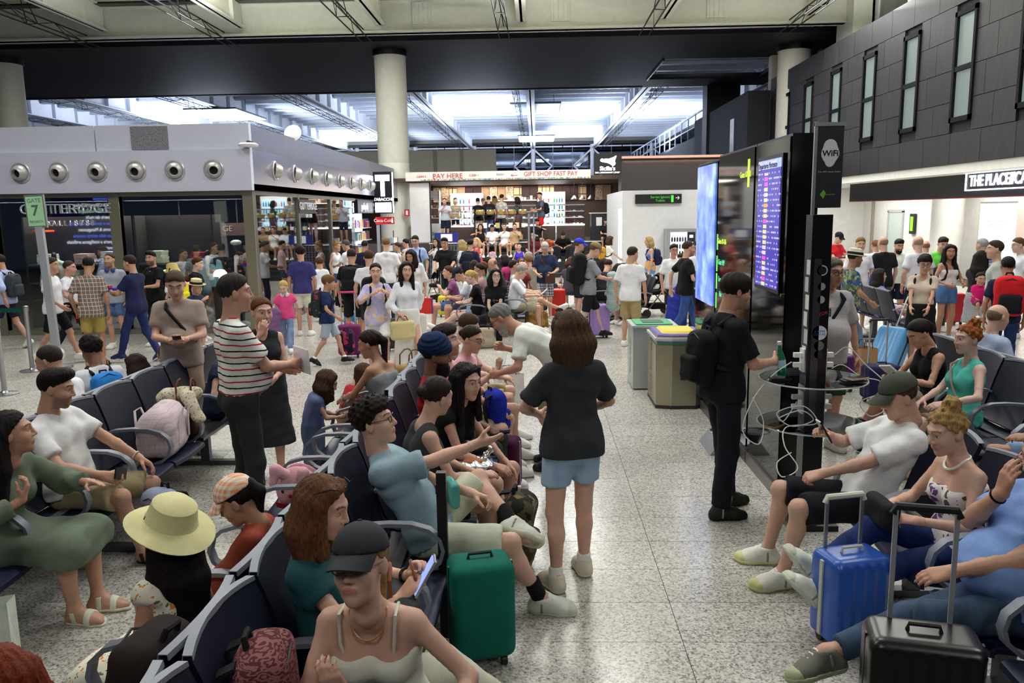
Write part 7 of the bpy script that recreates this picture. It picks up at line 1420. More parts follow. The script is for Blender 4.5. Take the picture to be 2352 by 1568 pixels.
barx('man in patterned shirt at the bar', 1152, 31.3, 1.78, -30, hair=('short', '15110f'), top=T('b8b0a8', .8, pat='camo', c2='8a8a88', c3='d8d0c8', s=2.), bot=B('3a3c44', 'pants'))
barx('woman in black dotted blouse browsing the gift stand', 1190, 31.2, 1.68, 60, fem=True, hair=('bob', '1c1310'), top=T('131316', .8, pat='dots', c2='e0e0e0', s=2.4), bot=B('5a4448', 'skirt', t=.5), extras=(held('shoulder_bag', 'handbag', 'beige bag of the woman at the gift stand', lambda t_: soft('bag', [rbx((0, 0, -.12), (.13, .06, .13), .04)], .02, cloth('b89a78'), t_), 1),))
barx('young man in grey t-shirt and red shorts at the top of the stairs', 1242, 30.9, 1.82, 110, hair=('quiff', '2a1c14'), top=T('4a5058', .7), bot=B('d01c20', t=.8), lh=(-.12, .3, .14), rh=(.1, .3, .2), hy=30, extras=(worn_pack('14161a', 'black backpack of the young man in red shorts', .95),))
barx('barista in tan shirt behind the left counter', 1046, 34.4, 1.74, -160, hair=('short', '120e0c'), top=T('b09468', .7), bot=B('222222', 'pants'))
barx('barista with a dark cap behind the middle counter', 1110, 34.6, 1.70, 178, hair=('short', '1c1410'), hat=('cap', cloth('2a2420')), top=T('c09a5a', .7), bot=B('222222', 'pants'))
# ---------------- seated crowd in the middle
si('woman in mauve t-shirt resting her chin at the near end of the middle row', (-1.62, 15.7), 100, 1.66, fem=True, lod=1, skin='a', hair=('pony', '4a2e1a', .2), top=T('86527e', .6), bot=DEN(t=.7), lh=(-.06, .3, .34), hp=6, lean=16)
si('man in dark cap and white shirt looking at a phone with crossed legs', (-1.28, 15.1), 96, 1.74, lod=1, skin='b', hair=('short', '2a2018'), hat=('cap', cloth('1c2836')), top=T('dde2ea', .7), bot=B('3a3f50', t=.8), hp=34, lean=18, lh=(-.06, .36, .18), rh=(.06, .36, .18))
si('blonde girl in black t-shirt with bare crossed legs and denim shorts', (-1.10, 14.45), 92, 1.66, fem=True, lod=1, skin='p', hair=('pony', 'b89a5c', .22), top=T('101012', .6), bot=DEN('9cb0d0', '7088b4', t=.45), hp=26, lean=8, lh=(-.05, .34, .16), rh=(.05, .34, .16), la=(-.02, .78, .22), lk=(.1, .4, 1), ra=(.06, .52, .085), shoes=SNK('e4e4e0'), extras=(phone('phone in the hands of the blonde girl', 1, (-.03, .02, .02)),))
si('woman with black hair and glasses in black t-shirt with a silver heart print', (-.72, 13.95), 172, 1.70, fem=True, lod=1, skin='p', hair=('bob', '0d0b0b', .2), glasses=('on', '101012'), top=T('0f0f11', .7), bot=B('121316', 'pants'), hy=22, hp=2, lh=(-.04, .30, -.02), rh=(.04, .30, -.02), lean=8, seat=.43, extras=(lambda J: (soft('heart_print', [ell(J['chest'](sx*.03, .102, .12), (.042, .03, .045), k=.02) for sx in (-1, 1)]+[cone(J['chest'](0, .10, .10), J['chest'](0, .105, .04), .04, .01, k=.03)], .01, cloth('111114', 'dots', 'd8d8d8', s=4.), J['root'])),))
si('elderly man with glasses in white shirt reading a paper on the middle bench', (-.42, 15.15), -88, 1.74, lod=1, skin='a', hair=('short', '8f8d88'), glasses=('on', '6a6a6a'), top=T('e4e6ea', .9), bot=B('a89e80', t=.95), hp=24, lean=10, lh=(-.06, .40, .22), rh=(.08, .40, .20), extras=(held('newspaper', 'paper', 'folded newspaper of the elderly man', lambda t_: MB().box((0, 0, .04), (.2, .006, .26)).build('sheet', plain('b8bcc0'), t_), 1, (-.06, .03, .0), (-50, 0, 0)),))
si('man in white shirt and beige shorts with a laptop and crossed legs', (-.38, 15.85), -86, 1.78, lod=1, skin='a', hair=('bald', '4a3a2c'), top=T('dcdcd8', .7), bot=B('c4b8a4', t=.85), hp=26, lean=6, ra=(.02, .80, .36), rk=(.2, .5, 1), la=(-.1, .46, .085), shoes=SNK('e0e0dc'), lh=(-.05, .36, .18), rh=(.05, .36, .18))
si('person leaning back with an elbow raised on the middle bench', (-.36, 16.5), -80, 1.74, lod=1, skin='b', hair=('short', '2a1c14'), top=T('d0d4da', .5), bot=DEN('7a98c0', '5a789c', t=.85), lean=-14, hp=-6, lh=(-.20, .05, .72), le=(-1, .3, .3))
for i, (lb, x, y, f, fm, hr_, tp) in enumerate((('woman with brown hair in mauve scarf behind the dark cap man', -1.15, 16.2, 80, True, ('pony', '2a1a10', .2), 'b08a90'), ('woman with short red hair in green top on the middle bench', -1.05, 16.75, 85, True, ('short', '5a2c18'), '3a7a5a'), ('bald man in pale shirt seen from the side in the middle crowd', -.85, 17.6, 90, False, ('bald', '3a302a'), 'c8ccd4'), ('man with thinning brown hair in the middle crowd', -.35, 17.3, -30, False, ('buzz', '4a3a2c'), '8a3a3a'), ('woman with long dark brown hair seen from behind in the middle crowd', -1.35, 17.4, 10, True, ('long', '2a1c12', .34), 'a8a4b0'), ('woman with straight dark hair seen from behind below the stairs', -1.1, 18.8, 20, True, ('long', '1c130e', .36), '4a4a58'), ('woman with black hair leaning below the stairs', -.75, 19.4, 60, True, ('bob', '141010'), 'b83a70'), ('woman with curly fair hair in the crowd below the stairs', -.15, 18.7, 30, True, ('curly', '6a5030'), '8a8478'), ('man with a hand on his head below the stairs', .1, 19.3, -60, False, ('short', '1c1410'), 'c8d4e8'), ('grey haired person with a cap in the crowd below the stairs', -.25, 19.9, -80, False, ('short', '9a948c'), 'c8a890'))):
    si(lb, (x, y), f, 1.66 if fm else 1.74, fem=fm, lod=2, hair=hr_, top=T(tp, .5), bot=B(('3a4258', '8a8478', '2a2c34')[i % 3], t=.8), hp=10+(i*7) % 20, lean=(i*5) % 14, **(dict(rh=(.10, .05, .68), re=(1, .2, .3)) if 'hand on his head' in lb else {}))
# ---------------- right of centre
st('man in khaki cap and grey striped shirt walking with a big black backpack', 1352, 556, 1.82, -78, lod=1, skin='a', hair=('short', '5a4632'), hat=('cap', cloth('8a7a50')), top=T('9a9ea4', .8, pat='stripes', c2='3a3e44', c3='3a3e44', s=24., hem=-.14), bot=B('17181c', t=.95), shoes=SNK('16161a', '2a2a2a'), pose='walk', hp=24, lean=6, lh=(-.14, .36, .12), rh=(.12, .36, .14), extras=(worn_pack('16171a', 'large black trekking backpack on the man in the khaki cap', 1.25), held('jacket', 'jacket', 'pale checked jacket carried by the man in the khaki cap', lambda t_: soft('folded_jacket', [cone((0, 0, .08), (0, .02, -.42), .10, .12), cone((.05, .05, .02), (.06, .05, -.35), .09, .09)], .022, cloth('a9bcb8', 'check', '6a8088', s=30.), t_, folds(.012)), 1, (-.08, .02, -.05))))
st('man in bright blue cap and blue shirt behind the khaki cap man', 1326, 549, 1.80, -80, lod=1, skin='a', hair=('short', '5a4632'), hat=('cap', cloth('2a3cc8')), top=T('2a34a0', .7), bot=B('20242c', t=.9), hp=8)
st('woman in white shirt and shorts with a mustard backpack', 1397, 541, 1.64, -85, fem=True, lod=1, skin='a', hair=('wavy', '3a2016', .18), top=T('e8e6e0', .7), bot=B('e4e0d8', t=.6), rh=(.12, .38, .06), lh=(-.1, .38, .06), hp=16, extras=(worn_pack('b8882a', 'mustard yellow backpack of the woman in white', .85),))
st('man in white t-shirt and khaki cargo shorts standing with his back turned', 1449, 567, 1.76, -24, lod=1, skin='b', hair=('short', '2f2018'), top=T('ececee', .8, hem=-.14), bot=B('a8946a', t=.95, flare=.026), shoes=SNK('e8e8e2', 'e0dcc0'), hy=-26, belly=.05, la=(-.12, .04, .085), ra=(.12, -.04, .085))
st('woman in blue halter dress with a dark backpack walking left by the white wall', 1494, 543, 1.70, 86, fem=True, lod=1, skin='b', hair=('wavy', '9a8258', .2), top=T('4a7ac8', 0, cut='tank', skirt=.30, name='dress', pat='camo', c2='c89a6a', c3='5a88d0', s=.6), pose='stand', extras=(worn_pack('1c2240', 'dark blue backpack of the woman in the halter dress', .9),))
st('man with round glasses in white t-shirt near the vending machine', 1547, 560, 1.72, -165, lod=1, skin='b', hair=('short', '14100e'), glasses=('on', '101012'), top=T('eceef0', .85), bot=B('2c3038', t=.9), hy=-10)
st('man with cropped hair and glasses in black t-shirt carrying a grey shoulder bag', 1577, 553, 1.84, -80, lod=1, skin='a', hair=('buzz', '3a2c20'), glasses=('on', '2a2a2c'), beard=('2a1e16', .5), top=T('111213', .75, hem=-.12), bot=DEN('3a5a9a', '28407a', kind='pants'), pose='walk', hp=6, extras=(held('messenger_bag', 'bag', 'dark grey messenger bag of the man in black', lambda t_: soft('bag', [rbx((0, .0, .12), (.05, .18, .14), .04)], .02, cloth('3a3c40'), t_), 1, (.06, -.06, .06)),))
st('woman in beige scarf behind the totem', 1592, 566, 1.62, -150, fem=True, lod=2, hair=('bob', '3a2a1c'), glasses=('on', '5a4a40'), top=T('d8b8a0', .8), bot=B('d0c8bc', 'pants'))
st('man in white t-shirt half hidden by the blue screen', 1604, 552, 1.80, -170, lod=2, hair=('short', '2a201a'), top=T('e6e8ea', .8), bot=B('2a2c30', 'pants'))
for i, (lb, x, y, f, fm, hr_, tp, sk) in enumerate((('woman with long dark hair seen from behind on the bench right of centre', 1.42, 17.3, -40, True, ('long', '17110d', .34), '1a1a1e', 'c'), ('woman with short curly blonde hair right of centre', 1.32, 19.0, 60, True, ('curly', '8a6a3a'), 'd8d0c8', 'p'), ('man with auburn hair seen from behind right of centre', 1.40, 16.7, -30, False, ('short', '3a1c12'), '2a2c30', 'a'), ('woman with dark bob bending over a bag right of centre', 1.55, 15.6, -20, True, ('bob', '1c130f'), '131316', 'b'), ('person with fair hair in cream sweater seen from behind', 2.15, 18.3, 10, True, ('bob', '9a8258'), 'c8b8a4', 'p'), ('woman with blonde bun in black top behind the pram', 2.05, 16.3, 120, True, ('bun', 'a8884c'), '121214', 'b'), ('man in black cap seated in front of the vending machine', 3.3, 18.5, 150, False, ('short', '1c1410'), '1c1c22', 'b'), ('woman with brown hair seen from behind near the stairs', .75, 18.4, -10, True, ('bob', '4a2a1c'), '4a4450', 'a'))):
    si(lb, (x, y), f, 1.66 if fm else 1.74, fem=fm, lod=2, skin=sk, hair=hr_, top=T(tp, .5), bot=B(('2a2c34', '3a4258', '8a8478')[i % 3], t=.8), hp=12+(i*9) % 22, lean=(i*7) % 18)
# ---------------- right hand arcade
st('man in red racing shirt and black cap', 1922, 533, 1.78, -150, lod=1, skin='a', hair=('short', '241a14'), hat=('cap', cloth('141416')), top=T('c8202a', .7), bot=DEN('6a86b8', '4a6494'), hp=20, rh=(.1, .34, .12), lh=(-.1, .34, .12))
st('fair haired man in white t-shirt with a blue bag by the white door', 1976, 545, 1.82, -178, lod=1, skin='a', hair=('short', '7a6038'), top=T('f0f0f2', .75), bot=B('2a2c30', t=.95), hy=-10, extras=(held('bag', 'bag', 'bright blue shoulder bag of the fair haired man', lambda t_: soft('bag', [rbx((0, 0, 0), (.10, .13, .17), .05)], .02, cloth('1c50c0'), t_), -1, (-.08, 0, .12)),))
st('woman in white top and black shorts seen from behind with a black shoulder bag', 2014, 551, 1.64, 5, fem=True, lod=1, skin='b', hair=('bun', '6a4a2c'), top=T('ececec', .5, hem=.0), bot=B('131316', t=.55))
st('bald man in black t-shirt and grey shorts seen from behind', 2032, 543, 1.82, 12, lod=1, skin='a', hair=('bald', '6a5a4c'), top=T('18191c', .75, hem=-.14), bot=B('6a6c70', t=.9))
st('dark bearded man in white henley shirt and navy shorts pulling a case', 2062, 547, 1.76, 160, lod=1, skin='b', hair=('quiff', '120e0c'), beard=('140f0c', .85), top=T('eaeae8', .75, hem=-.1), bot=B('141a30', t=.9), hp=20, hy=20)
st('broad bald man in white polo shirt seen from behind', 2112, 542, 1.84, 4, lod=1, skin='a', hair=('bald', '8a7a6c'), top=T('e6e8ee', .75, name='polo_shirt', hem=-.12), bot=B('1c2438', t=.9), bulk=1.15)
st('balding man beyond the white polo shirt', 2128, 552, 1.66, -20, lod=2, skin='b', hair=('bald', '3a2c24'), top=T('c8c8c8', .7), bot=B('2a2c30', 'pants'))
st('young man in bright green t-shirt and white lanyard', 2163, 542, 1.82, 176, lod=1, skin='a', hair=('quiff', '241a12'), top=T('6ad04a', .75), bot=B('3a3c40', 'pants'), hp=22)
st('young woman with long dark hair in white crop top holding a red suitcase', 2182, 561, 1.72, -168, fem=True, lod=1, skin='c', hair=('long', '17100c', .46), top=T('e8dcdc', 0, cut='strapless', hem=.06), bot=DEN('5a7ab0', '40608c', t=.5), rh=(.20, .26, .10), lh=(-.1, .28, .1), hy=-24, extras=(worn_pack('1a1c24', 'dark backpack of the woman with the red suitcase', .8),))
st('woman with dark curly hair and glasses in beige top and black skirt pushing a suitcase', 2124, 585, 1.70, 152, fem=True, lod=1, skin='b', hair=('curly', '1a110c'), glasses=('on', '1c1c22'), top=T('cfc0ae', .65, cut='vneck', hem=.04), bot=B('111114', 'skirt', t=.45), rh=(.12, .40, .02), lh=(-.10, .40, .0), hp=14, hy=10, extras=(worn_pack('3a4a6a', 'blue and grey backpack of the curly haired woman', .95),))
st('man in blue and white striped polo seen from behind at the pink wall', 2262, 548, 1.80, 20, lod=2, skin='a', hair=('short', '9a9894'), top=T('8a9ac8', .75, pat='stripes', c2='e8e8f0', c3='2a3260', s=7.), bot=B('3a4050', t=.9))
st('woman with long dark hair holding a small child in pink', 2252, 575, 1.66, -60, fem=True, lod=1, skin='c', hair=('long', '17110d', .4), top=T('2a2a30', .3), bot=B('8a8c90', 'skirt', t=.5, pat='check', c2='c8c8cc', s=40.), lh=(-.10, .3, .2))
person('small child in hot pink t-shirt carried on an arm', (float(G(2245, 590, 1.5)[0]), float(G(2245, 590, 1.5)[1])-.12, .62), 170, .86, fem=True, pose='sit', seat=.2, lod=1, skin='b', hair=('bun', '17110d'), top=T('d81c70', .6), bot=B('8a2a5a'), hp=10)
st('man in pale linen shirt and white shorts standing with a hand in his pocket', 2292, 553, 1.86, 62, lod=1, skin='a', hair=('short', '3a2a1c'), top=T('b9bcb4', .95, hem=-.16, name='linen_shirt'), bot=B('d2ccbc', t=.95, flare=.026), shoes=SNK('e4e4e0'), hy=16, hp=2, lh=(-.20, .06, -.06), rh=(.22, .02, -.08))
st('man in glasses and white polo at the right picture edge', 2346, 546, 1.80, 88, lod=1, skin='p', hair=('short', '5a4634'), glasses=('on', '6a6a6e'), top=T('e8eaf0', .75), bot=DEN('2a3c78', '1c2c5c', kind='pants'), hy=0)
st('person with a red rucksack behind the man in linen', 2318, 590, 1.70, -20, lod=1, skin='c', hair=('short', '15110f'), top=T('1c2440', .7), bot=DEN('2a3c70', '1c2c54', kind='pants'), extras=(worn_pack('c81c24', 'red and black rucksack near the right picture edge', 1.1, pocket=cloth('17181a')),))
st('man in straw trilby and tropical shirt walking right', 1958, 573, 1.76, -88, lod=1, pose='walk', skin='c', hair=('short', '241a12'), beard=('241a12', .5), hat=('fedora', cloth('cfd0b8', rough=.7), 0, cloth('141416')), top=T('5a6a58', .8, pat='camo', c2='2c4a78', c3='9aa070', s=1.3), bot=DEN('7a8ca8', '5a6c88', kind='pants'))
st('man in grey t-shirt with patterned pocket behind the charging post', 1906, 592, 1.80, -172, lod=1, skin='b', hair=('short', '6a6258'), glasses=('on', '2a2020'), top=T('b9b4b4', .85, hem=-.16), bot=B('3a4430', t=.95), belly=.1, hy=10, bulk=1.1, extras=(strap((-.10, .30), (.12, .0), '1c2236', .016), lambda J: MB().box((J['chest'](.08, .13, .18)), (.09, .012, .10)).build('shirt_pocket', cloth('3a3c48', 'check', 'b8b8b8', s=40.), J['root'])))
si('girl with long dark hair in lilac outfit resting a leg on the bench arm', (5.86, 13.75), -92, 1.62, fem=True, lod=1, skin='a', hair=('long', '241812', .36), top=T('a284c0', .6), bot=B('a284c0', t=.6), lean=-14, hp=0, la=(-.10, .82, .52), lk=(0, .3, 1), ra=(.10, .55, .2), shoes=SNK('e0d8c8'), rh=(.22, .14, .02))
print('people', time.time()-T0)
# ================================================================ BAGS, CASES AND SMALL THINGS
def quilted():
    t_ = empty('quilted_bag', (-2.98, 6.12, .40), R(-80)); tag(t_, 'pale pink quilted weekend bag on the left bench', 'bag')
    soft('bag_body', [rbx((0, 0, .17), (.27, .15, .16), .09), cone((-.16, 0, .30), (.16, 0, .30), .10, .10, k=.08)], .012, cloth('cdbcc0', 'check', 'b7a6ab', s=30.), t_, folds(.005))
    for sy in (-1, 1): MB().sheet([[(x-.018*c, sy*(.15+o), z), (x+.018, sy*(.15+o), z+.01)] for x, z, o, c in ((-.13, .10, .005, 1), (-.12, .24, .01, 1), (-.06, .36, .03, 1), (.06, .36, .03, 1), (.12, .24, .01, 1), (.13, .10, .005, 1))], .008).build('handle', cloth('d2c4c6'), t_, True)
quilted()
tote((-2.98, 6.58, .42), -80, (.36, .20, .34), '3a1e14', 'dark brown leather bag under a cream lace cloth on the left bench', '6a3a26')
t_ = empty('lace_cloth', (-3.02, 6.52, .74)); tag(t_, 'cream embroidered cloth thrown over the brown leather bag', 'cloth'); soft('cloth', [cone((-.12, 0, .02), (.12, .05, .05), .07, .06), cone((.1, -.05, .03), (.2, -.1, -.14), .06, .05), cone((-.1, 0, .02), (-.16, .1, -.10), .05, .05)], .013, cloth('cfc7ac', 'dots', '8a8066', s=2.5), t_, folds(.012))
backpack((-2.52, 5.15, 0), 150, .98, '8d97b0', 'pale grey blue backpack on the floor at the feet of the white t-shirt man', tilt=-8)
backpack((-1.36, 2.46, .43), 80, 1.05, '241b17', 'dark brown backpack on the seat beside the sun hat girl', tilt=10)
backpack((-.90, 2.42, .42), -80, 1.0, '8a5a5c', 'dusty pink backpack with red pattern on the seat behind the woman in the cap', 'zebra', '5a2428', pocket=cloth('141416'))
paperbag((-2.72, 3.55, 0), 20, (.30, .14, .42), 'cfd8cc', 'pale paper bag at the left picture edge')
t_ = empty('popcorn_box', (-1.76, 3.62, .52)); tag(t_, 'white paper box of popcorn on the lap of the child in the checked cap', 'popcorn'); MB().bb((-.09, -.08, 0), (.09, .08, .05)).build('box', plain('e8eaec'), t_); MB().add([(-.09, .08, .05), (.09, .08, .05), (.09, .13, .20), (-.09, .13, .20)], [(0, 1, 2, 3)]).build('lid', plain('eef0f2'), t_)
q = MB()
for i in range(60): q.lathe([(.0, .012), (.012, .004), (.0, -.01)], 6, (rnd.uniform(-.08, .08), rnd.uniform(-.07, .07), .055+rnd.uniform(0, .02)))
tag(q.build('popcorn', plain('d8c888', .8), t_, True), kind='stuff')
t_ = empty('bunny_backpack', (-1.50, 4.78, .41), R(162)); tag(t_, 'round pink plush rabbit backpack on the empty left facing seat', 'backpack'); pk_ = cloth('cf9aa4')
soft('bag_body', [ell((0, 0, .15), (.16, .09, .15))], .011, pk_, t_); soft('rim', [ell((0, -.04, .15), (.17, .05, .16))], .012, cloth('b87a88'), t_)
for sx in (-1, 1): soft('ear', [cone((sx*.05, .04, .25), (sx*.10, .09, .30), .035, .03), cone((sx*.10, .09, .30), (sx*.11, .11, .22), .03, .025)], .01, cloth('dcaab2'), t_); soft('eye', [ell((sx*.06, .085, .16), (.010, .008, .012))], .004, plain('141414', .2), t_)
soft('nose', [ell((0, .092, .14), (.016, .010, .012))], .005, cloth('a8202c'), t_); MB().sheet([[(x, .088-.9*x*x, .05), (x, .094-.9*x*x, .085)] for x in np.linspace(-.12, .12, 9)], .004).build('red_band', cloth('a8202c'), t_, True)
bottle((-1.30, 4.56, .41), .28, '1c6a48', 'e8e8e8', 'green glass water bottle beside the rabbit backpack'); bottle((-1.32, 4.42, .41), .22, 'c8c0c8', 'd8788c', 'clear bottle with pink cap beside the rabbit backpack'); bottle((-1.28, 3.32, .41), .22, 'b8c4cc', 'd03a8a', 'clear water bottle with magenta cap on the left facing seat')
tote((-.56, 3.04, .50), -75, (.32, .17, .26), '3a3d3e', 'dark grey canvas handbag with tan leather handles on the lap of the teal top woman', '7a4526', hh=.10)
suitcase((-.30, 3.80, 0), 15, (.32, .24, .50), '0f6a5a', 'emerald green soft suitcase on the floor in front of the bench', 0, soft_=True, trim='0c4a40')
backpack((-.22, 4.86, 0), -100, 1.12, '4a4432', 'camouflage backpack lying on the floor under the crossed legs', 'camo', '1a1a14', '7a6a48', tilt=-14)
backpack((-.36, 6.5, .45), -60, .78, '1c2ca0', 'small blue child backpack with red trim held by the grey bearded man', pocket=cloth('2430b4')); suitcase((-.32, 6.28, 0), -12, (.34, .22, .42), '4a1838', 'maroon suitcase under the small blue backpack', 0, soft_=True, trim='b08aa0')
tote((-.93, 13.4, 0), 15, (.42, .20, .34), 'a89c84', 'beige travel bag on the floor in front of the woman in black', '1c1a18', hh=.05); bottle((-1.22, 13.5, 0), .3, '1c6a48', 'f0f0f0', 'green water bottle on the floor beside the beige travel bag'); tote((-.02, 15.3, 0), 40, (.50, .26, .38), 'a07c3c', 'golden straw basket bag on the floor', '8a6a30', 'check', '7a5c28'); paperbag((-.35, 9.4, 0), 30, (.34, .14, .36), 'd8d2c8', 'pale shopping bag standing on the floor beyond the turban row')
tote((-1.30, 8.05, .41), 60, (.42, .2, .34), '9a7a48', 'tan leather bag on the far end of the left facing bench', '6a4a28')
suitcase((.42, 17.2, 0), 0, (.36, .24, .58), 'd8281c', 'bright red hard suitcase standing left of the khaki cap man', .3); suitcase((1.10, 14.4, 0), 20, (.36, .24, .56), '9a7cc0', 'lilac hard suitcase behind the khaki cap man', 0); backpack((.18, 18.6, 0), 60, .9, '1c1c20', 'black backpack lying on the floor near the red suitcase', tilt=-60)
suitcase((-3.0, 12.6, 0), 15, (.36, .24, .48), '6a2458', 'purple patterned suitcase with pink pull handle on the walkway', .5, gcol='d83a70', soft_=True); backpack((-2.98, 12.3, .1), 15, .85, '4a1c50', 'purple splashed backpack leaning on the patterned suitcase', 'camo', 'b83a60', '2a1a3a'); suitcase((-2.35, 13.2, 0), 10, (.36, .22, .5), '1c1c20', 'black cabin case with long handle beside the pastel blouse woman', .55)
suitcase((-2.0, 17.6, 0), 10, (.38, .24, .42), 'c8c020', 'yellow suitcase with tall handle beside the mauve t-shirt woman', .5)
def pram(loc, rz, lab, col, baby=True):
    t_ = empty('pram', loc, R(rz)); tag(t_, lab, 'pram'); m_ = cloth(col)
    for sx in (-1, 1):
        MB().tube([(sx*.24, .42, .12), (sx*.24, .05, .55), (sx*.24, -.35, .98)], .014, 8).build('frame_tube', plain('8a7a66', .3, .7), t_, True); MB().tube([(sx*.24, -.30, .14), (sx*.24, .1, .6)], .013, 8).build('frame_tube', plain('8a7a66', .3, .7), t_, True)
        for y, r_ in ((.42, .09), (-.30, .12)): MB().lathe([(r_*.7, -.02), (r_, -.018), (r_, .018), (r_*.7, .02)], 18, (sx*.26, y, r_), Rm=Matrix.Rotation(R(90), 3, 'Y')).build('wheel', plain('17171a'), t_, True)
    MB().tube([(-.24, -.35, .98), (0, -.37, 1.0), (.24, -.35, .98)], .018, 8).build('handlebar', plain('1a1a1c'), t_, True); soft('seat_shell', [rbx((0, .05, .52), (.21, .26, .05), .04), rbx((0, -.16, .68), (.21, .05, .18), .04, k=.05)], .018, m_, t_)
    rows = [[(.25*math.cos(a), -.2+.30*math.sin(b_), .66+.30*math.sin(a)*math.cos(b_*.75)) for a in np.linspace(0, math.pi, 13)] for b_ in np.linspace(-.5, 1.0, 7)]; MB().sheet(rows, .012).build('hood', m_, t_, True); MB().box((0, .05, .22), (.4, .4, .1)).build('basket', m_, t_)
    return t_
pram((-2.36, 19.8, 0), 160, 'dark grey pram with open hood pushed by the man in black', '26282a'); pram((2.62, 17.4, 0), 110, 'black folded hood pram behind the cargo shorts man', '101114')
si('baby lying in the grey pram', (-2.36, 19.85, .28), 172, .68, lod=1, seat=.28, skin='a', hair=('buzz', '2a1c12'), top=T('c8ccd0', 1.5), bot=B('d8d8d8', 'pants'), lean=-30, hp=-10)
t_ = empty('duffel_bag', (2.55, 14.9, 0), R(35)); tag(t_, 'large blue soft travel bag standing tilted behind the bins', 'bag'); soft('bag_body', [cone((0, -.02, .22), (.12, .05, .66), .20, .19, k=.05)], .018, cloth('22308c'), t_, folds(.008)); MB().tube([(.05, -.2, .35), (.12, -.26, .5), (.14, -.2, .65)], .014, 6).build('handle', cloth('14162c'), t_, True)
suitcase((4.75, 11.1, 0), -60, (.42, .26, .60), '5a9ad0', 'light blue hard suitcase tilted behind the book reader', .55, tilt=-28); suitcase((3.72, 9.9, 0), 10, (.36, .24, .42), '4a1c54', 'purple suitcase with a cap hanging on its handle', .55); suitcase((3.98, 9.3, 0), 10, (.40, .26, .40), '1c1c48', 'dark blue soft suitcase beside the purple suitcase', .5, soft_=True)
t_ = empty('sun_cap', (3.72, 9.98, .98)); tag(t_, 'beige cap hanging on the suitcase handle behind the charging post', 'cap'); soft('crown', [ell((0, 0, .03), (.10, .09, .07))], .012, cloth('b09a78'), t_); MB().sheet([[(x, -.06-.1*v, .0-.08*v-.5*x*x) for x in np.linspace(-.08, .08, 7)] for v in np.linspace(0, 1, 4)], .006).build('brim', cloth('b09a78'), t_, True)
paperbag((4.15, 10.2, .12), 20, (.26, .16, .38), 'a8845c', 'brown paper bag on top of a green bag behind the charging post'); t_ = empty('shopping_bag', (4.15, 10.2, 0), .3); tag(t_, 'green shopping bag under the brown paper bag', 'bag'); soft('bag', [rbx((0, 0, .06), (.16, .12, .06), .03)], .016, cloth('3a8a2a'), t_)
suitcase((1.60, 3.96, 0), 14, (.34, .24, .46), '2a58b0', 'glossy blue suitcase with cream handle under the crossed ankles', .26, hcol='8a9090', gcol='c8ccb8', trim='c0c4b4')
suitcase((1.50, 2.98, 0), -14, (.42, .26, .56), '141416', 'black ribbed suitcase with tall aluminium handle in the right foreground', .46, hcol='b8bcc0', gcol='17191a')
backpack((2.12, 2.86, .40), 60, 1.05, '17171b', 'black backpack on the bench seat at the lower right corner', tilt=16)
for x, y, lb in ((7.6, 16.4, 'red hard suitcase held by the woman in the white crop top'), (7.95, 15.6, 'shiny red suitcase beside the linen shirt man')): suitcase((x, y, 0), 15, (.40, .26, .56), 'b01824', lb, .5)
suitcase((7.0, 18.6, 0), 5, (.42, .28, .56), '17181c', 'black suitcase with a grey hat on top beside the bearded man', .5); t_ = empty('hat', (7.0, 18.52, .64)); tag(t_, 'grey folded hat lying on the black suitcase', 'hat'); soft('crown', [ell((0, 0, .05), (.17, .14, .08)), ell((0, 0, .01), (.22, .2, .02))], .018, cloth('6a6c74', 'camo', '4a4c54', '8a8c94'), t_)
t_ = empty('luggage_cage', (-3.0, 26.9, 0)); tag(t_, 'wire cage with a blue and white notice below the bar', 'wire cage')
for x in np.linspace(-.55, .55, 12): MB().bb((x-.006, -.02, .05), (x+.006, 0, 1.35)).build('wire', plain('8a8e94', .4, .6), t_)
for z in np.linspace(.1, 1.35, 9): MB().bb((-.56, -.02, z-.006), (.56, 0, z+.006)).build('wire', plain('8a8e94', .4, .6), t_)
MB().bb((-.4, -.05, 1.30), (.4, -.025, 1.62)).build('notice_board', plain('22287c', .4), t_); MB().bb((-.18, -.056, 1.34), (.2, -.05, 1.58)).build('white_sheet', plain('eceef4'), t_); MB().bb((-.56, 0, 0), (.56, .6, .08)).build('base', plain('5a5e64'), t_)
t_ = empty('postcard_stand', (-4.5, 25.4, 0)); tag(t_, 'rotating postcard rack at the tobacco shop door', 'display stand'); MB().lathe([(.2, 0), (.2, .03), (.02, .04), (.02, 1.75)], 12).build('stand', plain('6a6e74', .4, .6), t_, True)
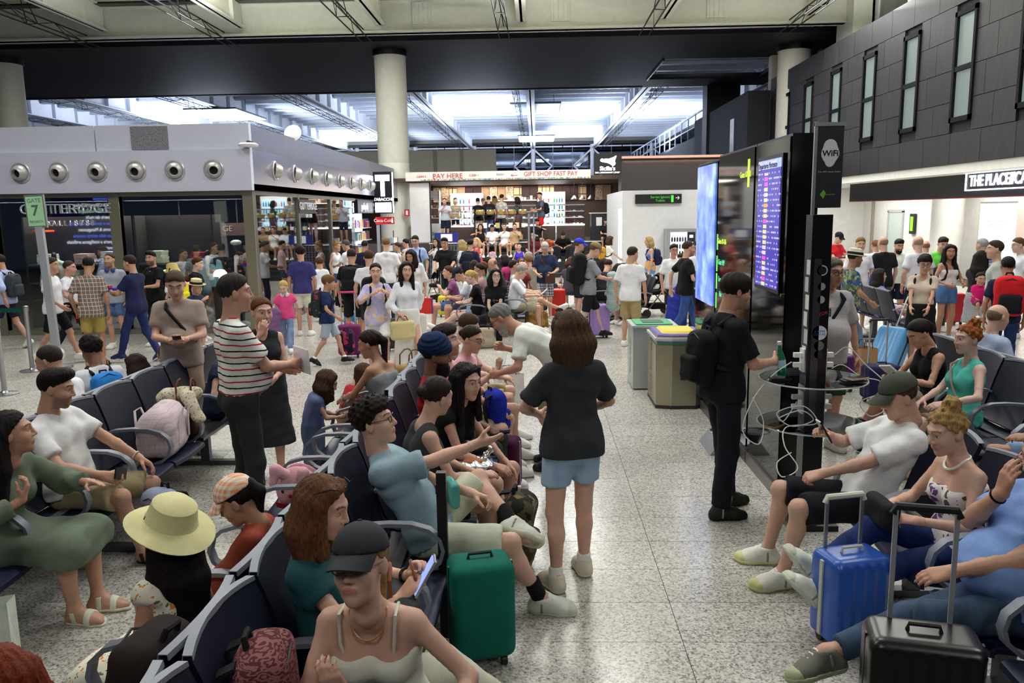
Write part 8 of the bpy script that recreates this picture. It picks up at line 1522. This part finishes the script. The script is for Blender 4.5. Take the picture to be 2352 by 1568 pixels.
for z in (.7, .95, 1.2, 1.45):
    for k in range(6): a = k*1.047; MB().box((.15*math.cos(a), .15*math.sin(a), z), (.12, .012, .17), a+1.57).build('postcard', plain(rnd.choice(['4a8ac0', 'd8c8a0', '8ab0d8', 'e8e8e8', 'c87a4a'])), t_)
suitcase((2.30, 21.6, 0), 0, (.36, .24, .5), 'a83040', 'flowered red backpack suitcase beside the woman with the mustard backpack', .3, soft_=True)
t_ = empty('pouch', (-.50, 4.42, .60), R(-70)); tag(t_, 'mint green zip pouch on the lap of the pointing man', 'pouch'); soft('pouch_body', [rbx((0, 0, .07), (.10, .025, .075), .022)], .009, cloth('57a59a'), t_, folds(.003)); MB().tube([(-.1, 0, .03), (-.09, .0, .12), (0, 0, .15), (.09, 0, .13)], .004, 5).build('zip', plain('8ad0c4'), t_, True)
t_ = empty('foil_parcel', (-.42, 5.12, .58)); tag(t_, 'crumpled silver foil with food on the lap of the hair clip woman', 'food'); soft('foil', [ell((0, 0, .03), (.12, .10, .03)), cone((.05, .02, .04), (.1, .04, .12), .03, .02)], .008, plain('c8c8c8', .25, .9), t_, folds(.012, 0, 2.2)); soft('food', [ell((-.01, 0, .055), (.07, .05, .018))], .008, plain('a85a2a', .6), t_)
bottle((-.15, 5.75, 0), .24, 'c82420', 'e8e8e8', 'small red drinks bottle on the floor beside the maroon suitcase')
tote((3.22, 6.92, .52), 92, (.28, .13, .17), '83786a', 'taupe box handbag on the lap of the aqua top woman', '8a8480', hh=.04)
for x, y, lb in ((-1.25, 27.2, 'pink backpack at the feet of the young man on the stairs'),): backpack((x-.35, 29.05, ZS(3)), 180, .8, 'b89aa4', lb)
# purse of the floral top woman
t_ = empty('purse', (1.80, 4.10, .62), R(96)); tag(t_, 'open black purse in the hands of the floral top woman', 'handbag'); soft('purse_body', [rbx((0, 0, .05), (.13, .04, .075), .03)], .010, cloth('1c1c22'), t_, folds(.004))
print('TOTAL', time.time()-T0, sum(len(o.data.polygons)*2 for o in COL.objects if o.type == 'MESH'))
